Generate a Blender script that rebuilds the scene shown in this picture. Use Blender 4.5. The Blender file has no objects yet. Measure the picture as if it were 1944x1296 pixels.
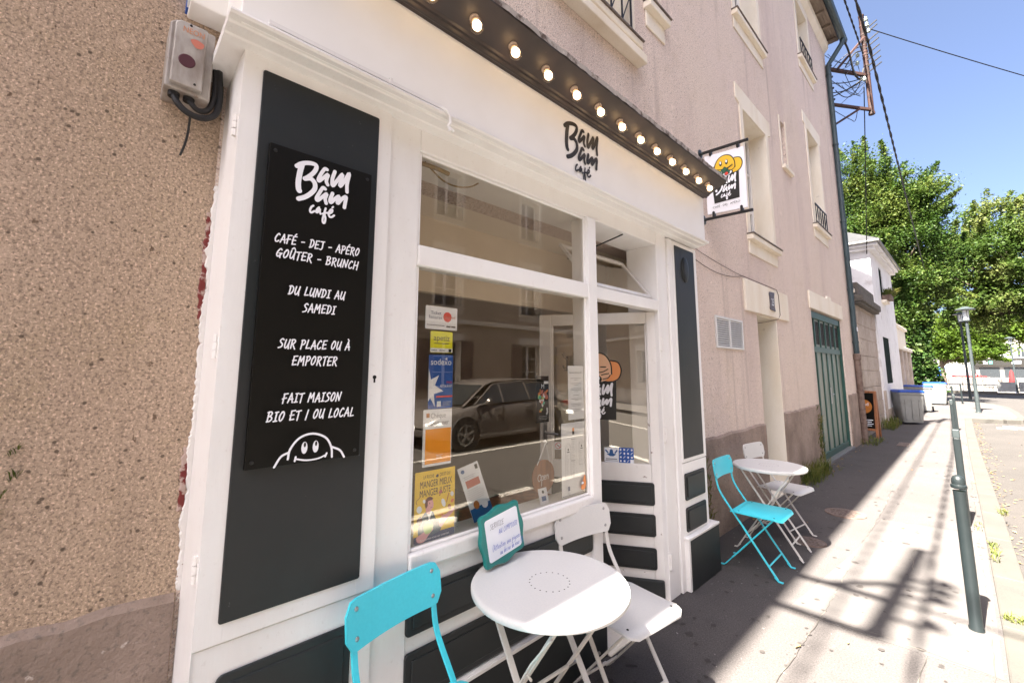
import bpy, bmesh, math, random
from math import radians as R, sin, cos, pi
from mathutils import Vector, Matrix, noise as mnoise
import numpy as np

random.seed(7)
rng = np.random.default_rng(11)
SC = bpy.context.scene
COL = SC.collection

# ---------------------------------------------------------------- camera
CAMZ = 1.55
cam_d = bpy.data.cameras.new('camera')
cam = bpy.data.objects.new('camera', cam_d)
COL.objects.link(cam)
_n = Vector((0.68778314, 0.72591348, 0.00204735))      # camera right in the world
_u = Vector((0.09234871, -0.09021949, 0.99162422))     # camera up
_b = Vector((0.7200181, -0.68184313, -0.12914029))     # camera back
cam.matrix_world = Matrix(((_n.x, _u.x, _b.x, 0), (_n.y, _u.y, _b.y, 0), (_n.z, _u.z, _b.z, CAMZ), (0, 0, 0, 1)))
cam_d.sensor_width = 36.0
cam_d.lens = 820.0 * 36.0 / 1944.0
cam_d.shift_x = 0.0
cam_d.shift_y = -51.5 / 1944.0
cam_d.clip_start = 0.05
cam_d.clip_end = 2000.0
SC.camera = cam

# ---------------------------------------------------------------- sky, sun, exposure
SUN_TRAVEL = Vector((0.034, 0.68, -1.0))
to_sun = (-SUN_TRAVEL).normalized()
elev = math.asin(to_sun.z)
W = bpy.data.worlds.new('World')
SC.world = W
W.use_nodes = True
nt = W.node_tree
sky = nt.nodes.new('ShaderNodeTexSky')
sky.sky_type = 'NISHITA'
sky.sun_disc = False
sky.sun_elevation = elev
sky.sun_rotation = math.atan2(to_sun.x, to_sun.y)
sky.altitude = 20
sky.air_density = 0.42
sky.dust_density = 4.0
sky.ozone_density = 2.0
bg = nt.nodes['Background']
bg.inputs['Strength'].default_value = 0.054
nt.links.new(sky.outputs[0], bg.inputs[0])
sun_d = bpy.data.lights.new('sun', 'SUN')
sun_d.energy = 5.0
sun_d.angle = R(0.55)
sun_d.color = (1.0, 0.93, 0.82)
sun = bpy.data.objects.new('sun', sun_d)
COL.objects.link(sun)
sun.rotation_euler = SUN_TRAVEL.to_track_quat('-Z', 'Y').to_euler()
SC.view_settings.view_transform = 'Standard'
SC.view_settings.look = 'None'
SC.view_settings.gamma = 1.0
SC.view_settings.use_curve_mapping = False
SC.view_settings.exposure = 3.45
SC.cycles.max_bounces = 8
SC.cycles.transparent_max_bounces = 16
SC.cycles.glossy_bounces = 4

# ---------------------------------------------------------------- materials
def srgb(r, g, b):
    f = lambda c: (c / 255 / 12.92) if c / 255 <= 0.04045 else ((c / 255 + 0.055) / 1.055) ** 2.4
    return (f(r), f(g), f(b))

def c4(c): return (c[0], c[1], c[2], 1.0)

def mat(name, col, rough=0.6, layers=(), bump=(), metal=0.0, spec=0.5, coat=0.0, emit=None, estr=0.0, sheen=0.0):
    m = bpy.data.materials.new(name)
    m.use_nodes = True
    t = m.node_tree
    b = t.nodes['Principled BSDF']
    b.inputs['Base Color'].default_value = c4(col)
    b.inputs['Roughness'].default_value = rough
    b.inputs['Metallic'].default_value = metal
    b.inputs['Specular IOR Level'].default_value = spec
    b.inputs['Coat Weight'].default_value = coat
    if emit:
        b.inputs['Emission Color'].default_value = c4(emit)
        b.inputs['Emission Strength'].default_value = estr
    if layers or bump:
        tc = t.nodes.new('ShaderNodeTexCoord')
    cur = None
    def tex(L):
        mp = t.nodes.new('ShaderNodeMapping')
        mp.inputs['Scale'].default_value = L.get('stretch', (1, 1, 1))
        mp.inputs['Location'].default_value = L.get('loc', (0, 0, 0))
        t.links.new(tc.outputs['Object'], mp.inputs[0])
        if L.get('kind') == 'voronoi':
            n = t.nodes.new('ShaderNodeTexVoronoi')
            n.feature = L.get('feature', 'F1')
            n.inputs['Scale'].default_value = L['scale']
            t.links.new(mp.outputs[0], n.inputs['Vector'])
            return n.outputs['Distance']
        n = t.nodes.new('ShaderNodeTexNoise')
        n.inputs['Scale'].default_value = L['scale']
        n.inputs['Detail'].default_value = L.get('detail', 4)
        n.inputs['Roughness'].default_value = L.get('nrough', 0.6)
        n.inputs['Distortion'].default_value = L.get('dist', 0.0)
        t.links.new(mp.outputs[0], n.inputs['Vector'])
        return n.outputs['Fac']
    for L in layers:
        o = tex(L)
        mr = t.nodes.new('ShaderNodeMapRange')
        mr.inputs['From Min'].default_value = L['lo']
        mr.inputs['From Max'].default_value = L['hi']
        mr.inputs['To Min'].default_value = 0.0
        mr.inputs['To Max'].default_value = L.get('amt', 1.0)
        t.links.new(o, mr.inputs['Value'])
        mx = t.nodes.new('ShaderNodeMix')
        mx.data_type = 'RGBA'
        t.links.new(mr.outputs['Result'], mx.inputs['Factor'])
        if cur is None:
            mx.inputs[6].default_value = c4(col)
        else:
            t.links.new(cur, mx.inputs[6])
        mx.inputs[7].default_value = c4(L['col'])
        cur = mx.outputs[2]
    if cur is not None:
        t.links.new(cur, b.inputs['Base Color'])
    prev = None
    for B in bump:
        o = tex(B)
        bn = t.nodes.new('ShaderNodeBump')
        bn.inputs['Strength'].default_value = B.get('strength', 0.5)
        bn.inputs['Distance'].default_value = B.get('distance', 0.01)
        t.links.new(o, bn.inputs['Height'])
        if prev is not None:
            t.links.new(prev, bn.inputs['Normal'])
        prev = bn.outputs['Normal']
    if prev is not None:
        t.links.new(prev, b.inputs['Normal'])
    return m

def glass_mat(name, tint=(0.86, 0.88, 0.86), base=0.10, gain=1.0, rough=0.0):
    m = bpy.data.materials.new(name)
    m.use_nodes = True
    t = m.node_tree
    t.nodes.remove(t.nodes['Principled BSDF'])
    out = t.nodes['Material Output']
    tr = t.nodes.new('ShaderNodeBsdfTransparent')
    tr.inputs[0].default_value = c4(tint)
    gl = t.nodes.new('ShaderNodeBsdfGlossy')
    gl.inputs['Roughness'].default_value = rough
    gl.inputs['Color'].default_value = (0.96, 0.92, 0.86, 1)
    fr = t.nodes.new('ShaderNodeLayerWeight')
    fr.inputs['Blend'].default_value = 0.5
    pw = t.nodes.new('ShaderNodeMath')
    pw.operation = 'POWER'
    pw.inputs[1].default_value = 4.0
    t.links.new(fr.outputs['Facing'], pw.inputs[0])
    ma = t.nodes.new('ShaderNodeMath')
    ma.operation = 'MULTIPLY_ADD'
    ma.inputs[1].default_value = gain
    ma.inputs[2].default_value = base
    ma.use_clamp = True
    t.links.new(pw.outputs[0], ma.inputs[0])
    mx = t.nodes.new('ShaderNodeMixShader')
    t.links.new(ma.outputs[0], mx.inputs[0])
    t.links.new(tr.outputs[0], mx.inputs[1])
    t.links.new(gl.outputs[0], mx.inputs[2])
    t.links.new(mx.outputs[0], out.inputs[0])
    return m

def leaf_mat(name, c1, c2, c3, trans=0.35, scale=0.6):
    m = bpy.data.materials.new(name)
    m.use_nodes = True
    t = m.node_tree
    b = t.nodes['Principled BSDF']
    out = t.nodes['Material Output']
    b.inputs['Roughness'].default_value = 0.5
    b.inputs['Specular IOR Level'].default_value = 0.12
    tc = t.nodes.new('ShaderNodeTexCoord')
    n1 = t.nodes.new('ShaderNodeTexNoise')
    n1.inputs['Scale'].default_value = scale
    n1.inputs['Detail'].default_value = 3
    t.links.new(tc.outputs['Object'], n1.inputs['Vector'])
    n2 = t.nodes.new('ShaderNodeTexNoise')
    n2.inputs['Scale'].default_value = 9
    t.links.new(tc.outputs['Object'], n2.inputs['Vector'])
    ad = t.nodes.new('ShaderNodeMix')
    ad.data_type = 'FLOAT'
    ad.inputs['Factor'].default_value = 0.45
    t.links.new(n1.outputs['Fac'], ad.inputs[2])
    t.links.new(n2.outputs['Fac'], ad.inputs[3])
    cr = t.nodes.new('ShaderNodeValToRGB')
    cr.color_ramp.elements[0].position = 0.36
    cr.color_ramp.elements[0].color = c4(c1)
    cr.color_ramp.elements[1].position = 0.64
    cr.color_ramp.elements[1].color = c4(c3)
    e = cr.color_ramp.elements.new(0.5)
    e.color = c4(c2)
    t.links.new(ad.outputs[0], cr.inputs[0])
    t.links.new(cr.outputs[0], b.inputs['Base Color'])
    tl = t.nodes.new('ShaderNodeBsdfTranslucent')
    hs = t.nodes.new('ShaderNodeHueSaturation')
    hs.inputs['Saturation'].default_value = 1.1
    hs.inputs['Value'].default_value = 1.5
    t.links.new(cr.outputs[0], hs.inputs['Color'])
    t.links.new(hs.outputs[0], tl.inputs[0])
    mx = t.nodes.new('ShaderNodeMixShader')
    mx.inputs[0].default_value = trans
    t.links.new(b.outputs[0], mx.inputs[1])
    t.links.new(tl.outputs[0], mx.inputs[2])
    t.links.new(mx.outputs[0], out.inputs[0])
    return m

M = {}
def plaster(name, a, b_, c, d):
    k = lambda f: tuple(min(1, v * f) for v in a)
    return mat(name, a, 0.95, spec=0.15, layers=[
        dict(scale=0.5, col=b_, lo=0.35, hi=0.68, detail=6, amt=0.85),
        dict(scale=1.3, stretch=(1, 1, 0.16), col=c, lo=0.50, hi=0.74, detail=7, amt=0.8),
        dict(scale=3.2, loc=(2, 5, 1), col=d, lo=0.52, hi=0.76, detail=8, nrough=.7, amt=0.55),
        dict(scale=125, col=k(.42), lo=0.47, hi=0.66, detail=2, amt=0.9),
        dict(scale=140, loc=(3, 1, 2), col=k(1.7), lo=0.54, hi=0.70, detail=2, amt=0.8),
        dict(scale=38, loc=(7, 3, 1), stretch=(1, 1, 0.7), col=(a[0] * .22, a[1] * .19, a[2] * .16), lo=0.66, hi=0.71, detail=3, amt=0.85),
        dict(scale=11, loc=(1, 9, 4), col=k(1.35), lo=0.60, hi=0.72, detail=6, amt=0.4),
        dict(scale=52, loc=(4, 4, 9), col=k(.45), lo=0.56, hi=0.68, detail=2, amt=0.6),
        dict(scale=6, loc=(4, 2, 0), stretch=(1, 1, 0.05), col=k(.5), lo=0.57, hi=0.72, detail=5, amt=0.55),
        dict(kind='voronoi', scale=21, loc=(2, 7, 3), col=k(.18), lo=0.135, hi=0.085, amt=0.85)],
        bump=[dict(scale=170, strength=0.5, distance=0.006, detail=3), dict(scale=40, strength=0.3, distance=0.01)])
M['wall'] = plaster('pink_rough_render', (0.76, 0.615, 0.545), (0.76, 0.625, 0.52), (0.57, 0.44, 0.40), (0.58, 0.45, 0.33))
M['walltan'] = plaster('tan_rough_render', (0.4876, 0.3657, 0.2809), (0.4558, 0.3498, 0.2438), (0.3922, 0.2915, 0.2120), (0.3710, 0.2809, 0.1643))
M['opp'] = plaster('tan_render', (0.56, 0.45, 0.33), (0.46, 0.36, 0.27), (0.40, 0.31, 0.23), (0.36, 0.27, 0.19))
M['plinth'] = mat('weathered_plinth', (0.3510, 0.2730, 0.2275), 0.95, spec=0.2, layers=[
    dict(scale=2.0, col=(0.2210, 0.1690, 0.1365), lo=0.4, hi=0.65, detail=7), dict(scale=60, col=(0.1560, 0.1300, 0.1105), lo=0.55, hi=0.7, amt=0.8),
    dict(scale=34, loc=(5, 2, 1), col=(0.6500, 0.5720, 0.5200), lo=0.66, hi=0.74, amt=0.7)], bump=[dict(scale=70, strength=0.7, distance=0.008), dict(scale=9, strength=0.4, distance=0.02)])
M['stone'] = mat('dressed_limestone', (0.80, 0.735, 0.63), 0.85, spec=0.3, layers=[
    dict(scale=2.2, stretch=(1, 1, 0.35), col=(0.66, 0.55, 0.40), lo=0.45, hi=0.75, detail=6, amt=0.7),
    dict(scale=90, col=(0.45, 0.37, 0.29), lo=0.58, hi=0.75, amt=0.5),
    dict(scale=6, col=(0.30, 0.24, 0.18), lo=0.66, hi=0.8, detail=7, amt=0.6)], bump=[dict(scale=60, strength=0.3, distance=0.004)])
M['oldstone'] = mat('old_stone', (0.47, 0.40, 0.345), 0.95, spec=0.2, layers=[
    dict(scale=1.1, col=(0.32, 0.265, 0.22), lo=0.4, hi=0.65, detail=7), dict(scale=14, col=(0.16, 0.13, 0.11), lo=0.58, hi=0.72, detail=5, amt=0.8),
    dict(scale=40, col=(0.5, 0.45, 0.4), lo=0.6, hi=0.75, amt=0.5)], bump=[dict(scale=12, strength=0.6, distance=0.03), dict(scale=50, strength=0.5, distance=0.01)])
M['coping'] = mat('dark_coping_stone', (0.12, 0.105, 0.09), 0.95, layers=[dict(scale=8, col=(0.06, 0.055, 0.05), lo=0.4, hi=0.7), dict(scale=30, col=(0.26, 0.24, 0.21), lo=0.6, hi=0.75)], bump=[dict(scale=20, strength=0.6, distance=0.02)])
def painted(name, c, rough=0.45, dirt=(0.45, 0.38, 0.32), chip=(0.22, 0.14, 0.1), amt=0.55, chipamt=0.9, chiplo=0.70):
    return mat(name, c, rough, spec=0.4, layers=[
        dict(scale=1.6, stretch=(1, 1, 0.4), col=dirt, lo=0.45, hi=0.85, detail=6, amt=amt),
        dict(scale=45, col=dirt, lo=0.62, hi=0.8, amt=amt * 0.7),
        dict(scale=13, col=chip, lo=chiplo, hi=chiplo + 0.03, detail=8, nrough=0.7, amt=chipamt)],
        bump=[dict(scale=26, strength=0.25, distance=0.006, stretch=(1, 1, 0.15)), dict(scale=90, strength=0.10, distance=0.002)])
M['white'] = painted('white_shopfront_paint', (0.87, 0.855, 0.835), amt=0.36, chiplo=0.715)
M['white_worn'] = painted('worn_white_paint', (0.82, 0.80, 0.775), amt=0.5, chiplo=0.645)
M['fascia'] = mat('cream_white_fascia', (0.90, 0.88, 0.85), 0.5, layers=[dict(scale=1.2, col=(0.74, 0.70, 0.64), lo=0.5, hi=0.8, amt=0.5), dict(scale=60, col=(0.5, 0.42, 0.36), lo=0.73, hi=0.78, amt=0.5)], bump=[dict(scale=25, strength=0.08, distance=0.004)])
M['slate'] = mat('slate_grey_paint', (0.0181, 0.0226, 0.0234), 0.45, spec=0.3, layers=[
    dict(scale=1.3, col=(0.0362, 0.0347, 0.0347), lo=0.4, hi=0.75, amt=0.8), dict(scale=55, col=(0.1207, 0.1207, 0.1207), lo=0.70, hi=0.74, detail=6, amt=0.7), dict(scale=2.5, loc=(1, 8, 2), stretch=(1, 1, .3), col=(0.0302, 0.0347, 0.0347), lo=.5, hi=.75, detail=7, amt=.7)],
    bump=[dict(scale=30, strength=0.12, distance=0.004)])
M['canopy'] = mat('dark_brown_canopy_paint', (0.0320, 0.0240, 0.0224), 0.45, layers=[dict(scale=3, col=(0.0560, 0.0400, 0.0360), lo=0.45, hi=0.75), dict(scale=40, col=(0.1280, 0.0960, 0.0800), lo=0.72, hi=0.78, amt=0.6)], bump=[dict(scale=20, strength=0.1, distance=0.004)])
M['lead'] = mat('weathered_lead', (0.40, 0.36, 0.33), 0.7, layers=[dict(scale=14, col=(0.10, 0.07, 0.055), lo=0.5, hi=0.62, detail=6), dict(scale=40, col=(0.55, 0.5, 0.46), lo=0.6, hi=0.7)], bump=[dict(scale=30, strength=0.4, distance=0.01)])
M['board'] = mat('black_sign_board', (0.0045, 0.0042, 0.0030), 0.42, spec=0.2, layers=[dict(scale=120, col=(0.0180, 0.0168, 0.0132), lo=0.6, hi=0.8, amt=0.4)])
M['ink_white'] = mat('white_vinyl', (0.86, 0.86, 0.90), 0.5)
M['ink_black'] = mat('black_vinyl', (0.012, 0.011, 0.009), 0.45)
M['paper'] = mat('white_paper', (0.80, 0.82, 0.86), 0.6, layers=[dict(scale=6, col=(0.70, 0.73, 0.78), lo=0.4, hi=0.7, amt=0.5)])
M['iron'] = mat('black_iron', (0.018, 0.017, 0.016), 0.45, metal=0.3)
M['dark'] = mat('dark_void', (0.01, 0.009, 0.008), 0.9)
def flat(key, c, rough=0.5, **k):
    M[key] = mat('ink_' + key, c, rough, **k)
flat('yellow', (0.85, 0.52, 0.03)); flat('posteryellow', (0.84, 0.57, 0.03)); flat('lime', (0.74, 0.72, 0.02)); flat('blue', (0.012, 0.085, 0.36)); flat('navy', (0.012, 0.03, 0.11))
flat('red', (0.68, 0.05, 0.03)); flat('orange', (0.87, 0.33, 0.01)); flat('bun', (0.80, 0.30, 0.10)); flat('bunpink', (0.85, 0.52, 0.33)); flat('teal_leaf', (0.08, 0.42, 0.30)); flat('dark_leaf', (0.02, 0.11, 0.06))
flat('skin', (0.72, 0.36, 0.38)); flat('denim', (0.035, 0.075, 0.12)); flat('lettuce', (0.42, 0.62, 0.22)); flat('hair', (0.13, 0.03, 0.025)); flat('ochre', (0.4, 0.14, 0.02)); flat('carrot', (0.75, 0.22, 0.05)); flat('plum', (0.07, 0.014, 0.022))
flat('penblue', (0.05, 0.10, 0.45)); flat('grey_ink', (0.16, 0.16, 0.18)); flat('salmon', (0.50, 0.16, 0.11)); flat('midblue', (0.02, 0.10, 0.30)); flat('fadedorange', (0.55, 0.22, 0.10))

M['glass'] = glass_mat('shop_glass', tint=(0.94, 0.93, 0.90), base=0.07, gain=0.75)
M['doorglass'] = glass_mat('door_glass', tint=(0.94, 0.93, 0.90), base=0.10, gain=0.75)
M['winglass'] = glass_mat('window_glass', tint=(0.5, 0.52, 0.52), base=0.06, gain=0.9)
M['bulbglass'] = glass_mat('bulb_glass', tint=(0.98, 0.94, 0.86), base=0.04, gain=0.7)

M['turq'] = mat('turquoise_lacquer', (0.055, 0.62, 0.74), 0.38, spec=0.5, layers=[dict(scale=90, col=(0.07, 0.68, 0.80), lo=0.4, hi=0.6, amt=0.6), dict(scale=2.5, col=(0.05, 0.56, 0.67), lo=0.4, hi=0.7, amt=0.5)], bump=[dict(scale=300, strength=0.05, distance=0.001)])
M['tablewhite'] = mat('off_white_lacquer', (0.6400, 0.6272, 0.6080), 0.40, spec=0.5, layers=[dict(scale=140, col=(0.5760, 0.5760, 0.5696), lo=0.45, hi=0.6, amt=0.5), dict(scale=3, col=(0.5888, 0.5824, 0.5632), lo=0.45, hi=0.7, amt=0.5), dict(scale=38, col=(0.4480, 0.3840, 0.3328), lo=0.75, hi=0.78, amt=0.5)])
M['legwhite'] = mat('off_white_legs', (0.6000, 0.5760, 0.5400), 0.45, layers=[dict(scale=30, col=(0.4800, 0.4440, 0.3960), lo=0.55, hi=0.75, amt=0.5), dict(scale=60, col=(0.2400, 0.1560, 0.1080), lo=0.74, hi=0.78, amt=0.8)])
M['steel'] = mat('dull_steel', (0.35, 0.35, 0.36), 0.35, metal=0.9)
M['bollard'] = mat('dark_green_bollard_paint', (0.011, 0.0155, 0.017), 0.36, layers=[dict(scale=60, col=(0.10, 0.11, 0.11), lo=0.72, hi=0.76, detail=6, amt=0.8), dict(scale=5, col=(0.018, 0.024, 0.025), lo=0.45, hi=0.75, amt=0.6)], bump=[dict(scale=40, strength=0.06, distance=0.003)])
M['lamp'] = mat('grey_green_lamp_paint', (0.0341, 0.0432, 0.0455), 0.45, layers=[dict(scale=12, col=(0.0205, 0.0273, 0.0296), lo=0.45, hi=0.7)])
M['gutter'] = mat('teal_grey_downpipe', (0.0358, 0.0618, 0.0715), 0.5, layers=[dict(scale=4, col=(0.0228, 0.0390, 0.0455), lo=0.4, hi=0.7)])
M['castiron'] = mat('rusty_cast_iron', (0.17, 0.12, 0.10), 0.8, layers=[dict(scale=10, col=(0.10, 0.06, 0.045), lo=0.45, hi=0.65), dict(scale=40, col=(0.34, 0.28, 0.24), lo=0.62, hi=0.72, amt=0.7)])
M['rust'] = mat('rusted_steel', (0.0425, 0.0135, 0.0080), 0.75, layers=[dict(scale=9, col=(0.0175, 0.0075, 0.0055), lo=0.45, hi=0.65), dict(scale=40, col=(0.0850, 0.0350, 0.0200), lo=0.6, hi=0.7, amt=0.7)])
M['cable'] = mat('black_cable', (0.012, 0.012, 0.013), 0.6)
M['garage_rib'] = mat('dark_green_rib_paint', (0.018, 0.070, 0.055), 0.45, layers=[dict(scale=6, col=(0.03, 0.085, 0.07), lo=0.45, hi=0.7)])
M['garage'] = mat('reflection_toned_panel_paint', (0.16, 0.20, 0.165), 0.5, layers=[dict(scale=1.4, stretch=(1, 1, 0.3), col=(0.25, 0.26, 0.21), lo=0.4, hi=0.7), dict(scale=50, col=(0.09, 0.13, 0.11), lo=0.6, hi=0.75, amt=0.5)])  # grey-green of a reflection put into the panel colour
M['zinc'] = mat('zinc_sheet', (0.2100, 0.2050, 0.2000), 0.45, metal=0.4, layers=[dict(scale=20, col=(0.1400, 0.1300, 0.1200), lo=0.5, hi=0.7)])
M['soffit'] = mat('weathered_roof_boards', (0.25, 0.20, 0.16), 0.85, layers=[dict(scale=3, stretch=(1, 0.2, 1), col=(0.13, 0.10, 0.085), lo=0.4, hi=0.65, detail=6), dict(scale=20, col=(0.4, 0.36, 0.31), lo=0.64, hi=0.74, amt=0.6)])
M['slateroof'] = mat('slate_tiles', (0.0270, 0.0279, 0.0306), 0.6, layers=[dict(scale=14, stretch=(1, 1, 3), col=(0.0158, 0.0166, 0.0180), lo=0.4, hi=0.65), dict(scale=3, col=(0.0405, 0.0405, 0.0428), lo=0.5, hi=0.7, amt=0.6)])
M['limewash'] = mat('white_limewash', (0.76, 0.75, 0.76), 0.9, layers=[dict(scale=1.1, col=(0.60, 0.58, 0.58), lo=0.45, hi=0.75, detail=6, amt=0.7), dict(scale=2.6, col=(0.40, 0.36, 0.35), lo=0.57, hi=0.72, detail=8, nrough=.7, amt=0.75), dict(scale=30, col=(0.3, 0.27, 0.25), lo=0.66, hi=0.74, amt=.5)], bump=[dict(scale=8, strength=0.3, distance=0.02)])
M['interior'] = mat('beige_interior_paint', (0.80, 0.70, 0.56), 0.8, layers=[dict(scale=2, col=(0.74, 0.63, 0.49), lo=0.4, hi=0.7)])
M['ceil'] = mat('cream_ceiling', (0.84, 0.76, 0.64), 0.8)
M['woodfloor'] = mat('wood_floor', (0.22, 0.13, 0.07), 0.5, layers=[dict(scale=6, stretch=(4, 0.3, 1), col=(0.13, 0.075, 0.04), lo=0.4, hi=0.65)])
M['wood'] = mat('stained_wood', (0.30, 0.12, 0.05), 0.5, layers=[dict(scale=10, stretch=(3, 3, 0.3), col=(0.18, 0.07, 0.03), lo=0.4, hi=0.65)])
M['bark'] = mat('bark', (0.10, 0.075, 0.055), 0.95, layers=[dict(scale=8, stretch=(1, 1, 0.25), col=(0.05, 0.038, 0.03), lo=0.45, hi=0.6)], bump=[dict(scale=14, stretch=(1, 1, 0.25), strength=0.8, distance=0.03)])

M['pave'] = mat('pinkish_asphalt_pavement', (0.0801, 0.0723, 0.0707), 0.92, spec=0.25, layers=[
    dict(scale=0.9, col=(0.0651, 0.0588, 0.0574), lo=0.42, hi=0.62, detail=6, amt=0.8),
    dict(scale=120, col=(0.0432, 0.0394, 0.0394), lo=0.46, hi=0.68, detail=2, amt=0.85),
    dict(scale=130, loc=(1, 2, 3), col=(0.1336, 0.1218, 0.1180), lo=0.56, hi=0.72, detail=2, amt=0.7),
    dict(scale=9, col=(0.0220, 0.0196, 0.0188), lo=0.70, hi=0.735, detail=2, amt=0.75),
    dict(scale=2.6, loc=(4, 0, 1), col=(0.0487, 0.0432, 0.0409), lo=0.60, hi=0.72, detail=7, amt=0.5),
    dict(scale=30, loc=(9, 4, 0), col=(0.2436, 0.2358, 0.2240), lo=0.745, hi=0.76, detail=1, amt=0.7)],
    bump=[dict(scale=200, strength=0.5, distance=0.003), dict(scale=5, strength=0.25, distance=0.02)])
M['patch'] = mat('smoother_asphalt_patch', (0.0826, 0.0745, 0.0723), 0.92, layers=[dict(scale=120, col=(0.0477, 0.0438, 0.0431), lo=0.5, hi=0.7, detail=2, amt=0.7), dict(scale=3, col=(0.0658, 0.0607, 0.0586), lo=0.45, hi=0.7)], bump=[dict(scale=200, strength=0.4, distance=0.003)])
M['granite'] = mat('granite_kerb', (0.0548, 0.0507, 0.0453), 0.85, layers=[dict(scale=160, col=(0.0325, 0.0294, 0.0271), lo=0.5, hi=0.7, detail=2, amt=0.8), dict(scale=2.4, col=(0.0656, 0.0591, 0.0501), lo=0.4, hi=0.65), dict(scale=20, col=(0.0405, 0.0369, 0.0333), lo=0.66, hi=0.74, amt=0.7)], bump=[dict(scale=120, strength=0.4, distance=0.003), dict(scale=8, strength=0.3, distance=0.01)])
M['road'] = mat('road_asphalt', (0.0418, 0.0368, 0.0340), 0.92, layers=[
    dict(scale=0.7, col=(0.0320, 0.0284, 0.0264), lo=0.4, hi=0.65, detail=5), dict(scale=170, col=(0.0251, 0.0224, 0.0214), lo=0.5, hi=0.7, detail=2, amt=0.8),
    dict(scale=150, loc=(1, 5, 3), col=(0.0891, 0.0808, 0.0752), lo=0.58, hi=0.72, detail=2, amt=0.7), dict(scale=2.2, loc=(3, 3, 3), col=(0.0306, 0.0279, 0.0264), lo=0.62, hi=0.68, detail=5, amt=0.6)],
    bump=[dict(scale=160, strength=0.5, distance=0.004)])
M['roadpaint'] = mat('worn_road_paint', (0.3410, 0.3300, 0.3135), 0.8, layers=[dict(scale=18, col=(0.0990, 0.0880, 0.0825), lo=0.56, hi=0.64, detail=6), dict(scale=120, col=(0.1650, 0.1540, 0.1430), lo=0.58, hi=0.7, amt=0.6)])
M['square'] = mat('pale_square_paving', (0.1172, 0.1074, 0.0944), 0.9, layers=[dict(scale=0.4, col=(0.1465, 0.1334, 0.1172), lo=0.4, hi=0.65), dict(scale=25, col=(0.1172, 0.1074, 0.0944), lo=0.6, hi=0.75, amt=0.5)])
M['manhole'] = mat('cast_iron_cover', (0.0975, 0.0683, 0.0585), 0.6, metal=0.4, layers=[dict(scale=40, kind='voronoi', col=(0.1950, 0.1495, 0.1300), lo=0.25, hi=0.5)], bump=[dict(scale=60, kind='voronoi', strength=0.6, distance=0.006)])
M['weed'] = leaf_mat('weed_leaf', (0.06, 0.085, 0.02), (0.11, 0.13, 0.035), (0.20, 0.17, 0.06), 0.3, 6)
M['dryleaf'] = mat('dry_leaf', (0.16, 0.085, 0.03), 0.8, layers=[dict(scale=3, col=(0.26, 0.18, 0.075), lo=0.4, hi=0.6)])

# ---------------------------------------------------------------- mesh helpers
def tag(o, label=None, cat=None, group=None, kind=None):
    if label: o['label'] = label
    if cat: o['category'] = cat
    if group: o['group'] = group
    if kind: o['kind'] = kind
    return o

def thing(name, label, cat, loc=(0, 0, 0), rz=0.0, group=None):
    o = bpy.data.objects.new(name, None)
    o.empty_display_size = 0.1
    o.location = loc
    o.rotation_euler = (0, 0, rz)
    COL.objects.link(o)
    return tag(o, label, cat, group)

def origin_of(o):
    v = Vector((0, 0, 0))
    while o is not None:
        v += Vector(o.location)
        o = o.parent
    return v

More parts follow.
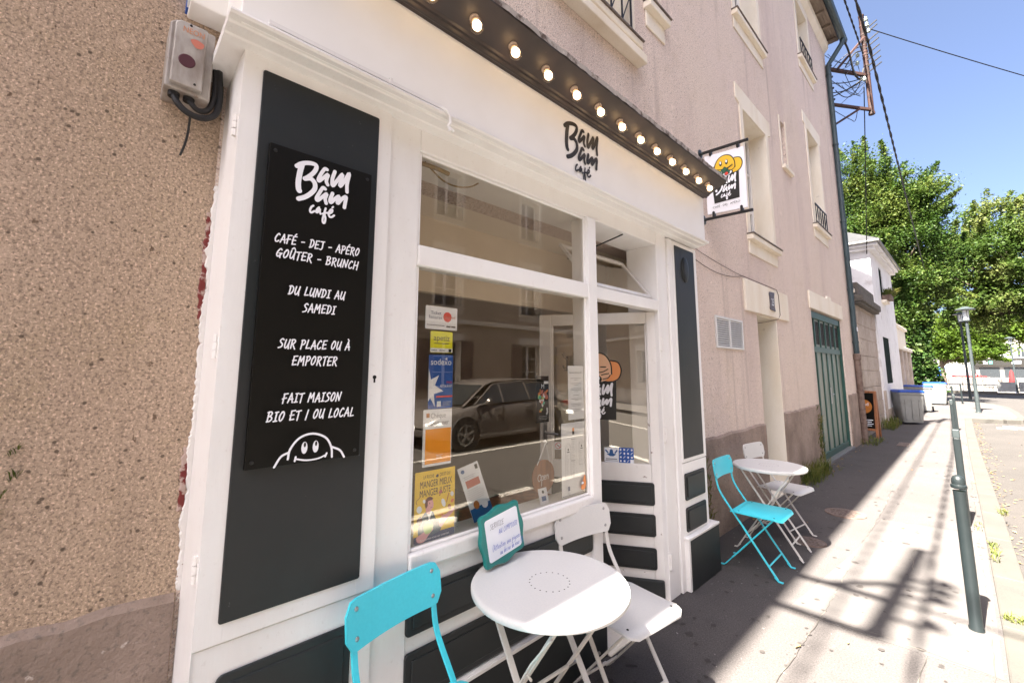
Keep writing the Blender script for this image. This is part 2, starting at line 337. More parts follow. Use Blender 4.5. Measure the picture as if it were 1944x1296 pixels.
class MB:
    def __init__(s):
        s.v = []; s.f = []; s.mi = []
    def add(s, vs, fs, mi=0):
        k = len(s.v)
        s.v += [tuple(v) for v in vs]
        s.f += [tuple(i + k for i in f) for f in fs]
        s.mi += [mi] * len(fs)
        return s
    def box(s, x0, x1, y0, y1, z0, z1, mi=0):
        v = [(x0, y0, z0), (x1, y0, z0), (x1, y1, z0), (x0, y1, z0), (x0, y0, z1), (x1, y0, z1), (x1, y1, z1), (x0, y1, z1)]
        return s.add(v, [(0, 3, 2, 1), (4, 5, 6, 7), (0, 1, 5, 4), (1, 2, 6, 5), (2, 3, 7, 6), (3, 0, 4, 7)], mi)
    def obox(s, o, ax, ay, az, mi=0):
        """box from corner o along three vectors"""
        o = Vector(o); ax = Vector(ax); ay = Vector(ay); az = Vector(az)
        v = [o, o + ax, o + ax + ay, o + ay, o + az, o + ax + az, o + ax + ay + az, o + ay + az]
        if ax.cross(ay).dot(az) < 0:
            return s.add(v, [(0, 1, 2, 3), (7, 6, 5, 4), (4, 5, 1, 0), (5, 6, 2, 1), (6, 7, 3, 2), (7, 4, 0, 3)], mi)
        return s.add(v, [(0, 3, 2, 1), (4, 5, 6, 7), (0, 1, 5, 4), (1, 2, 6, 5), (2, 3, 7, 6), (3, 0, 4, 7)], mi)
    def bar(s, p, q, w, h, up=(0, 0, 1), mi=0):
        p = Vector(p); q = Vector(q); d = (q - p)
        a = d.normalized(); up = Vector(up)
        if abs(a.dot(up)) > 0.97: up = Vector((1, 0, 0))
        b = a.cross(up).normalized(); c = b.cross(a).normalized()
        return s.obox(p - b * w / 2 - c * h / 2, d, b * w, c * h, mi)
    def tube(s, pts, r, n=8, mi=0, cap=True, soft=0):
        pts = [Vector(p) for p in pts]
        for _ in range(soft):
            q = [pts[0]]
            for a, b in zip(pts, pts[1:]): q += [a.lerp(b, .25), a.lerp(b, .75)]
            pts = q + [pts[-1]]
        rs = r if isinstance(r, (list, tuple)) else [r] * len(pts)
        rings = []
        ref = None
        for i, p in enumerate(pts):
            t = (pts[min(i + 1, len(pts) - 1)] - pts[max(i - 1, 0)])
            if t.length < 1e-9: t = Vector((0, 0, 1))
            t.normalize()
            if ref is None:
                ref = Vector((0, 0, 1)) if abs(t.z) < 0.9 else Vector((1, 0, 0))
            b = t.cross(ref)
            if b.length < 1e-6: b = t.cross(Vector((0.3, 1, 0.2)))
            b.normalize()
            c = b.cross(t).normalized()
            ref = c
            rings.append([p + (b * cos(2 * pi * k / n) + c * sin(2 * pi * k / n)) * rs[i] for k in range(n)])
        v = [q for ring in rings for q in ring]
        f = []
        for i in range(len(rings) - 1):
            for k in range(n):
                f.append((i * n + k, i * n + (k + 1) % n, (i + 1) * n + (k + 1) % n, (i + 1) * n + k))
        if cap:
            f.append(tuple(range(n - 1, -1, -1)))
            f.append(tuple((len(rings) - 1) * n + k for k in range(n)))
        return s.add(v, f, mi)
    def lathe(s, prof, c=(0, 0, 0), n=24, mi=0, axis=None):
        """prof: list of (r, h); axis: (unit axis, unit side) else z"""
        c = Vector(c)
        if axis is None:
            A = Vector((0, 0, 1)); B = Vector((1, 0, 0))
        else:
            A = Vector(axis).normalized(); B = A.orthogonal().normalized()
        D = A.cross(B)
        v = []; f = []
        m = len(prof)
        for r, h in prof:
            for k in range(n):
                a = 2 * pi * k / n
                v.append(c + A * h + (B * cos(a) + D * sin(a)) * max(r, 1e-5))
        for i in range(m - 1):
            for k in range(n):
                f.append((i * n + k, i * n + (k + 1) % n, (i + 1) * n + (k + 1) % n, (i + 1) * n + k))
        f.append(tuple(range(n - 1, -1, -1)))
        f.append(tuple((m - 1) * n + k for k in range(n)))
        return s.add(v, f, mi)
    def prism(s, poly, off, mi=0):
        """poly: list of 3D points (one plane), extruded by off"""
        off = Vector(off)
        p = [Vector(q) for q in poly]
        n = len(p)
        nrm = Vector((0, 0, 0))
        for i in range(n):
            nrm += p[i].cross(p[(i + 1) % n])
        if nrm.dot(off) > 0: p = p[::-1]
        v = p + [q + off for q in p]
        f = [tuple(range(n)), tuple(range(2 * n - 1, n - 1, -1))]
        for i in range(n):
            j = (i + 1) % n
            f.append((j, i, n + i, n + j))
        return s.add(v, f, mi)
    def quad(s, a, b, c, d, mi=0):
        return s.add([a, b, c, d], [(0, 1, 2, 3)], mi)
    def build(s, name, mats, parent=None, local=False, bevel=0.0, smooth=False, segs=2, angle=35):
        me = bpy.data.meshes.new(name)
        off = Vector((0, 0, 0)) if (parent is None or local) else origin_of(parent)
        me.from_pydata([(v[0] - off.x, v[1] - off.y, v[2] - off.z) for v in s.v], [], s.f)
        if not isinstance(mats, (list, tuple)): mats = [mats]
        for m in mats: me.materials.append(m)
        if len(mats) > 1:
            me.polygons.foreach_set('material_index', s.mi)
        me.update()
        if smooth:
            me.shade_smooth()
            me.set_sharp_from_angle(angle=R(angle))
        o = bpy.data.objects.new(name, me)
        COL.objects.link(o)
        if parent is not None: o.parent = parent
        if bevel > 0:
            b = o.modifiers.new('bevel', 'BEVEL')
            b.width = bevel; b.segments = segs; b.limit_method = 'ANGLE'; b.angle_limit = R(40)
            b.harden_normals = False
        return o

def copy_tree(o, parent=None):
    c = o.copy()
    COL.objects.link(c)
    if parent is not None: c.parent = parent
    for ch in list(o.children):
        copy_tree(ch, c)
    return c

def rrect(u0, u1, v0, v1, r, n=5):
    r = min(r, (u1 - u0) / 2 - 1e-5, (v1 - v0) / 2 - 1e-5)
    pts = []
    for cx, cy, a0 in ((u1 - r, v1 - r, 0), (u0 + r, v1 - r, 90), (u0 + r, v0 + r, 180), (u1 - r, v0 + r, 270)):
        for k in range(n + 1):
            a = R(a0 + 90 * k / n)
            pts.append((cx + r * cos(a), cy + r * sin(a)))
    return pts

def ellipse(cx, cy, a, b, n=24, rot=0):
    return [(cx + a * cos(2 * pi * k / n) * cos(rot) - b * sin(2 * pi * k / n) * sin(rot), cy + a * cos(2 * pi * k / n) * sin(rot) + b * sin(2 * pi * k / n) * cos(rot)) for k in range(n)]

def catmull(pts, n=6, closed=False):
    P = [Vector((p[0], p[1])) for p in pts]
    if len(P) < 3 and not closed: return [(p.x, p.y) for p in P]
    out = []
    m = len(P)
    rngi = range(m) if closed else range(m - 1)
    for i in rngi:
        p0 = P[(i - 1) % m] if (closed or i > 0) else P[0] * 2 - P[1]
        p1 = P[i]; p2 = P[(i + 1) % m]
        p3 = P[(i + 2) % m] if (closed or i + 2 < m) else P[-1] * 2 - P[-2]
        for k in range(n):
            t = k / n
            q = 0.5 * ((2 * p1) + (p2 - p0) * t + (2 * p0 - 5 * p1 + 4 * p2 - p3) * t * t + (3 * p1 - p0 - 3 * p2 + p3) * t ** 3)
            out.append((q.x, q.y))
    if not closed: out.append((P[-1].x, P[-1].y))
    return out

_txt = {}
def font_mesh(s):
    if s in _txt: return _txt[s]
    cu = bpy.data.curves.new('t', 'FONT')
    cu.body = s
    cu.size = 1.0
    cu.resolution_u = 3
    ob = bpy.data.objects.new('t', cu)
    COL.objects.link(ob)
    bpy.context.view_layer.update()
    me = bpy.data.meshes.new_from_object(ob)
    vs = [(v.co.x, v.co.y) for v in me.vertices]
    fs = [tuple(p.vertices) for p in me.polygons]
    bpy.data.objects.remove(ob)
    bpy.data.curves.remove(cu)
    bpy.data.meshes.remove(me)
    _txt[s] = (vs, fs)
    return _txt[s]

class Art:
    """flat printed art on a plane: P(u, v, h) -> world point"""
    def __init__(s, P, h=0.0015, step=0.00012):
        s.P = P; s.h = h; s.step = step
        s.mb = MB(); s.mats = []
    def idx(s, m):
        m = M[m]
        if m not in s.mats: s.mats.append(m)
        return s.mats.index(m)
    def up(s):
        s.h += s.step
    def fill(s, pts, m):
        s.up()
        s.mb.add([s.P(u, v, s.h) for u, v in pts], [tuple(range(len(pts)))], s.idx(m))
    def rect(s, u0, u1, v0, v1, m, r=0):
        s.fill(rrect(u0, u1, v0, v1, r) if r else [(u0, v0), (u1, v0), (u1, v1), (u0, v1)], m)
    def stroke(s, pts, w, m, smooth=5, closed=False):
        s.up()
        q = catmull(pts, smooth, closed) if smooth else list(pts)
        if closed: q.append(q[0])
        q = [Vector((a[0], a[1])) for a in q]
        qq = [q[0]]
        for a in q[1:]:
            if (a - qq[-1]).length > 1e-6: qq.append(a)
        q = qq
        if len(q) < 2: return
        mi = s.idx(m)
        L = []; Rr = []
        for i, p in enumerate(q):
            t = q[min(i + 1, len(q) - 1)] - q[max(i - 1, 0)]
            if t.length < 1e-9: t = Vector((1, 0))
            t.normalize()
            n = Vector((-t.y, t.x)) * w / 2
            L.append(p + n); Rr.append(p - n)
        def cap(c, t):
            a0 = math.atan2(t.y, t.x)
            return [c + Vector((cos(a0 + pi / 2 - pi * k / 6), sin(a0 + pi / 2 - pi * k / 6))) * w / 2 for k in range(7)]
        vs = []; fs = []
        for a, b in zip(L, Rr): vs += [a, b]
        for i in range(len(q) - 1):
            fs.append((2 * i, 2 * i + 1, 2 * i + 3, 2 * i + 2))
        for c, t in ((q[-1], q[-1] - q[-2]), (q[0], q[0] - q[1])):
            cp = cap(c, t); k = len(vs); vs += cp
            fs.append(tuple(range(k, k + 7)))
        nq = 2 * len(q)
        hh = [s.h + (k // 2) * 8e-6 if k < nq else (s.h + len(q) * 8e-6 if k < nq + 7 else s.h) for k in range(len(vs))]
        s.mb.add([s.P(v.x, v.y, e) for v, e in zip(vs, hh)], fs, mi)
        s.h += len(q) * 8e-6
    def text(s, t, u, v, size, m, align='c', sx=1.0, slope=0.0, width=None):
        s.up()
        vs, fs = font_mesh(t)
        if not vs: return
        x0 = min(a for a, b in vs); x1 = max(a for a, b in vs)
        if width: sx = width / max(1e-6, (x1 - x0) * size)
        o = {'c': (x0 + x1) / 2, 'l': x0, 'r': x1}[align]
        pts = [(u + (a - o) * size * sx + 0.0, v + b * size + (a - o) * size * sx * slope) for a, b in vs]
        s.mb.add([s.P(a, b, s.h) for a, b in pts], fs, s.idx(m))
    def lines(s, u0, u1, v0, n, dv, m, w=0.0012, ragged=0.35):
        for k in range(n):
            e = u1 - (u1 - u0) * ragged * random.random()
            a = u0 + (u1 - u0) * 0.15 * ragged * random.random()
            s.rect(a, e, v0 - k * dv - w, v0 - k * dv, m)
    def build(s, name, parent=None):
        return s.mb.build(name, s.mats, parent)

def planeX(x0): return lambda u, v, h: (x0 + h, u, v)
def planeY(y0): return lambda u, v, h: (u, y0 - h, v)

# hand-lettered capitals: unit height strokes
HF = {
 'A': (.62, [[(0, 0), (.34, 1)], [(.34, 1), (.58, 0)], [(.06, .34), (.58, .38)]]),
 'B': (.60, [[(.08, 0), (.14, 1)], [(.02, .94), (.38, 1), (.50, .80), (.34, .58), (.14, .52)], [(.14, .54), (.46, .46), (.54, .24), (.34, .04), (.02, 0)]]),
 'C': (.56, [[(.52, .84), (.40, .98), (.20, .78), (.04, .36), (.14, .05), (.30, .02), (.52, .18)]]),
 'D': (.58, [[(.10, 0), (.16, .98)], [(.02, .92), (.30, .98), (.54, .74), (.50, .36), (.30, .08), (.02, .02)]]),
 'E': (.54, [[(.12, .96), (.06, .02)], [(.10, .96), (.54, 1)], [(.0, .50), (.44, .54)], [(.06, .02), (.50, .08)]]),
 'F': (.52, [[(.14, .98), (.08, -.04)], [(.08, .94), (.54, 1)], [(-.04, .44), (.42, .54)]]),
 'G': (.64, [[(.54, .86), (.40, 1), (.16, .72), (.04, .30), (.18, .06), (.40, .22), (.56, .46)], [(.28, .44), (.62, .48)], [(.56, .46), (.44, .18), (.46, -.06)]]),
 'H': (.62, [[(.14, 1), (.02, 0)], [(.60, 1), (.52, -.06)], [(.04, .46), (.56, .52)]]),
 'I': (.44, [[(.26, .96), (.20, .04)], [(.10, .94), (.44, .98)], [(.02, .02), (.40, .06)]]),
 'J': (.54, [[(.06, .96), (.56, 1)], [(.36, .98), (.36, .30), (.24, .0), (.02, .02)]]),
 'L': (.50, [[(.18, 1), (.04, .04)], [(.04, .04), (.48, .10)]]),
 'M': (.80, [[(.02, 0), (.18, .98)], [(.18, .98), (.36, .40)], [(.36, .40), (.66, 1)], [(.66, 1), (.70, -.02)]]),
 'N': (.64, [[(.02, 0), (.12, .96)], [(.12, .96), (.46, .06)], [(.46, .06), (.64, 1.02)]]),
 'O': (.60, [[(.36, .98), (.10, .66), (.06, .22), (.22, .02), (.46, .30), (.54, .74), (.40, .98), (.24, .94)]]),
 'P': (.54, [[(.14, .98), (.06, -.04)], [(.04, .92), (.36, .98), (.52, .76), (.34, .50), (.10, .42)]]),
 'R': (.60, [[(.14, .98), (.06, 0)], [(.04, .92), (.36, .98), (.52, .78), (.34, .54), (.10, .46)], [(.22, .48), (.58, -.08)]]),
 'S': (.54, [[(.54, .88), (.38, 1), (.14, .80), (.24, .58), (.44, .40), (.36, .12), (.02, .0)]]),
 'T': (.52, [[(0, .92), (.56, 1)], [(.30, .96), (.22, -.02)]]),
 'U': (.60, [[(.12, .96), (.04, .34), (.14, .04), (.34, .16), (.52, .62)], [(.58, .98), (.50, .40), (.54, -.04)]]),
 'V': (.54, [[(.04, 1), (.22, .02)], [(.22, .02), (.54, 1)]]),
 '/': (.30, [[(.24, 1), (.06, -.06)]]), '-': (.50, [[(.06, .46), (.44, .50)]]), '!': (.2, [[(.12, 1), (.08, .3)], [(.07, .06), (.08, .03)]]),
 '(': (.26, [[(.24, 1.1), (.06, .5), (.16, -.15)]]), ')': (.26, [[(.06, 1.1), (.22, .5), (.04, -.15)]]), ' ': (.36, []),
 'a': (.44, [[(.38, .42), (.18, .48), (.04, .18), (.16, .0), (.34, .22), (.38, .44), (.36, .06), (.44, .0)]]),
 't': (.30, [[(.16, .86), (.10, .10), (.26, .02)], [(.0, .56), (.30, .60)]]), 'e': (.40, [[(.06, .22), (.34, .30), (.26, .48), (.08, .36), (.08, .06), (.36, .06)]]),
 'n': (.42, [[(.06, .46), (.06, .0)], [(.06, .3), (.22, .48), (.32, .34), (.34, .0)]]), 'i': (.18, [[(.1, .44), (.08, .0)], [(.12, .66), (.13, .70)]]),
 'o': (.40, [[(.22, .46), (.04, .24), (.16, .0), (.34, .2), (.22, .46)]]), 'u': (.42, [[(.04, .46), (.06, .08), (.22, .04), (.34, .4)], [(.36, .46), (.36, .0)]]),
 'x': (.38, [[(.04, .46), (.34, .0)], [(.34, .46), (.02, .0)]]), 'p': (.42, [[(.08, .46), (.04, -.4)], [(.08, .36), (.26, .48), (.34, .24), (.18, .02), (.06, .1)]]),
 'g': (.42, [[(.34, .40), (.14, .46), (.06, .16), (.24, .06), (.36, .42), (.32, -.3), (.04, -.34)]]), 's': (.34, [[(.3, .44), (.1, .4), (.26, .18), (.04, .0)]]),
 'd': (.44, [[(.34, .38), (.14, .46), (.04, .16), (.2, .0), (.36, .3)], [(.42, .95), (.36, .0)]]), 'v': (.36, [[(.02, .46), (.14, .0), (.34, .46)]]),
 'r': (.32, [[(.08, .46), (.06, .0)], [(.06, .28), (.2, .46), (.32, .42)]]), 'm': (.6, [[(.06, .46), (.06, 0)], [(.06, .3), (.2, .48), (.28, .3), (.28, 0)], [(.28, .3), (.42, .48), (.52, .3), (.54, 0)]]),
}
ACC = {'É': ('E', [[(.26, 1.12), (.42, 1.30)]]), 'À': ('A', [[(.22, 1.30), (.38, 1.12)]]), 'Û': ('U', [[(.14, 1.12), (.34, 1.32), (.52, 1.14)]]), 'é': ('e', [[(.18, .62), (.32, .8)]])}

def hand(art, s, u0, u1, v, hgt, m, w=0.13, slant=0.10, jit=0.0, vslope=0.0):
    adv = 0; items = []
    for ch in s:
        base, extra = ACC.get(ch, (ch, []))
        wd, st = HF[base]
        items.append((adv, st + extra))
        adv += wd + 0.16
    adv -= 0.16
    sx = (u1 - u0) / adv
    for a, st in items:
        dv = random.uniform(-jit, jit) * hgt
        for line in st:
            pts = [(u0 + (a + x) * sx + y * slant * hgt, v + y * hgt + dv + vslope * (a + x) * sx) for x, y in line]
            art.stroke(pts, w * hgt, m, 4)

LOGO = [
(0.068, [(0.0, 0.85), (0.072, 0.918), (0.184, 0.966), (0.285, 0.971), (0.304, 0.913), (0.261, 0.816), (0.188, 0.725), (0.135, 0.676)]),
(0.082, [(0.077, 0.903), (0.053, 0.758), (0.039, 0.594), (0.048, 0.483), (0.063, 0.449)]),
(0.072, [(0.135, 0.676), (0.222, 0.705), (0.29, 0.652), (0.3, 0.556), (0.246, 0.459), (0.155, 0.367), (0.058, 0.309)]),
(0.056, [(0.478, 0.947), (0.44, 0.947), (0.391, 0.855), (0.348, 0.744), (0.357, 0.705), (0.415, 0.768), (0.498, 0.865), (0.483, 0.787), (0.478, 0.729), (0.502, 0.681)]),
(0.06, [(0.609, 0.952), (0.575, 0.807), (0.585, 0.691), (0.652, 0.797), (0.744, 0.947), (0.72, 0.816), (0.71, 0.72), (0.778, 0.826), (0.86, 1.0), (0.831, 0.797), (0.836, 0.652)]),
(0.056, [(0.464, 0.594), (0.425, 0.604), (0.372, 0.493), (0.333, 0.396), (0.353, 0.362), (0.415, 0.43), (0.493, 0.517), (0.473, 0.425), (0.493, 0.348)]),
(0.06, [(0.589, 0.551), (0.556, 0.43), (0.57, 0.386), (0.628, 0.459), (0.7, 0.531), (0.681, 0.454), (0.686, 0.401), (0.749, 0.493), (0.821, 0.556), (0.812, 0.444), (0.802, 0.357)]),
(0.033, [(0.29, 0.251), (0.261, 0.222), (0.242, 0.159), (0.261, 0.126), (0.314, 0.164)]),
(0.033, [(0.382, 0.246), (0.353, 0.208), (0.338, 0.159), (0.362, 0.155), (0.396, 0.222), (0.396, 0.179), (0.411, 0.14)]),
(0.033, [(0.488, 0.256), (0.469, 0.169), (0.449, 0.053), (0.459, 0.0), (0.483, 0.005), (0.493, 0.077), (0.478, 0.14)]),
(0.029, [(0.44, 0.15), (0.517, 0.188)]),
(0.033, [(0.536, 0.169), (0.589, 0.213), (0.599, 0.256), (0.57, 0.251), (0.541, 0.184), (0.556, 0.13), (0.594, 0.13), (0.633, 0.169)]),
(0.029, [(0.594, 0.295), (0.609, 0.314)])]
def logo(art, u0, v0, H, m, wscale=1.0, sx=1.0):
    for w, pts in LOGO:
        art.stroke([(u0 + a * H * sx, v0 + b * H) for a, b in pts], w * H * wscale, m, 6)
# ================================================================ the ground
def sheet(name, outline, z0, z1, m, kind='structure'):
    mb = MB()
    mb.prism([(x, y, z1) for x, y in outline], (0, 0, z0 - z1))
    return tag(mb.build(name, m), kind=kind)

KERB = [(-16, 0.02), (0, 0.0), (4.0, -0.015), (7.4, -0.075), (12, -0.175), (16, -0.245), (21.3, -0.31)]
def kerb_x(y):
    for (a, xa), (b, xb) in zip(KERB, KERB[1:]):
        if y <= b: return xa + (xb - xa) * (y - a) / (b - a)
    return KERB[-1][1]
RZ = -0.13
gm = MB(); gm.box(-500, 500, -300, 900, -1.0, RZ - 0.03)
tag(gm.build('ground', M['road']), kind='structure')
sheet('road', [(-60, -60), (60, -60), (60, 48.2), (-60, 48.2)], RZ - 0.02, RZ, M['road'])
tip = [(0.55, 21.55), (0.84, 21.75), (0.95, 23.0), (0.93, 26.0), (0.82, 29.0), (0.5, 31.2), (0.1, 32.4), (-1.0, 33.0), (-30, 33.4)]
outline = [(x, y) for y, x in KERB] + [(0.2, 21.45)] + tip + [(-30, -16)]
sheet('pavement', outline, RZ - 0.01, 0.0, M['pave'])
# the far side of the street
sheet('far_pavement', [(6.3, -30), (9.5, -30), (9.5, 40), (6.3, 40)], RZ - 0.01, 0.0, M['pave'])
km = MB(); km.box(6.13, 6.3, -30, 40, RZ - 0.01, 0.004)
tag(km.build('far_kerb', M['granite']), kind='structure')
sheet('square', [(-60, 48.2), (60, 48.2), (60, 160), (-60, 160)], RZ - 0.05, -0.02, M['square'])
lm = MB(); lm.box(-20, 1.15, 47.9, 48.35, RZ - 0.02, 0.10); lm.box(1.2, 30, 48.0, 48.3, RZ - 0.02, 0.0)
tag(lm.build('square_kerb', M['granite'], bevel=0.02), kind='structure')

# granite kerb stones as one kerb
kb = MB()
y = -8.0
rk = random.Random(3)
while y < 21.2:
    L = rk.uniform(0.85, 1.15)
    y2 = min(y + L, 21.25)
    xa, xb = kerb_x(y + 0.006), kerb_x(y2 - 0.006)
    dz = rk.uniform(0.002, 0.007); wv = 0.165
    poly = [(xa, y + 0.006, dz), (xa + wv, y + 0.006, dz), (xb + wv, y2 - 0.006, dz), (xb, y2 - 0.006, dz)]
    kb.prism(poly, (0, 0, RZ - 0.02 - dz))
    y = y2
for (a, b), (c, d) in zip(tip[:-2], tip[1:-1]):
    n = Vector((d - b, -(c - a))).normalized() * 0.16
    kb.prism([(a, b, .004), (a + n.x, b + n.y, .004), (c + n.x, d + n.y, .004), (c, d, .004)], (0, 0, RZ - 0.03))
kb.prism([(-0.31, 21.45, .004), (-0.15, 21.28, .004), (0.56, 21.38, .004), (0.55, 21.55, .004)], (0, 0, RZ - 0.03))
tag(kb.build('kerb', M['granite'], bevel=0.012), kind='structure')

# a repaired strip of asphalt, joints and cracks
sheet('pavement_patch', [(-0.98, 3.42), (-0.03, 3.46), (-0.06, 6.3), (-0.80, 6.12), (-0.84, 4.9)], -0.002, 0.004, M['patch'])
ck = MB()
def crack(pts, w=0.006):
    w *= .7
    rc = random.Random(len(pts) * 7 + int(abs(pts[0][1]) * 10))
    q = []
    for (a, b), (c, d) in zip(pts, pts[1:]):
        n = max(2, int(math.hypot(c - a, d - b) / 0.06))
        for k in range(n):
            t = k / n
            q.append((a + (c - a) * t + rc.uniform(-.006, .006), b + (d - b) * t + rc.uniform(-.006, .006)))
    q.append(pts[-1])
    for (a, b), (c, d) in zip(q, q[1:]):
        t = Vector((c - a, d - b))
        if t.length < 1e-5: continue
        n = Vector((-t.y, t.x)).normalized() * w * rc.uniform(.4, 1) / 2
        ck.add([(a + n.x, b + n.y, .0052), (a - n.x, b - n.y, .0052), (c - n.x, d - n.y, .0052), (c + n.x, d + n.y, .0052)], [(0, 1, 2, 3)])
crack([(-0.9, 8.3), (-0.83, 6.65), (-0.83, 4.93), (-0.81, 4.3), (-0.8, 3.61), (-0.82, 2.6)], .008)
crack([(-0.98, 3.42), (-0.51, 3.5), (-0.03, 3.46)], .01)
crack([(-0.31, 3.5), (-0.33, 3.15), (-0.3, 2.2)], .007)
crack([(-0.80, 6.12), (-0.45, 6.2), (-0.06, 6.3)], .01)
crack([(-1.75, 8.9), (-1.0, 9.1), (-0.12, 9.0)], .012)
crack([(-0.45, 6.4), (-0.42, 5.7), (-0.5, 5.2), (-0.46, 4.8)], .006)
crack([(-1.7, 12.4), (-1.0, 12.2), (-0.2, 12.3)], .012)
crack([(-0.062, 2.2), (-0.06, 4.0), (-0.10, 6.2), (-0.13, 8.2), (-0.2, 12)], .008)
M['crackfill'] = mat('crack_filling', (0.05, 0.045, 0.04), 0.95, layers=[dict(scale=5, col=(0.15, 0.135, 0.115), lo=0.48, hi=0.6)])
tag(ck.build('pavement_cracks', M['crackfill']), kind='structure')

# painted marks of the parking bays and of the crossing
pm = MB()
def mark(x0, x1, y0, y1): pm.box(x0, x1, y0, y1, RZ - 0.001, RZ + 0.004)
for k in range(-4, 9):
    mark(1.36, 1.50, k * 2.6, k * 2.6 + 2.1)
mark(4.05, 4.16, -10, 20)
for x, yy in ((0.35, 19.6), (0.75, 19.8), (0.5, 20.3)):
    mark(x, x + 0.42, yy, yy + 0.28)
for k in range(4): mark(1.9 + k * 0.9, 2.4 + k * 0.9, 23.0, 26.0)
tag(pm.build('road_markings', M['roadpaint']), kind='structure')

# ================================================================ facade helper
def wall_face(mb, xw, s, y0, y1, z0, z1, holes, depth=0.28):
    """outer skin at x = xw facing s*X with openings and their reveals"""
    ys = sorted({y0, y1} | {h[0] for h in holes} | {h[1] for h in holes})
    zs = sorted({z0, z1} | {h[2] for h in holes} | {h[3] for h in holes})
    for a, b in zip(ys, ys[1:]):
        for c, d in zip(zs, zs[1:]):
            my, mz = (a + b) / 2, (c + d) / 2
            if any(h[0] < my < h[1] and h[2] < mz < h[3] for h in holes): continue
            q = [(xw, a, c), (xw, b, c), (xw, b, d), (xw, a, d)]
            mb.add(q if s > 0 else q[::-1], [(0, 1, 2, 3)])
    for h in holes:
        a, b, c, d = h[:4]
        dp = h[4] if len(h) > 4 else depth
        xi = xw - s * dp
        for q in ([(xw, a, c), (xw, a, d), (xi, a, d), (xi, a, c)], [(xw, b, d), (xw, b, c), (xi, b, c), (xi, b, d)],
                  [(xw, a, d), (xw, b, d), (xi, b, d), (xi, a, d)], [(xw, b, c), (xw, a, c), (xi, a, c), (xi, b, c)]):
            mb.add(q if s > 0 else q[::-1], [(0, 1, 2, 3)])

def facade_window(parent, xw, s, y0, y1, z0, z1, bars=2, surround=0.12, lintel=None, sill=True, rail=False, depth=0.22, frame_m='white_worn', stone='stone', ears=0.0, moulded=False, glassm='winglass'):
    X = lambda d: xw + s * d
    bx = lambda mb, d0, d1, a, b, c, d: mb.box(min(X(d0), X(d1)), max(X(d0), X(d1)), a, b, c, d)
    f = MB()
    e = 0.055
    d0, d1 = -depth - 0.05, -depth
    bx(f, d0, d1, y0, y0 + e, z0, z1); bx(f, d0, d1, y1 - e, y1, z0, z1)
    bx(f, d0, d1, y0 + e, y1 - e, z1 - e, z1); bx(f, d0, d1, y0 + e, y1 - e, z0, z0 + e * 1.3)
    m = (y0 + y1) / 2
    if y1 - y0 > 0.5:
        bx(f, d0 - .004, d1 + .008, m - .045, m + .045, z0 + e * 1.3, z1 - e)
    for k in range(1, bars + 1):
        zz = z0 + (z1 - z0) * k / (bars + 1)
        bx(f, d0 + .006, d1 - .006, y0 + e, y1 - e, zz - .014, zz + .014)
    w = f.build('window', M[frame_m], parent, bevel=0.004)
    g = MB(); bx(g, -depth - .034, -depth - .028, y0 + e, y1 - e, z0 + e, z1 - e)
    g.build('pane', M[glassm], w)
    if surround:
        sm = MB()
        bx(sm, 0.0, 0.014, y0 - surround, y0, z0, z1); bx(sm, 0.0, 0.014, y1, y1 + surround, z0, z1)
        # dressed stone lines the reveal as well
        bx(sm, -depth, 0.0, y0, y0 + 0.004, z0, z1); bx(sm, -depth, 0.0, y1 - 0.004, y1, z0, z1)
        bx(sm, -depth, 0.0, y0 + .004, y1 - .004, z1 - 0.004, z1)
        L = lintel or 0.24
        if ears:
            sm.prism([(X(0.0), a, b) for a, b in ((y0 - surround, z1), (y1 + surround, z1), (y1 + surround, z1 + .03), (y1 + surround + ears, z1 + .06), (y1 + surround + ears, z1 + L), (y0 - surround - ears, z1 + L), (y0 - surround - ears, z1 + .06), (y0 - surround, z1 + .03))], (s * 0.014, 0, 0))
        else:
            bx(sm, 0.0, 0.014, y0 - surround, y1 + surround, z1, z1 + L)
        sm.build('surround', M[stone], w, bevel=0.004)
    if sill:
        st = MB()
        sp = surround * 0.9 + .03
        bx(st, -depth, 0.075, y0 - sp, y1 + sp, z0 - 0.07, z0)
        if moulded:
            bx(st, 0.0, 0.045, y0 - sp + .03, y1 + sp - .03, z0 - 0.13, z0 - 0.07)
            bx(st, 0.0, 0.10, y0 - sp - .02, y1 + sp + .02, z0 - 0.21, z0 - 0.13)
        else:
            bx(st, 0.0, 0.016, y0 - sp + .02, y1 + sp - .02, z0 - 0.24, z0 - 0.07)
        st.build('sill', M[stone], w, bevel=0.008)
        zc = MB()
        bx(zc, -depth + .01, 0.088, y0 - sp - .01, y1 + sp + .01, z0 + .001, z0 + .012)
        zc.build('sill_flashing', M['zinc_dark'], w)
    if rail:
        r = MB()
        zr = z0 + 0.42
        xx = X(0.04)
        for zz in (z0 + 0.07, zr): r.box(xx - .009, xx + .009, y0, y1, zz - .011, zz + .011)
        n = max(4, int((y1 - y0) / 0.16))
        for k in range(n):
            ya = y0 + (y1 - y0) * k / n; yb = y0 + (y1 - y0) * (k + 1) / n
            r.bar((xx, ya + .01, z0 + .08), (xx, ya + .01, zr), .012, .012)
            r.bar((xx, ya + .01, z0 + .08), (xx, yb, zr), .008, .008)
        r.bar((xx, y1 - .01, z0 + .08), (xx, y1 - .01, zr), .014, .014)
        r.build('window_guard', M['iron'], w)
    return w
M['zinc_dark'] = mat('stained_zinc', (0.17, 0.135, 0.11), 0.6, layers=[dict(scale=12, col=(0.09, 0.07, 0.06), lo=0.45, hi=0.6)])

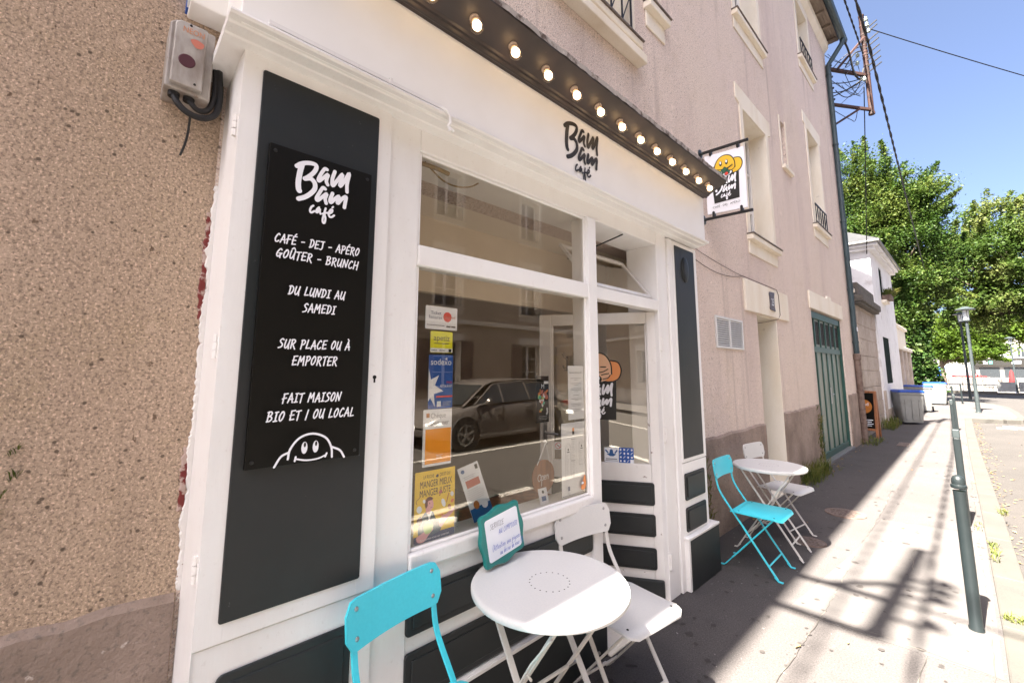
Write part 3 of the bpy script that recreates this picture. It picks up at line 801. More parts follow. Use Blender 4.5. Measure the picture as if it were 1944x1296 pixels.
# ================================================================ the cafe building
XW = -1.8
B = thing('rendered_house', 'tall pinkish rendered house with stone framed windows above the café and a green garage door', 'building', (XW, 5.0, 0))
holes = [(0.30, 3.55, 0.0, 2.56, 0.30), (2.12, 3.10, 4.42, 6.2), (3.42, 3.76, 4.98, 5.8, 0.16), (5.93, 6.88, 3.27, 5.03), (5.93, 6.93, 6.42, 8.3), (7.74, 8.02, 4.88, 5.66, 0.12),
         (9.62, 10.55, 4.30, 6.27), (9.62, 10.55, 7.78, 9.15), (5.96, 6.74, 0.0, 2.27, 0.46), (8.75, 11.2, 0.0, 2.62, 0.12)]
wm = MB()
wall_face(wm, XW, 1, 0.24, 12.4, -0.2, 9.75, holes)
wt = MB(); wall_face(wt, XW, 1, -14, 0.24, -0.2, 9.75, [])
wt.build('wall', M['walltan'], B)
# shell behind the front
wm.add([(XW, 12.4, -.2), (-10, 12.4, -.2), (-10, 12.4, 9.75), (-6, 12.4, 12.9), (XW, 12.4, 9.75)], [(0, 1, 2, 3, 4)])
wm.add([(XW, -14, -.2), (-10, -14, -.2), (-10, -14, 9.75), (-6, -14, 12.9), (XW, -14, 9.75)], [(4, 3, 2, 1, 0)])
wm.quad((-10, -14, -.2), (-10, -14, 9.75), (-10, 12.4, 9.75), (-10, 12.4, -.2))
wm.quad((-2.0, 7.70, 4.8), (-2.0, 8.06, 4.8), (-2.0, 8.06, 5.7), (-2.0, 7.70, 5.7))
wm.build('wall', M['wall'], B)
# plinth of dark render: ragged top
def plinth(ya, yb, z1, seed):
    r = random.Random(seed)
    n = max(4, int((yb - ya) / 0.08))
    top = [(ya + (yb - ya) * k / n, z1 + r.uniform(-.008, .008) + 0.006 * sin(k * .23 + seed)) for k in range(n + 1)]
    mb = MB()
    for (a, za), (b, zb) in zip(top, top[1:]):
        mb.add([(XW + .022, a, -.1), (XW + .022, b, -.1), (XW + .022, b, zb), (XW + .022, a, za), (XW, a, za + .02), (XW, b, zb + .02)], [(0, 1, 2, 3), (3, 2, 5, 4)])
    mb.quad((XW, ya, -.1), (XW + .022, ya, -.1), (XW + .022, ya, top[0][1]), (XW, ya, top[0][1] + .02))
    mb.quad((XW + .022, yb, -.1), (XW, yb, -.1), (XW, yb, top[-1][1] + .02), (XW + .022, yb, top[-1][1]))
    return mb
for ya, yb, z1, sd in ((-14, 0.235, .84, 1), (3.62, 5.94, .90, 2), (6.76, 8.70, .98, 3), (11.26, 12.16, 1.06, 4)):
    plinth(ya, yb, z1, sd).build('plinth', M['plinth'], B)

rf = MB()
def roof_slab(x0, z0, x1, z1, ya, yb, t=0.12):
    rf.prism([(x0, ya, z0), (x0, ya, z0 - t), (x1, ya, z1 - t), (x1, ya, z1)], (0, yb - ya, 0))
roof_slab(-1.50, 9.80, -6.0, 13.1, -14.3, 12.55)
roof_slab(-6.0, 13.1, -10.5, 9.5, -14.3, 12.55)
roof = rf.build('roof', M['slateroof'], B)
ev = MB()
for k in range(5):
    xa = -1.51 - k * 0.056
    ev.box(xa - 0.052, xa, -14.2, 12.54, 9.655 + (k % 2) * .004, 9.672 + (k % 2) * .004)
for k in range(46): ev.box(-1.79, -1.54, -13.8 + k * .58, -13.72 + k * .58, 9.60, 9.652)
ev.build('eaves_boards', M['soffit'], B)
cn = MB(); cn.prism([(XW + .003, -14, 9.36), (XW + .09, -14, 9.46), (XW + .10, -14, 9.6), (XW + .003, -14, 9.6)], (0, 26.38, 0))
cn.build('eaves_cornice', M['stone'], B)
gt = MB()
gp = [(-1.355, 9.70), (-1.33, 9.64), (-1.28, 9.615), (-1.23, 9.64), (-1.205, 9.71), (-1.225, 9.71), (-1.245, 9.655), (-1.28, 9.64), (-1.315, 9.655), (-1.335, 9.70)]
gt.prism([(a - .155, -14.2, b) for a, b in gp], (0, 26.95, 0))
gut = gt.build('roof_gutter', M['gutter'], B)
# downpipe: swan neck under the eaves, painted zinc, cast iron foot
dp = MB()
px, py = -1.735, 12.26
dp.tube([(-1.43, 12.5, 9.62), (-1.45, 12.47, 9.5), (-1.64, 12.32, 9.12), (px, py, 8.95), (px, py, 1.92)], 0.052, 14)
for zz in (8.7, 6.9, 5.0, 3.4, 2.2): dp.lathe([(0.06, -.02), (0.062, 0), (0.06, .02)], (px, py, zz), 14)
pipe = dp.build('downpipe', M['gutter'], B, smooth=True)
ci = MB()
ci.lathe([(0.058, 0.02), (0.058, 1.80), (0.075, 1.81), (0.075, 1.93), (0.055, 1.94)], (px, py, 0), 14)
for zz in (0.45, 1.1): ci.lathe([(0.07, -.03), (0.07, .03)], (px, py, zz), 14)
ci.build('cast_iron_foot', M['castiron'], pipe, smooth=True)
bn = MB(); bn.box(px + .05, px + .056, py - .035, py + .035, 2.44, 2.53)
bn.build('small_sticker', M['ink_white'], pipe)

facade_window(B, XW, 1, 2.12, 3.10, 4.42, 6.2, surround=0.10, rail=True, moulded=True)
facade_window(B, XW, 1, 3.42, 3.76, 4.98, 5.8, surround=0.0, bars=0, depth=0.12)
facade_window(B, XW, 1, 5.93, 6.88, 3.27, 5.03, surround=0.115, lintel=0.28, ears=0.12)
facade_window(B, XW, 1, 5.93, 6.93, 6.42, 8.3, surround=0.11, lintel=0.24)
facade_window(B, XW, 1, 9.62, 10.55, 4.30, 6.27, surround=0.11, lintel=0.28, ears=0.13, rail=True)
facade_window(B, XW, 1, 9.62, 10.55, 7.78, 9.15, surround=0.11, lintel=0.2, rail=True)
sl = MB()
sl.box(XW, XW + .012, 7.68, 7.74, 4.86, 5.72); sl.box(XW, XW + .012, 8.02, 8.08, 4.86, 5.72); sl.box(XW - .1, XW + .05, 7.70, 8.22, 4.80, 4.86)
sl.build('blind_niche_frame', M['stone'], B, bevel=.004)
# house door and its lintel
ln = MB()
ln.box(XW, XW + .03, 5.52, 7.28, 2.27, 2.66)
ln.box(XW - .44, XW, 5.955, 6.745, 2.255, 2.27)
ln.box(XW - .44, XW + .004, 6.735, 6.75, 0, 2.255)
ln.build('door_lintel', M['stone'], B, bevel=.006)
dl = MB()
dl.box(XW - .46, XW - .40, 5.96, 6.735, 0.02, 2.25)
for a, b in ((6.03, 6.31), (6.40, 6.67)):
    for c, d in ((0.2, 0.85), (0.95, 1.45), (1.55, 2.1)):
        dl.box(XW - .40, XW - .385, a, b, c, d)
hd = dl.build('house_door', M['garage_rib'], B, bevel=.006)
hk = MB(); hk.lathe([(.012, 0), (.012, .03), (.028, .04), (.028, .06), (.0, .068)], (XW - .40, 6.62, 1.05), 14, axis=(1, 0, 0))
hk.build('door_knob', M['steel'], hd, smooth=True)
ts = MB(); ts.box(XW - .4, XW + .02, 5.94, 6.76, -0.05, 0.025)
ts.build('door_step', M['stone'], B, bevel=.01)
# garage
gl = MB()
gl.prism([(XW, a, b) for a, b in ((8.62, 2.62), (11.34, 2.62), (11.34, 2.92), (10.32, 2.92), (10.28, 2.98), (9.98, 2.98), (9.94, 2.92), (8.62, 2.92))], (.028, 0, 0))
gl.build('garage_lintel', M['stone'], B, bevel=.006)
gd = MB()
gd.box(XW - .11, XW - .07, 8.75, 11.2, 0.05, 2.60)
gdo = gd.build('garage_door', M['garage'], B)
gr = MB()
n = 6
wv = (11.2 - 8.75) / n
for k in range(n + 1):
    yy = 8.75 + wv * k
    gr.box(XW - .07, XW - .05 + (0.03 if k in (0, 6) else 0), max(8.752, yy - .03), min(11.198, yy + .03), 0.05, 2.60)
gr.box(XW - .07, XW - .03, 8.80, 11.15, 2.48, 2.598)
gr.box(XW - .07, XW - .045, 8.80, 11.15, 1.88, 1.98)
gr.box(XW - .07, XW - .045, 8.80, 11.15, 0.052, 0.16)
gr.build('door_ribs', M['garage_rib'], gdo, bevel=.006)
for k in range(n):
    a = 8.75 + wv * k + .05; b = 8.75 + wv * (k + 1) - .05
    w_ = MB()
    for j in range(2):
        w_.box(XW - .068, XW - .064, a + .02 + j * (b - a) / 2, a + (b - a) / 2 - .02 + j * (b - a) / 2, 2.03, 2.44)
    w_.build('door_light', M['dark'], gdo)
gh = MB()
gh.box(XW - .05, XW - .043, 9.94, 10.0, 0.95, 1.25); gh.tube([(XW - .045, 9.97, 1.13), (XW + .0, 9.97, 1.13), (XW + .0, 9.86, 1.12)], .009, 8)
gh.build('lever_handle', M['steel'], gdo)
gs = MB(); gs.box(XW - .12, XW + .04, 8.72, 11.24, -.05, 0.05)
gs.build('garage_threshold', M['zinc'], B, bevel=.01)

# inside of the cafe
it = MB()
x0, x1, ya, yb, zt = -6.2, -2.1, 0.30, 3.55, 2.56
it.quad((x0, ya, 0.0), (x0, yb, 0.0), (x0, yb, 2.9), (x0, ya, 2.9))
it.quad((x0, ya, 0), (x0, ya, 2.9), (XW - .3, ya, 2.9), (XW - .3, ya, 0))
it.quad((x0, yb, 0), (XW - .3, yb, 0), (XW - .3, yb, 2.9), (x0, yb, 2.9))
it.quad((XW - .3, ya, 2.56), (XW - .3, ya, 2.9), (XW - .3, yb, 2.9), (XW - .3, yb, 2.56))
it.build('interior_wall', M['interior'], B)
ic = MB(); ic.quad((x0, ya, 2.9), (XW - .3, ya, 2.9), (XW - .3, yb, 2.9), (x0, yb, 2.9)); ic.box(-2.46, -1.6, ya, yb, 2.565, 2.58)
ic.build('interior_ceiling', M['ceil'], B)
bh = MB(); bh.box(-2.45, -2.40, ya + .002, yb - .002, 2.06, 2.564); bh.build('added_bulkhead', M['interior'], B)  # beige panel added near the window to lighten the upper pane
fl = MB(); fl.box(-6.2, -1.56, ya, yb, -.05, 0.006)
fl.build('interior_floor', M['woodfloor'], B)

# things fixed to the front of the house
vg = thing('vent_grille', 'white metal double louvre vent grille on the pink wall', 'vent', (XW, 5.0, 1.79))
v = MB(); v.box(XW, XW + .018, 4.61, 5.39, 1.79, 1.815); v.box(XW, XW + .018, 4.61, 5.39, 2.105, 2.13)
for a, b in ((4.61, 4.64), (4.985, 5.015), (5.36, 5.39)): v.box(XW, XW + .018, a, b, 1.815, 2.105)
v.build('frame', M['tablewhite'], vg, bevel=.003)
bk = MB(); bk.box(XW, XW + .002, 4.64, 5.36, 1.815, 2.105); bk.build('backing', M['iron'], vg)
for a, b in ((4.642, 4.983), (5.017, 5.358)):
    lv = MB()
    for k in range(12):
        zz = 1.822 + k * 0.0236
        lv.add([(XW + .003, a, zz + .018), (XW + .003, b, zz + .018), (XW + .015, b, zz), (XW + .015, a, zz), (XW + .003, a, zz + .021), (XW + .003, b, zz + .021), (XW + .016, b, zz + .003), (XW + .016, a, zz + .003)],
               [(0, 3, 2, 1), (4, 5, 6, 7), (3, 7, 6, 2), (0, 4, 7, 3), (1, 2, 6, 5), (0, 1, 5, 4)])
    lv.build('louvres', M['tablewhite'], vg)

hn = thing('house_number_plate', 'small dark cast plate numbered 25 on the pale door lintel', 'house number', (XW + .03, 6.48, 2.42))
h_ = MB()
yy0, yy1, zz0, zz1 = 6.40, 6.57, 2.36, 2.60
h_.prism([(XW + .03, a, b) for a, b in ((yy0, zz0), (yy1 + .03, zz0 - .01), (yy1, zz0 + .05), (yy1, zz1 - .05), (yy1 + .03, zz1 + .01), (yy0, zz1), (yy0 - .015, zz1 - .04), (yy0, zz1 - .06), (yy0, zz0 + .06), (yy0 - .015, zz0 + .03))], (.016, 0, 0))
M['castplate'] = mat('cast_number_plate', (0.07, 0.06, 0.075), 0.5, layers=[dict(scale=40, col=(0.16, 0.14, 0.16), lo=0.5, hi=0.7)])
h_.build('plate', M['castplate'], hn, bevel=.004)
a_ = Art(planeX(XW + .046)); a_.text('25', 6.485, 2.42, .14, 'paper', sx=.75); a_.build('number', hn)

wc = MB()
def sag(p, q, d, n=10):
    p = Vector(p); q = Vector(q)
    return [p.lerp(q, k / n) - Vector((0, 0, d * 4 * (k / n) * (1 - k / n))) for k in range(n + 1)]
wc.tube(sag((XW + .01, 3.9, 2.72), (XW + .01, 5.5, 2.68), .10), .0035, 6)
wc.tube(sag((XW + .01, 3.9, 2.80), (XW + .01, 5.5, 2.68), .02), .003, 6)
wc.tube([(XW + .012, 5.5, 2.68), (XW + .04, 6.72, 2.665), (XW + .04, 6.79, 2.60), (XW + .04, 6.80, 2.32), (XW + .02, 6.76, 2.26)] + sag((XW - .02, 6.72, 2.25), (XW - .38, 6.02, 2.24), .05), .0045, 6)
tag(wc.build('wall_cable', M['castiron']), 'thin brown cable drooping along the pink wall to the door lintel', 'cable')
# ================================================================ the shopfront
S = -1.53
SF = thing('shopfront', 'white painted wooden shopfront with dark slate panels, big window and open door', 'shopfront', (S, 1.9, 0))

# --- left pilaster: shutter box
fr = MB()
Y0, Y1 = 0.25, 0.775
fr.box(-1.80, S, Y0, Y0 + .002, 0, 2.6)
fr.box(-1.80, S, Y0 + .002, 0.32, 0.786, 2.6); fr.box(-1.80, S, 0.708, Y1, 0.786, 2.6)
fr.box(-1.80, S, 0.32, 0.708, 0.786, 0.845); fr.box(-1.80, S, 0.32, 0.708, 2.532, 2.6)
fr.box(-1.80, S - .006, Y0 + .002, Y1, 0.0, 0.781)
fr.box(-1.80, S - .004, Y0 + .002, Y1, 0.7825, 0.7845)
lp = fr.build('pilaster_frame', M['white'], SF, bevel=0.004)
pn = MB(); pn.prism([(S - .004, a, b) for a, b in rrect(0.307, 0.719, 0.837, 2.541, .008)], (.010, 0, 0))
pn.build('pilaster_panel', M['slate'], lp, bevel=0.003)
pn = MB(); pn.prism([(S - .008, a, b) for a, b in rrect(0.312, 0.70, 0.22, 0.70, .02)], (.012, 0, 0)); pn.prism([(S - .002, a, b) for a, b in rrect(0.335, 0.677, 0.243, 0.677, .015)], (.012, 0, 0))
pn.build('pilaster_panel', M['slate'], lp, bevel=0.006)
for zz in (0.99, 1.62, 2.33):
    hg = MB()
    hg.tube([(S - .03, Y0 - .004, zz - .035), (S - .03, Y0 - .004, zz - .012)], .008, 8); hg.tube([(S - .03, Y0 - .004, zz - .01), (S - .03, Y0 - .004, zz + .012)], .009, 8); hg.tube([(S - .03, Y0 - .004, zz + .014), (S - .03, Y0 - .004, zz + .037)], .008, 8)
    hg.build('hinge', M['white_worn'], lp, smooth=True)
kh = MB(); kh.lathe([(.007, 0), (.007, .002)], (S, 0.745, 1.525), 12, axis=(1, 0, 0)); kh.box(S, S + .002, .742, .748, 1.505, 1.525)
kh.build('keyhole', M['dark'], lp)

# --- window frame
wf = MB()
J = S - 0.016
wf.box(-1.80, J, 0.775, 0.92, 0, 2.6)
wf.box(-1.80, J, 0.92, 2.95, 2.488, 2.6)
wf.box(-1.62, S - .004, 0.9205, 2.085, 1.983, 2.070)
wf.box(-1.62, J, 2.170, 2.95, 1.990, 2.066)
wf.box(-1.66, S - .002, 2.085, 2.170, 0, 2.488)
wf.box(-1.80, J, 2.95, 3.10, 0, 2.6)
wf.box(-1.575, J - .008, 0.92, 0.936, 0.852, 1.983); wf.box(-1.575, J - .008, 2.07, 2.085, 0.852, 1.983)
wf.box(-1.575, J - .008, 0.936, 2.07, 0.852, 0.866)
wf.box(-1.575, J - .008, 0.92, 0.935, 2.07, 2.488); wf.box(-1.575, J - .008, 2.07, 2.085, 2.07, 2.488); wf.box(-1.575, J - .008, .935, 2.07, 2.472, 2.488)
frm = wf.build('window_frame', M['white'], SF, bevel=0.005)
sl = MB(); sl.box(-1.72, S + .002, 0.9205, 2.0845, 0.79, 0.852)
sl.build('window_sill', M['white_worn'], SF, bevel=0.008)
g = MB(); g.box(-1.566, -1.560, 0.936, 2.07, 0.866, 1.983)
shop_pane = g.build('window_pane', M['glass'], frm)
g = MB(); g.box(-1.566, -1.560, 0.935, 2.07, 2.07, 2.472)
g.build('transom_pane', M['glass'], frm)
# hopper light over the door, tipped inwards
hp = MB()
dirt = Vector((-sin(R(38)), 0, cos(R(38))))
o = Vector((-1.60, 2.18, 2.075)); L = 0.40; wd = 0.76
nn = Vector((dirt.z, 0, -dirt.x))
for a, b, c, d in ((0, .03, 0, L), (wd - .03, wd, 0, L), (.03, wd - .03, 0, .03), (.03, wd - .03, L - .03, L)):
    hp.obox(o + Vector((0, a, 0)) + dirt * c, Vector((0, b - a, 0)), dirt * (d - c), nn * .022)
hop = hp.build('hopper_light', M['white_worn'], SF, bevel=.003)
g = MB(); g.obox(o + Vector((0, .03, 0)) + dirt * .03 + nn * .008, Vector((0, wd - .06, 0)), dirt * (L - .06), nn * .004)
g.build('hopper_pane', M['glass'], hop)
rd = MB(); rd.tube([(-1.575, 2.545, 2.485), (-1.60 - .21, 2.23, 2.30)], .005, 8)
rd.build('stay_rod', M['iron'], hop)

# --- stall riser
rs = MB()
rs.box(-1.80, J - .004, 0.92, 2.085, 0, 0.79)
rs.build('stall_riser', M['white_worn'], SF, bevel=.003)
for z0, z1 in ((0.56, 0.722), (0.325, 0.503)):
    p = MB()
    p.prism([(J - .004, a, b) for a, b in rrect(0.915, 2.08, z0, z1, .018)], (.014, 0, 0))
    p.prism([(J + .008, a, b) for a, b in rrect(0.94, 2.055, z0 + .024, z1 - .024, .008)], (.008, 0, 0))
    p.build('riser_panel', M['slate'], SF, bevel=.005)
p = MB(); p.box(J - .004, S + .012, 0.78, 2.17, 0.0, 0.30)
p.build('base_board', M['slate'], SF, bevel=.004)
p = MB(); p.box(J - .004, S + .016, 0.776, 2.174, 0.301, 0.318)
p.build('base_trim', M['white_worn'], SF, bevel=.003)

# --- right pilaster
rp = MB()
A0, A1 = 3.115, 3.605
rp.box(-1.80, S - .03, 3.10, A0, 0, 2.58)
rp.box(-1.80, S, A0 + .075, 3.212, .875, 2.57); rp.box(-1.80, S, 3.546, A1, .875, 2.57); rp.box(-1.80, S, 3.212, 3.546, .875, .905); rp.box(-1.80, S, 3.212, 3.546, 2.533, 2.57)
rp.box(-1.80, S - .004, A0, A0 + .072, 0, 2.575)
rp.box(-1.80, S - .004, A0 + .072, A1, 0, .870)
rpo = rp.build('pilaster_frame', M['white'], SF, bevel=.004)
p = MB(); p.prism([(S - .006, a, b) for a, b in rrect(3.208, 3.55, .902, 2.537, .006)], (.010, 0, 0)); p.build('pilaster_panel', M['slate'], rpo, bevel=.003)
p = MB()
ov = [(S + .004 + h, 3.375 + .056 * q * cos(t * 2 * pi / 28), 2.36 + .105 * q * sin(t * 2 * pi / 28)) for h, q in ((0, 1), (.008, .97), (.013, .85), (.015, .5)) for t in range(28)]
p.add(ov, [(i * 28 + k, i * 28 + (k + 1) % 28, (i + 1) * 28 + (k + 1) % 28, (i + 1) * 28 + k) for i in range(3) for k in range(28)] + [tuple(84 + k for k in range(28))])
p.build('oval_boss', M['slate'], rpo, smooth=True)
for z0, z1 in ((.605, .795), (.385, .555)):
    p = MB(); p.prism([(S - .006, a, b) for a, b in rrect(3.208, 3.545, z0, z1, .016)], (.012, 0, 0)); p.prism([(S + .006, a, b) for a, b in rrect(3.228, 3.525, z0 + .02, z1 - .02, .01)], (.008, 0, 0))
    p.build('pilaster_panel', M['slate'], rpo, bevel=.004)
p = MB(); p.box(-1.79, S + .028, 3.17, 3.70, 0, .345); p.box(-1.79, S + .034, 3.165, 3.705, .345, .362)
blk = p.build('plinth_block', M['white_worn'], rpo, bevel=.004)
p = MB(); p.box(S + .028, S + .034, 3.192, 3.69, 0.004, .34); p.build('plinth_face', M['slate'], blk, bevel=.002)
for zz in (.86, 1.3, 2.2):
    p = MB(); p.tube([(S - .018, A0 + .074, zz - .04), (S - .018, A0 + .074, zz + .04)], .009, 8)
    p.build('hinge', M['white_worn'], rpo, smooth=True)

# --- fascia and cornice
fa = MB(); fa.box(-1.80, -1.43, 0.215, 3.575, 2.60, 3.0)
fas = fa.build('fascia', M['fascia'], SF, bevel=.004)
cp = [(-1.80, 2.622), (-1.412, 2.622), (-1.407, 2.612), (-1.413, 2.603), (-1.44, 2.601), (-1.446, 2.594), (-1.49, 2.592), (-1.496, 2.586), (-1.525, 2.584), (-1.80, 2.584)]
cr = MB(); cr.prism([(a, 0.185, b) for a, b in cp], (0, 3.415, 0))
cr.build('cornice', M['white'], SF, bevel=.002)
cd = MB()
cd.box(-1.43, -1.418, 0.29, 0.93, 2.630, 2.644)
cd.box(-1.43, -1.412, .70, .712, 2.626, 2.65)
cd.tube([(-1.42, .93, 2.637), (-1.405, .955, 2.622), (-1.40, .968, 2.60), (-1.404, .972, 2.575), (-1.405, .962, 2.555), (-1.40, .975, 2.545), (-1.40, .985, 2.538)], .007, 8)
cd.tube([(-1.405, .962, 2.558), (-1.40, .968, 2.535)], .006, 8)
cd.build('cable_duct', M['white'], fas, smooth=False)
a_ = Art(planeX(-1.43))
logo(a_, 1.752, 2.622, 0.325, 'ink_black', wscale=1.06, sx=1.1)
a_.build('lettering', fas)

# --- the door, hinged on the right and swung into the cafe
H0 = Vector((-1.545, 2.972, 0)); dd = Vector((-0.846, -0.533, 0)).normalized(); dn = Vector((0.533, -0.846, 0)).normalized(); up = Vector((0, 0, 1))
def dbox(mb, s0, s1, z0, z1, h0, h1):
    mb.obox(H0 + dd * s0 + up * z0 + dn * h0, dd * (s1 - s0), up * (z1 - z0), dn * (h1 - h0))
d = MB()
T = .042
dbox(d, 0, .105, .012, 1.985, -T, 0); dbox(d, .815, .91, .012, 1.985, -T, 0)
dbox(d, .105, .815, 1.90, 1.985, -T, 0); dbox(d, .105, .815, .012, .888, -T, 0)
dbox(d, .105, .118, .888, 1.90, -T + .01, -.008); dbox(d, .802, .815, .888, 1.90, -T + .01, -.008)
door = d.build('door', M['white_worn'], SF, bevel=.005)
g = MB(); dbox(g, .105, .815, .888, 1.90, -.026, -.020); g.build('door_pane', M['doorglass'], door)
for z0, z1 in ((.610, .765), (.402, .552), (.186, .330)):
    p = MB()
    pr = rrect(.088, .822, z0, z1, .018)
    p.prism([H0 + dd * a + up * b for a, b in pr], dn * .010)
    p.prism([H0 + dd * a + up * b + dn * .010 for a, b in rrect(.108, .802, z0 + .02, z1 - .02, .01)], dn * .008)
    p.build('door_panel', M['slate'], door, bevel=.005)
p = MB(); dbox(p, .045, .87, .014, .128, 0, .028); p.build('kick_board', M['slate'], door, bevel=.008)
p = MB()
p.obox(H0 + dd * .85 + up * 1.0 + dn * 0, dd * .03, up * .16, dn * .006)
p.tube([H0 + dd * .865 + up * 1.09, H0 + dd * .865 + up * 1.09 + dn * .05, H0 + dd * .76 + up * 1.08 + dn * .055], .009, 8)
p.build('door_handle', M['steel'], door, smooth=True)
for zz in (.25, 1.1, 1.75):
    p = MB(); p.tube([H0 + up * (zz - .05) + dn * .004, H0 + up * (zz + .05) + dn * .004], .011, 8)
    p.build('hinge', M['white_worn'], door, smooth=True)
th = MB(); th.box(-1.80, -1.50, 2.172, 2.948, -.05, .008)
th.build('door_sill', M['stone'], SF, bevel=.004)
PD = lambda hh: (lambda u, v, h: tuple(H0 - dd * u + up * v + dn * (hh + h)))

# decal on the door pane: bun over a black block with the cafe's name
def bun_logo(art, u0, v0, W, body, lobe, eyes, plate=None):
    """u0, v0: lower left of the black block, W its width"""
    k = W
    P = lambda pts: [(u0 + a * k, v0 + b * k) for a, b in pts]
    lob = catmull(P([(.88, 1.62), (1.06, 1.55), (1.14, 1.35), (1.06, 1.12), (.84, 1.02), (.6, 1.1), (.6, 1.5)]), 5, True)
    art.fill(lob, lobe); art.stroke(P([(.86, 1.62), (1.06, 1.56), (1.14, 1.35), (1.06, 1.12), (.84, 1.02), (.62, 1.06)]), .035 * k, 'ink_black')
    lob = catmull(P([(.14, 1.50), (-.10, 1.42), (-.16, 1.2), (0, 1.06), (.3, 1.1), (.3, 1.4)]), 5, True)
    art.fill(lob, lobe); art.stroke(P([(.14, 1.50), (-.08, 1.42), (-.16, 1.2), (0, 1.06), (.2, 1.04)]), .035 * k, 'ink_black')
    art.fill(P([(-.02, .98), (1.0, 1.06), (.97, 0), (.05, 0)]), 'ink_black')
    dm = P([(.10, 1.22), (.13, 1.50), (.28, 1.76), (.50, 1.84), (.72, 1.76), (.86, 1.52), (.88, 1.24)])
    bot = P([(.70, 1.06), (.50, 1.02), (.28, 1.06)])
    art.fill(catmull(dm, 5) + bot, body); art.stroke(dm, .035 * k, 'ink_black')
    if eyes == 'open':
        for ex in (.36, .58):
            art.fill([(u0 + k * a, v0 + k * b) for a, b in ellipse(ex, 1.54, .055, .105, 16)], 'ink_black')
            art.fill([(u0 + k * a, v0 + k * b) for a, b in ellipse(ex - .006, 1.57, .034, .06, 14)], 'paper')
    else:
        for ex in (.30, .58): art.stroke(P([(ex, 1.44), (ex + .14, 1.44)]), .03 * k, 'ink_black', 0)
    art.stroke(P([(.20, 1.34), (.40, 1.29), (.62, 1.30), (.78, 1.38)]), .026 * k, 'ink_black')
    if plate:
        art.fill([(u0 + k * a, v0 + k * b) for a, b in ellipse(.40, 1.06, .40, .16, 24, .08)], 'ink_black'); art.fill([(u0 + k * a, v0 + k * b) for a, b in ellipse(.40, 1.075, .36, .125, 24, .08)], 'paper')
        for cx, cy, r, m in ((.24, 1.16, .12, 'teal_leaf'), (.13, 1.10, .09, 'teal_leaf'), (.33, 1.08, .09, 'teal_leaf'), (.50, 1.22, .12, 'dark_leaf'), (.60, 1.12, .09, 'dark_leaf')):
            pts = [(u0 + k * (cx + r * (1 + .18 * sin(5 * t)) * cos(t)), v0 + k * (cy + r * (1 + .18 * sin(5 * t)) * sin(t))) for t in [2 * pi * j / 30 for j in range(30)]]
            art.fill(pts, m); art.stroke(pts[::2], .018 * k, 'ink_black', 2, True)
        art.fill([(u0 + k * a, v0 + k * b) for a, b in ellipse(.56, 1.07, .07, .07, 14)], 'red'); art.stroke([(u0 + k * a, v0 + k * b) for a, b in ellipse(.56, 1.07, .07, .07, 14)], .014 * k, 'ink_black', 0, True)
        art.fill([(u0 + k * a, v0 + k * b) for a, b in ellipse(.42, 1.02, .05, .04, 12)], 'paper')
        art.stroke(P([(.62, 1.26), (.80, 1.34)]), .024 * k, 'ink_black'); art.stroke(P([(.72, 1.14), (.84, 1.2), (.88, 1.28)]), .024 * k, 'ink_black')
        art.stroke(P([(-.02, 1.24), (.04, 1.16), (.10, 1.1)]), .024 * k, 'ink_black'); art.stroke(P([(.02, 1.28), (.06, 1.18)]), .02 * k, 'ink_black')
    else:
        art.fill([(u0 + k * a, v0 + k * b) for a, b in ellipse(.44, 1.10, .17, .12, 20)], 'ink_black'); art.stroke([(u0 + k * a, v0 + k * b) for a, b in ellipse(.44, 1.13, .11, .05, 18)], .02 * k, 'paper', 0, True)
        art.stroke(P([(.60, 1.22), (.80, 1.26)]), .026 * k, 'ink_black'); art.stroke(P([(.64, 1.10), (.78, 1.14), (.84, 1.22)]), .026 * k, 'ink_black')
    logo(art, u0 + .10 * k, v0 + .04 * k, .95 * k, 'ink_white', sx=.96)
dc = thing('door_decal', 'orange bun and black name decal stuck on the glass of the open door', 'decal', tuple(H0 + dd * .45 + up * 1.2))
a_ = Art(PD(-.0195), h=.001); bun_logo(a_, -.60, 1.19, .27, 'bunpink', 'bun', 'shut'); a_.build('print', dc)
ps = thing('phone_sticker', 'blue and white pictogram sticker low on the open door glass', 'sticker', tuple(H0 + dd * .32 + up * .94))
a_ = Art(PD(-.0195), h=.001)
a_.rect(-.430, -.329, .886, .992, 'paper'); a_.fill([(-.414, .945), (-.39, .93), (-.366, .93), (-.345, .945), (-.365, .95), (-.37, .975), (-.38, .98), (-.39, .975), (-.395, .95)], 'midblue')
a_.stroke([(-.42, .972), (-.405, .955)], .01, 'midblue', 0); a_.stroke([(-.34, .972), (-.353, .955)], .01, 'midblue', 0); a_.rect(-.42, -.34, .908, .914, 'grey_ink'); a_.rect(-.424, -.336, .897, .901, 'grey_ink')
a_.rect(-.327, -.222, .886, .994, 'blue')
for i in range(4):
    for j in range(4):
        cx, cy = -.314 + i * .0262, .900 + j * .0265
        if (i + j) % 3 == 0: a_.fill(ellipse(cx, cy, .006, .008, 10), 'paper')
        elif (i + j) % 3 == 1: a_.rect(cx - .006, cx + .006, cy - .005, cy + .006, 'paper')
        else: a_.stroke([(cx - .006, cy - .006), (cx, cy + .004), (cx + .006, cy + .006)], .004, 'paper', 0)
a_.rect(-.247, -.223, .887, .912, 'paper')
a_.build('print', ps)

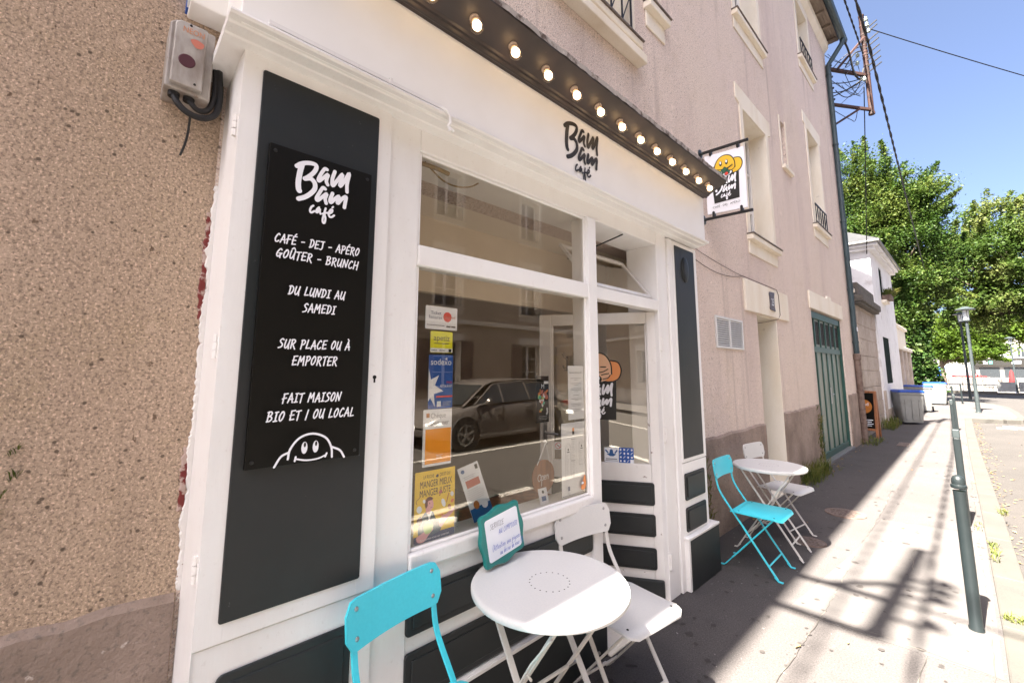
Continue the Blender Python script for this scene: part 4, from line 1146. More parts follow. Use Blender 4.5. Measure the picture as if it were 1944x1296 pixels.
# ================================================================ canopy with bulbs
CN = thing('bulb_canopy', 'dark brown sloping canopy with a row of lit bulbs above the shopfront', 'canopy', (-1.43, 1.9, 3.0))
c = MB()
ya, yb = 0.10, 3.578
prof = [(-1.80, 2.995), (-1.412, 2.995), (-1.405, 2.988), (-1.395, 2.990), (-1.390, 3.002), (-1.378, 3.002), (-1.372, 3.012), (-1.235, 3.076), (-1.233, 3.098), (-1.80, 3.24)]
c.prism([(a, ya, b) for a, b in prof], (0, yb - ya, 0))
c.build('canopy_body', M['canopy'], CN, bevel=.002)
le = MB()
rl = random.Random(5)
n = 90
for k in range(n):
    y0 = ya + (yb - ya) * k / n; y1 = ya + (yb - ya) * (k + 1) / n
    j = [rl.uniform(-.003, .003) for _ in range(2)]
    if k == 0: pj = 0
    a = -1.233 + pj; b = -1.233 + j[0]
    le.add([(a + .002, y0, 3.082), (b + .002, y1, 3.082), (b + .005, y1, 3.108), (a + .005, y0, 3.108), (a - .12, y0, 3.136), (b - .12, y1, 3.136)], [(0, 1, 2, 3), (3, 2, 5, 4)])
    pj = j[0]
le.build('lead_edge', M['lead'], CN)
M['filament'] = mat('glowing_filament', (1, .6, .25), 0.5, emit=(1.0, 0.70, 0.42), estr=0.8)
M['socket'] = mat('bulb_socket', (0.45, 0.36, 0.30), 0.4)
ax = Vector((.40, 0, -.917)).normalized()
bm_ = MB(); bm_.lathe([(.013, .012), (.019, .022), (.029, .036), (.033, .050), (.031, .064), (.021, .077), (.007, .083)], (0, 0, 0), 20, axis=ax)
sm_ = MB(); sm_.lathe([(.021, -.002), (.021, .006), (.016, .010), (.016, .018), (.013, .022)], (0, 0, 0), 16, axis=ax)
fm_ = MB()
fm_.lathe([(.005, .026), (.018, .038), (.021, .052), (.016, .066), (.004, .072)], (0, 0, 0), 10, axis=ax)
bulb = bm_.build('light_bulb', M['bulbglass'], CN, local=True, smooth=True)
sm_.build('socket', M['socket'], bulb, local=True, smooth=True); fm_.build('filament', M['filament'], bulb, local=True, smooth=True)
BY = [0.58, 0.80, 1.024, 1.250, 1.474, 1.700, 1.916, 2.134, 2.346, 2.553, 2.767, 2.978, 3.195, 3.396]
mid = Vector((-1.3195, 0, 3.036))
for k, yy in enumerate(BY):
    b = bulb if k == 0 else copy_tree(bulb, CN)
    b.location = mid + Vector((0, yy, 0)) - origin_of(CN)
    b.location -= Vector((0, 0, 0))
# ================================================================ black menu board on the left pilaster
mbd = thing('menu_board', 'tall black board lettered in white hand capitals, screwed onto the dark shutter panel', 'sign board', (S + .006, .515, 1.25))
p = MB(); p.box(S + .006, S + .024, .338, .688, 1.255, 2.288); p.build('board', M['board'], mbd, bevel=.0015)
p = MB()
for yy, zz in ((.355, 2.265), (.671, 2.265), (.355, 1.275), (.671, 1.275)): p.lathe([(.006, 0), (.006, .002), (.003, .003)], (S + .024, yy, zz), 12, axis=(1, 0, 0))
p.build('screws', M['iron'], mbd)
a_ = Art(planeX(S + .024))
logo(a_, 0.422, 2.057, .207, 'ink_white', wscale=1.05)
for t, u0, u1, v in (('CAFÉ - DEJ - APÉRO', .370, .650, 1.960), ('GOÛTER - BRUNCH', .376, .645, 1.909), ('DU LUNDI AU', .418, .602, 1.793), ('SAMEDI', .464, .571, 1.739),
                     ('SUR PLACE OU À', .398, .626, 1.619), ('EMPORTER', .440, .583, 1.566), ('FAIT MAISON', .418, .600, 1.449), ('BIO ET / OU LOCAL', .377, .646, 1.396)):
    hand(a_, t, u0, u1 - .004, v, .0285, 'ink_white', w=.15, slant=.12, jit=.03)
# line drawing of a smiling bun peeping over the lower edge
st = lambda pts, w=.0065: a_.stroke(pts, w, 'ink_white')
st([(.443, 1.280), (.448, 1.309), (.473, 1.340), (.512, 1.350), (.553, 1.334), (.573, 1.302), (.577, 1.270)])
st([(.445, 1.300), (.423, 1.290), (.406, 1.262)]); st([(.575, 1.302), (.602, 1.288), (.617, 1.265)])
st([(.465, 1.278), (.498, 1.270), (.533, 1.271), (.556, 1.279)], .005); st([(.463, 1.272), (.465, 1.284)], .006); st([(.555, 1.274), (.559, 1.284)], .006)
for ex in (.489, .523):
    a_.fill(ellipse(ex, 1.309, .0092, .0185, 18), 'ink_white'); a_.fill(ellipse(ex + .001, 1.318, .0036, .0075, 12), 'ink_black')
a_.build('lettering', mbd)

# ================================================================ projecting sign
HS = thing('hanging_sign', 'white projecting sign with a yellow bun over a black block between two iron bars', 'hanging sign', (-1.8, 4.49, 3.12))
p = MB()
for zz, z1 in ((3.862, 3.842), (3.128, 3.112)):
    pb = MB(); pb.bar((-1.79, 4.49, zz), (-1.322, 4.49, z1), .022, .026)
    bar = pb.build('bracket_bar', M['iron'], HS, bevel=.002)
    pw = MB(); pw.lathe([(.05, 0), (.048, .008), (.02, .016), (.016, .03)], (-1.8, 4.49, zz), 20, axis=(1, 0, 0)); pw.build('wall_plate', M['bollard'], bar, smooth=True)
cl = MB()
for xx in (-1.69, -1.42):
    f = (xx + 1.79) / .468
    for zb, dz in ((3.862 - .020 * f, -.05), (3.128 - .016 * f, .055)):
        cl.box(xx - .012, xx + .012, 4.472, 4.508, min(zb, zb + dz), max(zb, zb + dz))
        cl.lathe([(.0119, -.018), (.0119, .018)], (xx, 4.49, zb + dz), 14, axis=(0, 1, 0))
cl.build('clips', M['iron'], HS)
pp = MB(); pp.prism([(a, 4.481, b) for a, b in ((-1.753, 3.172), (-1.367, 3.150), (-1.367, 3.786), (-1.753, 3.812))], (0, .018, 0))
pp.build('panel', M['ink_white'], HS, bevel=.002)
a_ = Art(planeY(4.4805))
bun_logo(a_, -1.688, 3.268, .265, 'yellow', 'yellow', 'open', plate=True)
a_.text('CAFÉ · DÉJ · APÉRO', -1.558, 3.216, .030, 'ink_black', width=.265)
a_.build('print', HS)

# ================================================================ neon box and light box on the left
NB = thing('transformer_box', 'grimy grey metal neon transformer box with cables beside the shutter panel', 'electrical box', (-1.8, .13, 2.42))
M['boxmetal'] = mat('grimy_box_metal', (0.44, 0.41, 0.38), 0.5, metal=0.2, layers=[dict(scale=16, stretch=(1, 1, .35), col=(0.26, 0.22, 0.19), lo=.42, hi=.68, detail=6), dict(scale=30, col=(.18, .10, .06), lo=.66, hi=.74, amt=.8)])
p = MB(); p.prism([(-1.80, a, b) for a, b in ((.066, 2.452), (.188, 2.445), (.188, 2.690), (.080, 2.690), (.066, 2.676))], (.115, 0, 0)); nbx = p.build('casing', M['boxmetal'], NB, bevel=.005)
p = MB(); p.prism([(-1.684, a, b) for a, b in ((.078, 2.462), (.163, 2.458), (.163, 2.680), (.090, 2.680), (.078, 2.668))], (.022, 0, 0)); lid = p.build('lid', M['boxmetal'], NB, bevel=.004)
p = MB(); p.lathe([(.023, 0), (.021, .002)], (-1.662, .116, 2.545), 24, axis=(1, 0, 0)); p.build('maroon_disc', M['plum'], lid)
p = MB()
for yy, zz in ((.118, 2.672), (.142, 2.474)): p.lathe([(.004, 0), (.003, .003)], (-1.662, yy, zz), 10, axis=(1, 0, 0))
p.build('screws', M['iron'], lid)
a_ = Art(planeX(-1.662)); a_.text('NEON', .127, 2.642, .028, 'fadedorange', width=.056)
a_.fill(catmull([(.120, 2.622), (.135, 2.630), (.156, 2.622), (.152, 2.606), (.138, 2.60), (.126, 2.61)], 4, True), 'salmon')
a_.build('lettering', lid)
p = MB()
p.tube([(-1.715, .095, 2.455), (-1.70, .098, 2.42), (-1.695, .13, 2.385), (-1.70, .18, 2.385), (-1.71, .215, 2.42), (-1.72, .222, 2.50), (-1.72, .212, 2.58), (-1.70, .205, 2.62)], .010, 10, soft=3)
p.tube([(-1.715, .135, 2.452), (-1.70, .14, 2.425), (-1.70, .165, 2.405), (-1.71, .195, 2.43), (-1.72, .206, 2.50), (-1.72, .20, 2.60)], .009, 10, soft=3)
for yy in (.095, .135): p.tube([(-1.715, yy, 2.462), (-1.713, yy, 2.435)], .016, 12)
p.build('cables', M['cable'], NB, smooth=True)
p = MB(); p.tube([(-1.70, .142, 2.395), (-1.72, .144, 2.36), (-1.735, .142, 2.31), (-1.74, .130, 2.255)], .0035, 6, soft=2); p.build('loose_wire', M['cable'], NB, smooth=True)

LB = thing('light_box', 'white wall light box with blue sides seen from below above the transformer box', 'light box', (-1.8, .17, 2.79))
p = MB(); p.box(-1.80, -1.695, .112, .232, 2.785, 3.35); p.build('casing', M['fascia'], LB, bevel=.006)
p = MB(); p.box(-1.80, -1.765, .106, .112, 2.80, 3.34); p.build('side_stripe', M['blue'], LB)
p = MB(); p.box(-1.76, -1.70, .107, .112, 2.80, 3.33); p.build('side_face', M['paper'], LB)
p = MB(); p.tube([(-1.78, .236, 2.60), (-1.775, .238, 2.7), (-1.74, .240, 2.74), (-1.74, .240, 3.0)], .006, 8); p.build('conduit', M['white'], LB)

M['redwash'] = mat('old_red_paint', (0.16, 0.022, 0.018), 0.8, layers=[dict(scale=26, col=(0.46, 0.345, 0.295), lo=.47, hi=.54, detail=7)])
# flaking white and red paint where the shopfront meets the render
def smear(name, label, m, ya, yb, za, zb, seed, amp, thick=.004, h0=.001):
    r = random.Random(seed)
    n = int((zb - za) / .007)
    mb = MB(); lp = []; rp = []
    for k in range(n + 1):
        zz = za + (zb - za) * k / n
        e = mnoise.noise(Vector((seed, zz * 9, 0))) * amp + mnoise.noise(Vector((seed, zz * 40, 3))) * amp * .8 + mnoise.noise(Vector((seed, zz * 120, 5))) * amp * .5 + r.uniform(-1, 1) * amp * .15
        lp.append((min(ya + e, yb - .003), zz)); rp.append((yb, zz))
    for k in range(n):
        a, b, c, d = lp[k], rp[k], rp[k + 1], lp[k + 1]
        X0, X1 = XW + h0, XW + h0 + thick
        mb.add([(X0, a[0], a[1]), (X1, a[0] + .004, a[1]), (X1, b[0], b[1]), (X0, d[0], d[1]), (X1, d[0] + .004, d[1]), (X1, c[0], c[1])], [(1, 2, 5, 4), (0, 1, 4, 3)])
    return tag(mb.build(name, m), label, 'paint')
smear('flaking_paint', 'ragged line of flaking white paint along the shopfront edge', M['white_worn'], .236, .2495, .86, 2.2, 4, .009, .010)
smear('red_paint', 'old dark red paint streak on the render left of the menu board', M['redwash'],   .224, .240, 1.72, 2.10, 9, .009, .003)
smear('red_paint', 'small dark red paint remnant low beside the flaking white line', M['redwash'], .220, .238, 1.10, 1.30, 12, .010, .003)

# ================================================================ papers on the inside of the window
GX = -1.571
def card(name, label, cat, y0, y1, z0, z1, m, r=.004, x=GX, group=None):
    t = thing(name, label, cat, (x, (y0 + y1) / 2, z0), group=group)
    mb = MB(); mb.prism([(x - .0012, a, b) for a, b in rrect(y0, y1, z0, z1, r)], (.0010, 0, 0))
    mb.build('sheet', M[m], t)
    return t, Art(planeX(x), h=.0001)
t, a_ = card('voucher_sticker', 'white meal voucher sticker with a red disc, topmost on the window', 'sticker', .983, 1.148, 1.726, 1.826, 'paper')
a_.fill(ellipse(1.095, 1.783, .022, .022, 28), 'red'); a_.text('Ticket', 1.062, 1.790, .021, 'navy', 'r'); a_.text('Restaurant', 1.068, 1.771, .021, 'navy', 'r', width=.068)
a_.text('Edenred', 1.105, 1.776, .021, 'salmon', width=.062); a_.rect(.99, 1.08, 1.742, 1.745, 'grey_ink'); a_.rect(1.09, 1.112, 1.738, 1.744, 'ink_black'); a_.rect(1.115, 1.138, 1.738, 1.744, 'ink_black'); a_.build('print', t)
t, a_ = card('voucher_sticker', 'yellow green meal voucher sticker below the white one with red disc', 'sticker', 1.011, 1.125, 1.626, 1.718, 'lime', .006)
a_.rect(1.011, 1.125, 1.628, 1.645, 'paper'); a_.text('apetiz', 1.068, 1.678, .036, 'ink_black', width=.082); a_.rect(1.03, 1.106, 1.664, 1.667, 'grey_ink')
for k in range(4): a_.fill(ellipse(1.019 + .007 * k, 1.636, .0028, .0028, 10), 'ink_black')
a_.rect(1.055, 1.085, 1.634, 1.638, 'grey_ink'); a_.rect(1.104, 1.119, 1.629, 1.643, 'ink_black'); a_.build('print', t)
t, a_ = card('voucher_sticker', 'blue meal voucher sticker with a big white star', 'sticker', 1.006, 1.130, 1.390, 1.617, 'blue', .006)
a_.text('sodexo', 1.068, 1.574, .038, 'paper', width=.105)
a_.fill([(1.094 + .009 * (1 if k % 2 else .42) * cos(k * pi / 5), 1.600 + .009 * (1 if k % 2 else .42) * sin(k * pi / 5)) for k in range(10)], 'paper')
a_.fill([(1.006, 1.560), (1.018, 1.512), (1.058, 1.530), (1.038, 1.488), (1.082, 1.462), (1.034, 1.452), (1.040, 1.398), (1.016, 1.436), (1.006, 1.42)], 'paper')
a_.text('PASS', 1.126, 1.494, .014, 'red', 'r'); a_.text('RESTAURANT', 1.128, 1.478, .017, 'paper', 'r', width=.062); a_.rect(1.046, 1.130, 1.436, 1.443, 'red'); a_.rect(1.05, 1.07, 1.398, 1.420, 'paper'); a_.lines(1.078, 1.126, 1.418, 4, .005, 'paper'); a_.build('print', t)
t, a_ = card('voucher_sticker', 'orange and white meal voucher sticker, lowest of the window stickers', 'sticker', .986, 1.129, 1.158, 1.388, 'paper', .004)
a_.rect(.998, 1.126, 1.168, 1.308, 'orange'); a_.rect(1.0, 1.016, 1.355, 1.373, 'ochre'); a_.text('Chéque', 1.022, 1.352, .030, 'grey_ink', 'l', width=.075); a_.text('Déjeuner', 1.022, 1.322, .030, 'grey_ink', 'l', width=.092)
a_.lines(1.05, 1.09, 1.200, 3, .006, 'paper'); a_.build('print', t)

t, a_ = card('poster', 'yellow poster of a man juggling vegetables, bottom left of the window', 'poster', .956, 1.152, .866, 1.142, 'posteryellow', .002)
u, v = .956, .866
X = lambda a: u + a * .196
Z = lambda b: v + b * .276
F = lambda pts, m: a_.fill([(X(a), Z(b)) for a, b in pts], m)
C = lambda pts, m: a_.fill(catmull([(X(a), Z(b)) for a, b in pts], 4, True), m)
a_.rect(X(0), X(1), Z(0), Z(.11), 'navy')
a_.text('LA RUCHE', X(.20), Z(.895), .0195, 'ink_black', 'l', width=.050); a_.text('QUI DIT OUI !', X(.60), Z(.895), .0195, 'ink_black', 'l', width=.056)
C([(.50, .90), (.53, .93), (.57, .92), (.56, .89), (.52, .885)], 'ink_black')
a_.text('MANGER MIEUX', X(.52), Z(.765), .039, 'ink_black', width=.156); a_.text('MANGER JUSTE', X(.50), Z(.640), .039, 'ink_black', width=.150)
C([(.22, .40), (.32, .43), (.45, .40), (.52, .30), (.60, .28), (.66, .18), (.60, .10), (.20, .08), (.10, .14), (.12, .30)], 'denim')
F([(.30, .42), (.36, .28), (.42, .42)], 'paper')
C([(.27, .54), (.28, .42), (.36, .38), (.40, .44), (.45, .47), (.44, .56), (.36, .60)], 'skin'); C([(.26, .48), (.25, .58), (.34, .63), (.44, .60), (.40, .575), (.32, .57), (.31, .50)], 'hair')
a_.fill(ellipse(X(.36), Z(.535), .002, .003, 8), 'ink_black'); a_.stroke([(X(.38), Z(.47)), (X(.42), Z(.475))], .0015, 'hair', 0)
C([(.62, .28), (.60, .20), (.66, .16), (.80, .25), (.96, .33), (.99, .38), (.94, .38), (.78, .33), (.70, .32)], 'skin'); C([(.06, .10), (.10, .03), (.24, .02), (.36, .10), (.46, .16), (.40, .19), (.28, .16), (.18, .14)], 'skin')
C([(.22, .20), (.28, .29), (.40, .28), (.46, .21), (.40, .13), (.28, .12)], 'lettuce')
F([(.52, .33), (.70, .345), (.70, .32)], 'carrot'); C([(.06, .34), (.14, .38), (.19, .32), (.14, .26), (.08, .28)], 'plum')
for cx, cy, aa, bb, m in ((.11, .48, .012, .014, 'paper'), (.70, .50, .009, .018, 'paper'), (.92, .60, .008, .010, 'paper'), (.86, .42, .008, .012, 'ochre'), (.93, .50, .009, .007, 'carrot'), (.62, .665, .009, .007, 'salmon'), (.22, .58, .006, .008, 'paper')):
    a_.fill(ellipse(X(cx), Z(cy), aa, bb, 16, .4), m)
a_.stroke([(X(.78), Z(.50)), (X(.83), Z(.62))], .004, 'ochre', 0); a_.stroke([(X(.05), Z(.56)), (X(.03), Z(.60)), (X(.10), Z(.64)), (X(.14), Z(.67))], .002, 'hair')
a_.text('Retrouvez-nous sur internet', X(.5), Z(.035), .013, 'paper', width=.14)
a_.build('print', t)

# leaflet leaning behind the whiteboard
lf = thing('leaflet', 'small white leaflet with a salmon box leaning askew inside the window', 'leaflet', (-1.59, 1.3, .875))
q0 = Vector((1.283, .872)); ex_ = Vector((.982, .19)).normalized(); ey_ = Vector((-.32, .947)).normalized()
PLf = lambda a, b, h: (-1.60 + h - b * .10, q0.x + ex_.x * a + ey_.x * b, q0.y + ex_.y * a + ey_.y * b)
mb = MB(); mb.prism([PLf(a, b, 0) for a, b in rrect(0, .118, 0, .252, .002)], (-.001, 0, 0)); mb.build('sheet', M['paper'], lf)
a_ = Art(PLf, h=.001); a_.rect(.02, .098, .152, .186, 'salmon'); a_.lines(.016, .104, .205, 2, .008, 'grey_ink'); a_.lines(.012, .106, .142, 6, .009, 'grey_ink', .001); a_.rect(0, .118, .0, .06, 'midblue'); a_.fill(ellipse(.022, .232, .010, .009, 12), 'midblue'); a_.rect(.092, .108, .222, .243, 'ink_black')
a_.fill(ellipse(.04, .07, .016, .02, 14), 'ochre'); a_.fill(ellipse(.085, .06, .018, .022, 14), 'paper'); a_.build('print', lf)

# notices and the menu at the right of the window
t, a_ = card('notice', 'white typed notice sheet taped above the menu in the window', 'notice', 1.924, 2.064, 1.276, 1.578, 'paper', .001)
a_.text('Bienvenue au Bam Bam café !', 1.994, 1.536, .013, 'ink_black', width=.112)
zz = 1.508
for n_ in (2, 2, 3, 1, 2, 2, 2):
    for k in range(n_):
        ww = .096 if k < n_ - 1 else random.uniform(.03, .09)
        a_.rect(1.994 - ww / 2, 1.994 + ww / 2, zz - .0016, zz, 'grey_ink'); zz -= .0085
    zz -= .012
a_.build('print', t)
t, a_ = card('menu_sheet', 'laminated white menu with two boxed columns, low in the window corner', 'menu', 1.860, 2.066, .872, 1.262, 'paper', .006)
a_.rect(1.864, 2.062, .876, .879, 'grey_ink')
lg = (1.948, 1.205)
a_.rect(1.953, 1.972, 1.196, 1.218, 'ink_black'); a_.fill(ellipse(1.9625, 1.224, .011, .010, 14), 'bun')
a_.text('Bam midi', 1.962, 1.168, .011, 'ink_black', width=.032); a_.text('Bam goûter', 1.962, 1.052, .011, 'ink_black', width=.036)
for v0, n_ in ((1.162, 13), (1.046, 10)):
    a_.lines(1.944, 1.974, v0, n_, .0085, 'grey_ink', .0011); a_.lines(1.981, 1.987, v0, n_, .0085, 'grey_ink', .0011, .1)
for y0_, z0_, z1_ in ((1.886, .975, 1.135), (2.000, 1.03, 1.145)):
    w_ = .046
    a_.stroke([(y0_, z0_), (y0_ + w_, z0_), (y0_ + w_, z1_), (y0_, z1_)], .0012, 'ink_black', 0, True); a_.fill(ellipse(y0_ + w_ / 2, z1_ - .015, .005, .006, 12), 'ink_black')
    a_.stroke([(y0_, z1_), (y0_ + w_ / 2, z1_ + .02), (y0_ + w_, z1_)], .0009, 'ink_black', 0)
    a_.rect(y0_ + .012, y0_ + .034, z1_ - .030, z1_ - .026, 'ink_black'); a_.lines(y0_ + .005, y0_ + .028, z1_ - .040, int((z1_ - z0_ - .05) / .008), .008, 'grey_ink', .001)
    a_.lines(y0_ + .034, y0_ + .040, z1_ - .040, int((z1_ - z0_ - .05) / .008), .008, 'grey_ink', .001, .1)
a_.rect(1.897, 1.913, .905, .928, 'grey_ink'); a_.lines(1.892, 1.918, .898, 3, .005, 'grey_ink', .001)
a_.fill(catmull([(2.018, .925), (2.030, .945), (2.036, .965), (2.048, .968), (2.052, .95), (2.056, .92), (2.046, .895), (2.018, .892), (2.008, .905)], 4, True), 'bun'); a_.stroke(catmull([(2.018, .925), (2.030, .945), (2.036, .965), (2.048, .968), (2.052, .95), (2.056, .92), (2.046, .895), (2.018, .892), (2.008, .905)], 2, True), .0016, 'ink_black', 0, True)
a_.fill(ellipse(2.022, .928, .012, .008, 14), 'paper'); a_.stroke(ellipse(2.022, .928, .012, .008, 12), .0014, 'ink_black', 0, True)
a_.build('print', t)
t, a_ = card('event_poster', 'dark glossy poster of plates of food inside, left of the typed notice', 'poster', 1.800, 1.905, 1.26, 1.52, 'ink_black', .002, x=-1.70)
for k in range(26):
    rr = random.Random(k); a_.fill(ellipse(rr.uniform(1.815, 1.89), rr.uniform(1.31, 1.44), rr.uniform(.006, .016), rr.uniform(.006, .014), 12, rr.random()), rr.choice(['paper', 'ochre', 'lettuce', 'carrot', 'paper', 'salmon', 'teal_leaf']))
a_.rect(1.86, 1.90, 1.475, 1.49, 'paper'); a_.text('M', 1.85, 1.45, .035, 'paper'); a_.lines(1.815, 1.89, 1.295, 3, .008, 'paper', .001); a_.build('print', t)

# round wooden sign hanging inside the window
op = thing('open_sign', 'small round wooden sign reading Open, hung on a string inside the window', 'sign', (-1.64, 1.79, .92))
p = MB(); p.lathe([(.088, 0), (.088, .006)], (-1.645, 1.79, .985), 32, axis=(1, 0, 0)); p.build('disc', M['wood'], op)
p = MB(); p.tube([(-1.64, 1.74, 1.05), (-1.62, 1.786, 1.165), (-1.64, 1.838, 1.055)], .002, 6); p.lathe([(.012, 0), (.006, .012)], (-1.625, 1.786, 1.168), 12, axis=(1, 0, 0)); p.build('string', M['paper'], op)
a_ = Art(planeX(-1.639))
k = .001
for pts in ([(1.752, 1.0), (1.742, .985), (1.750, .966), (1.764, .975), (1.764, .996), (1.752, 1.0)], [(1.772, .99), (1.770, .94)], [(1.772, .985), (1.784, .992), (1.784, .972), (1.773, .970)], [(1.792, .978), (1.802, .984), (1.798, .992), (1.791, .984), (1.794, .970), (1.804, .972)], [(1.812, .992), (1.812, .970)], [(1.812, .984), (1.822, .992), (1.826, .970)]):
    a_.stroke(pts, .0032, 'paper')
a_.build('lettering', op)
ns = thing('no_smoking_sticker', 'tiny square no smoking sticker on the open door stile', 'sticker', tuple(H0 + dd * .74 + up * 1.0))
a_ = Art(PD(-.0195), h=.001); a_.rect(-.80, -.745, .96, 1.015, 'paper'); a_.stroke(ellipse(-.7725, .9875, .021, .021, 18), .004, 'red', 0, True); a_.stroke([(-.787, 1.002), (-.758, .973)], .004, 'red', 0); a_.rect(-.785, -.762, .986, .990, 'ink_black'); a_.build('print', ns)
cdx = thing('price_card', 'small white card standing on the sill under the round Open sign', 'card', (-1.62, 1.775, .86))
p = MB(); p.obox((-1.62, 1.742, .853), (0, .066, 0), (-.02, 0, .075), (.002, 0, 0)); p.build('sheet', M['paper'], cdx)
a_ = Art(lambda u, v, h: (-1.618 + h - (v - .853) * .27, u, v)); a_.fill(ellipse(1.775, .91, .008, .008, 14), 'ink_black'); a_.rect(1.757, 1.79, .868, .89, 'midblue'); a_.build('print', cdx)

# loose wire at the top of the window
p = MB(); p.tube([(-1.585, .965, 2.468), (-1.58, 1.0, 2.44), (-1.58, 1.06, 2.405), (-1.58, 1.14, 2.40), (-1.58, 1.22, 2.425), (-1.585, 1.27, 2.462)], .004, 6, soft=2); p.tube([(-1.585, .95, 2.455), (-1.575, 1.02, 2.452), (-1.578, 1.09, 2.448)], .010, 6)
tag(p.build('loose_wire', M['dryleaf'], None, smooth=True), 'yellowed loose wire sagging behind the top of the window', 'wire')

# coat hooks and a counter inside
for k, xx in enumerate((-2.90, -2.76, -2.64)):
    h = thing('coat_hook', ['black coat hook inside the café, nearest to the open door\'s free edge', 'black coat hook inside the café, middle one of three', 'black coat hook inside the café, nearest the street'][k], 'hook', (xx, 3.55, 1.6), group='coat hooks inside the café')
    m_ = MB(); m_.box(xx - .012, xx + .012, 3.538, 3.55, 1.55, 1.70); m_.build('back_plate', M['iron'], h)
    m_ = MB(); m_.tube([(xx, 3.54, 1.58), (xx, 3.50, 1.56), (xx, 3.48, 1.59), (xx, 3.475, 1.61)], .008, 8); m_.tube([(xx, 3.54, 1.67), (xx, 3.49, 1.69), (xx, 3.47, 1.73)], .009, 8); m_.build('prongs', M['iron'], h, smooth=True)
ct = thing('counter', 'wooden counter deep inside the dim café', 'counter', (-4.6, 1.2, 0))
p = MB(); p.box(-4.9, -4.4, .4, 2.2, 0, 1.02); p.build('body', M['wood'], ct); p = MB(); p.box(-4.95, -4.34, .36, 2.24, 1.022, 1.06); p.build('worktop', M['ceil'], ct, bevel=.004)
p = MB(); p.box(-1.98, -1.70, .62, .90, .80, 1.16)
sb = thing('storage_box', 'brown cardboard box on a shelf in the window corner', 'box', (-1.84, .76, .80)); p.build('carton', M['interior'], sb, bevel=.006)
p = MB(); p.box(-1.985, -1.695, .73, .79, 1.10, 1.162); p.build('packing_tape', M['ochre'], sb)
p = MB(); p.box(-2.05, -1.68, .31, 2.08, .775, .80); p.build('window_shelf', M['wood'], B)

# ================================================================ whiteboard leaning on the table
WB = thing('whiteboard', 'small whiteboard in a wavy teal frame leaning on the round table', 'whiteboard', (-1.5, 1.38, .72))
tilt = Vector((-.10, 0, .995)).normalized()
o = Vector((-1.478, 1.238, .722)); eu = Vector((-.07, .985, .12)).normalized(); ev_ = (tilt - eu * tilt.dot(eu)).normalized(); en = eu.cross(ev_).normalized()
if en.x < 0: en = -en
PW = lambda a, b, h: tuple(o + eu * a + ev_ * b + en * h)
w_, h_ = .246, .214
outl = []
for (a0, b0), (a1, b1) in zip(((0, 0), (w_, 0), (w_, h_), (0, h_)), ((w_, 0), (w_, h_), (0, h_), (0, 0))):
    for k in range(14):
        t_ = k / 14
        nx, ny = (b1 - b0), -(a1 - a0); L_ = math.hypot(nx, ny)
        wv = .009 * sin(t_ * 2 * pi * 1.5 + pi) * sin(pi * t_) + .004
        outl.append((a0 + (a1 - a0) * t_ + nx / L_ * wv, b0 + (b1 - b0) * t_ + ny / L_ * wv))
outl = [(w_ / 2 + (a - w_ / 2) * (1 - .05 * (abs((a - w_ / 2) / (w_ / 2)) * abs((b - h_ / 2) / (h_ / 2))) ** 4), h_ / 2 + (b - h_ / 2) * (1 - .05 * (abs((a - w_ / 2) / (w_ / 2)) * abs((b - h_ / 2) / (h_ / 2))) ** 4)) for a, b in outl]
M['tealplastic'] = mat('teal_plastic', (0.012, 0.19, 0.17), 0.35)
p = MB(); p.prism([PW(a, b, 0) for a, b in outl], en * .022); p.build('frame', M['tealplastic'], WB, bevel=.006, segs=3)
p = MB(); p.prism([PW(a, b, .0215) for a, b in rrect(.022, w_ - .020, .022, h_ - .022, .012)], en * .0015); p.build('writing_surface', M['paper'], WB)
a_ = Art(PW, h=.0235)
hand(a_, 'SERVICE', .048, .128, .148, .021, 'grey_ink', w=.07, slant=.2, jit=.06); hand(a_, 'AU COMPTOIR', .092, .205, .117, .019, 'penblue', w=.085, slant=.2, jit=.06)
hand(a_, '(Attention aux pigeons'.replace('A', 'A'), .040, .210, .066, .022, 'penblue', w=.075, slant=.2, jit=.05); hand(a_, 'au dessus de vous !!)', .075, .214, .042, .021, 'penblue', w=.085, slant=.2, jit=.05)
a_.build('writing', WB)
# ================================================================ folding bistro chairs and tables
def rot2(p, a): return (p[0] * cos(a) - p[1] * sin(a), p[0] * sin(a) + p[1] * cos(a))
def strip(mb, path, y, w, t, mi=0):
    """flat bar of width w (along local y) following (x, z) points"""
    P = [Vector((a, y, b)) for a, b in path]
    vs = []
    for i, p in enumerate(P):
        d = (P[min(i + 1, len(P) - 1)] - P[max(i - 1, 0)]).normalized()
        n = Vector((-d.z, 0, d.x))
        for sy, sn in ((-1, -1), (1, -1), (1, 1), (-1, 1)):
            vs.append(p + Vector((0, sy * w / 2, 0)) + n * sn * t / 2)
    fs = []
    for i in range(len(P) - 1):
        for k in range(4):
            fs.append((i * 4 + k, i * 4 + (k + 1) % 4, (i + 1) * 4 + (k + 1) % 4, (i + 1) * 4 + k))
    fs += [(3, 2, 1, 0), tuple(len(vs) - 4 + k for k in range(4))]
    mb.add(vs, fs, mi)

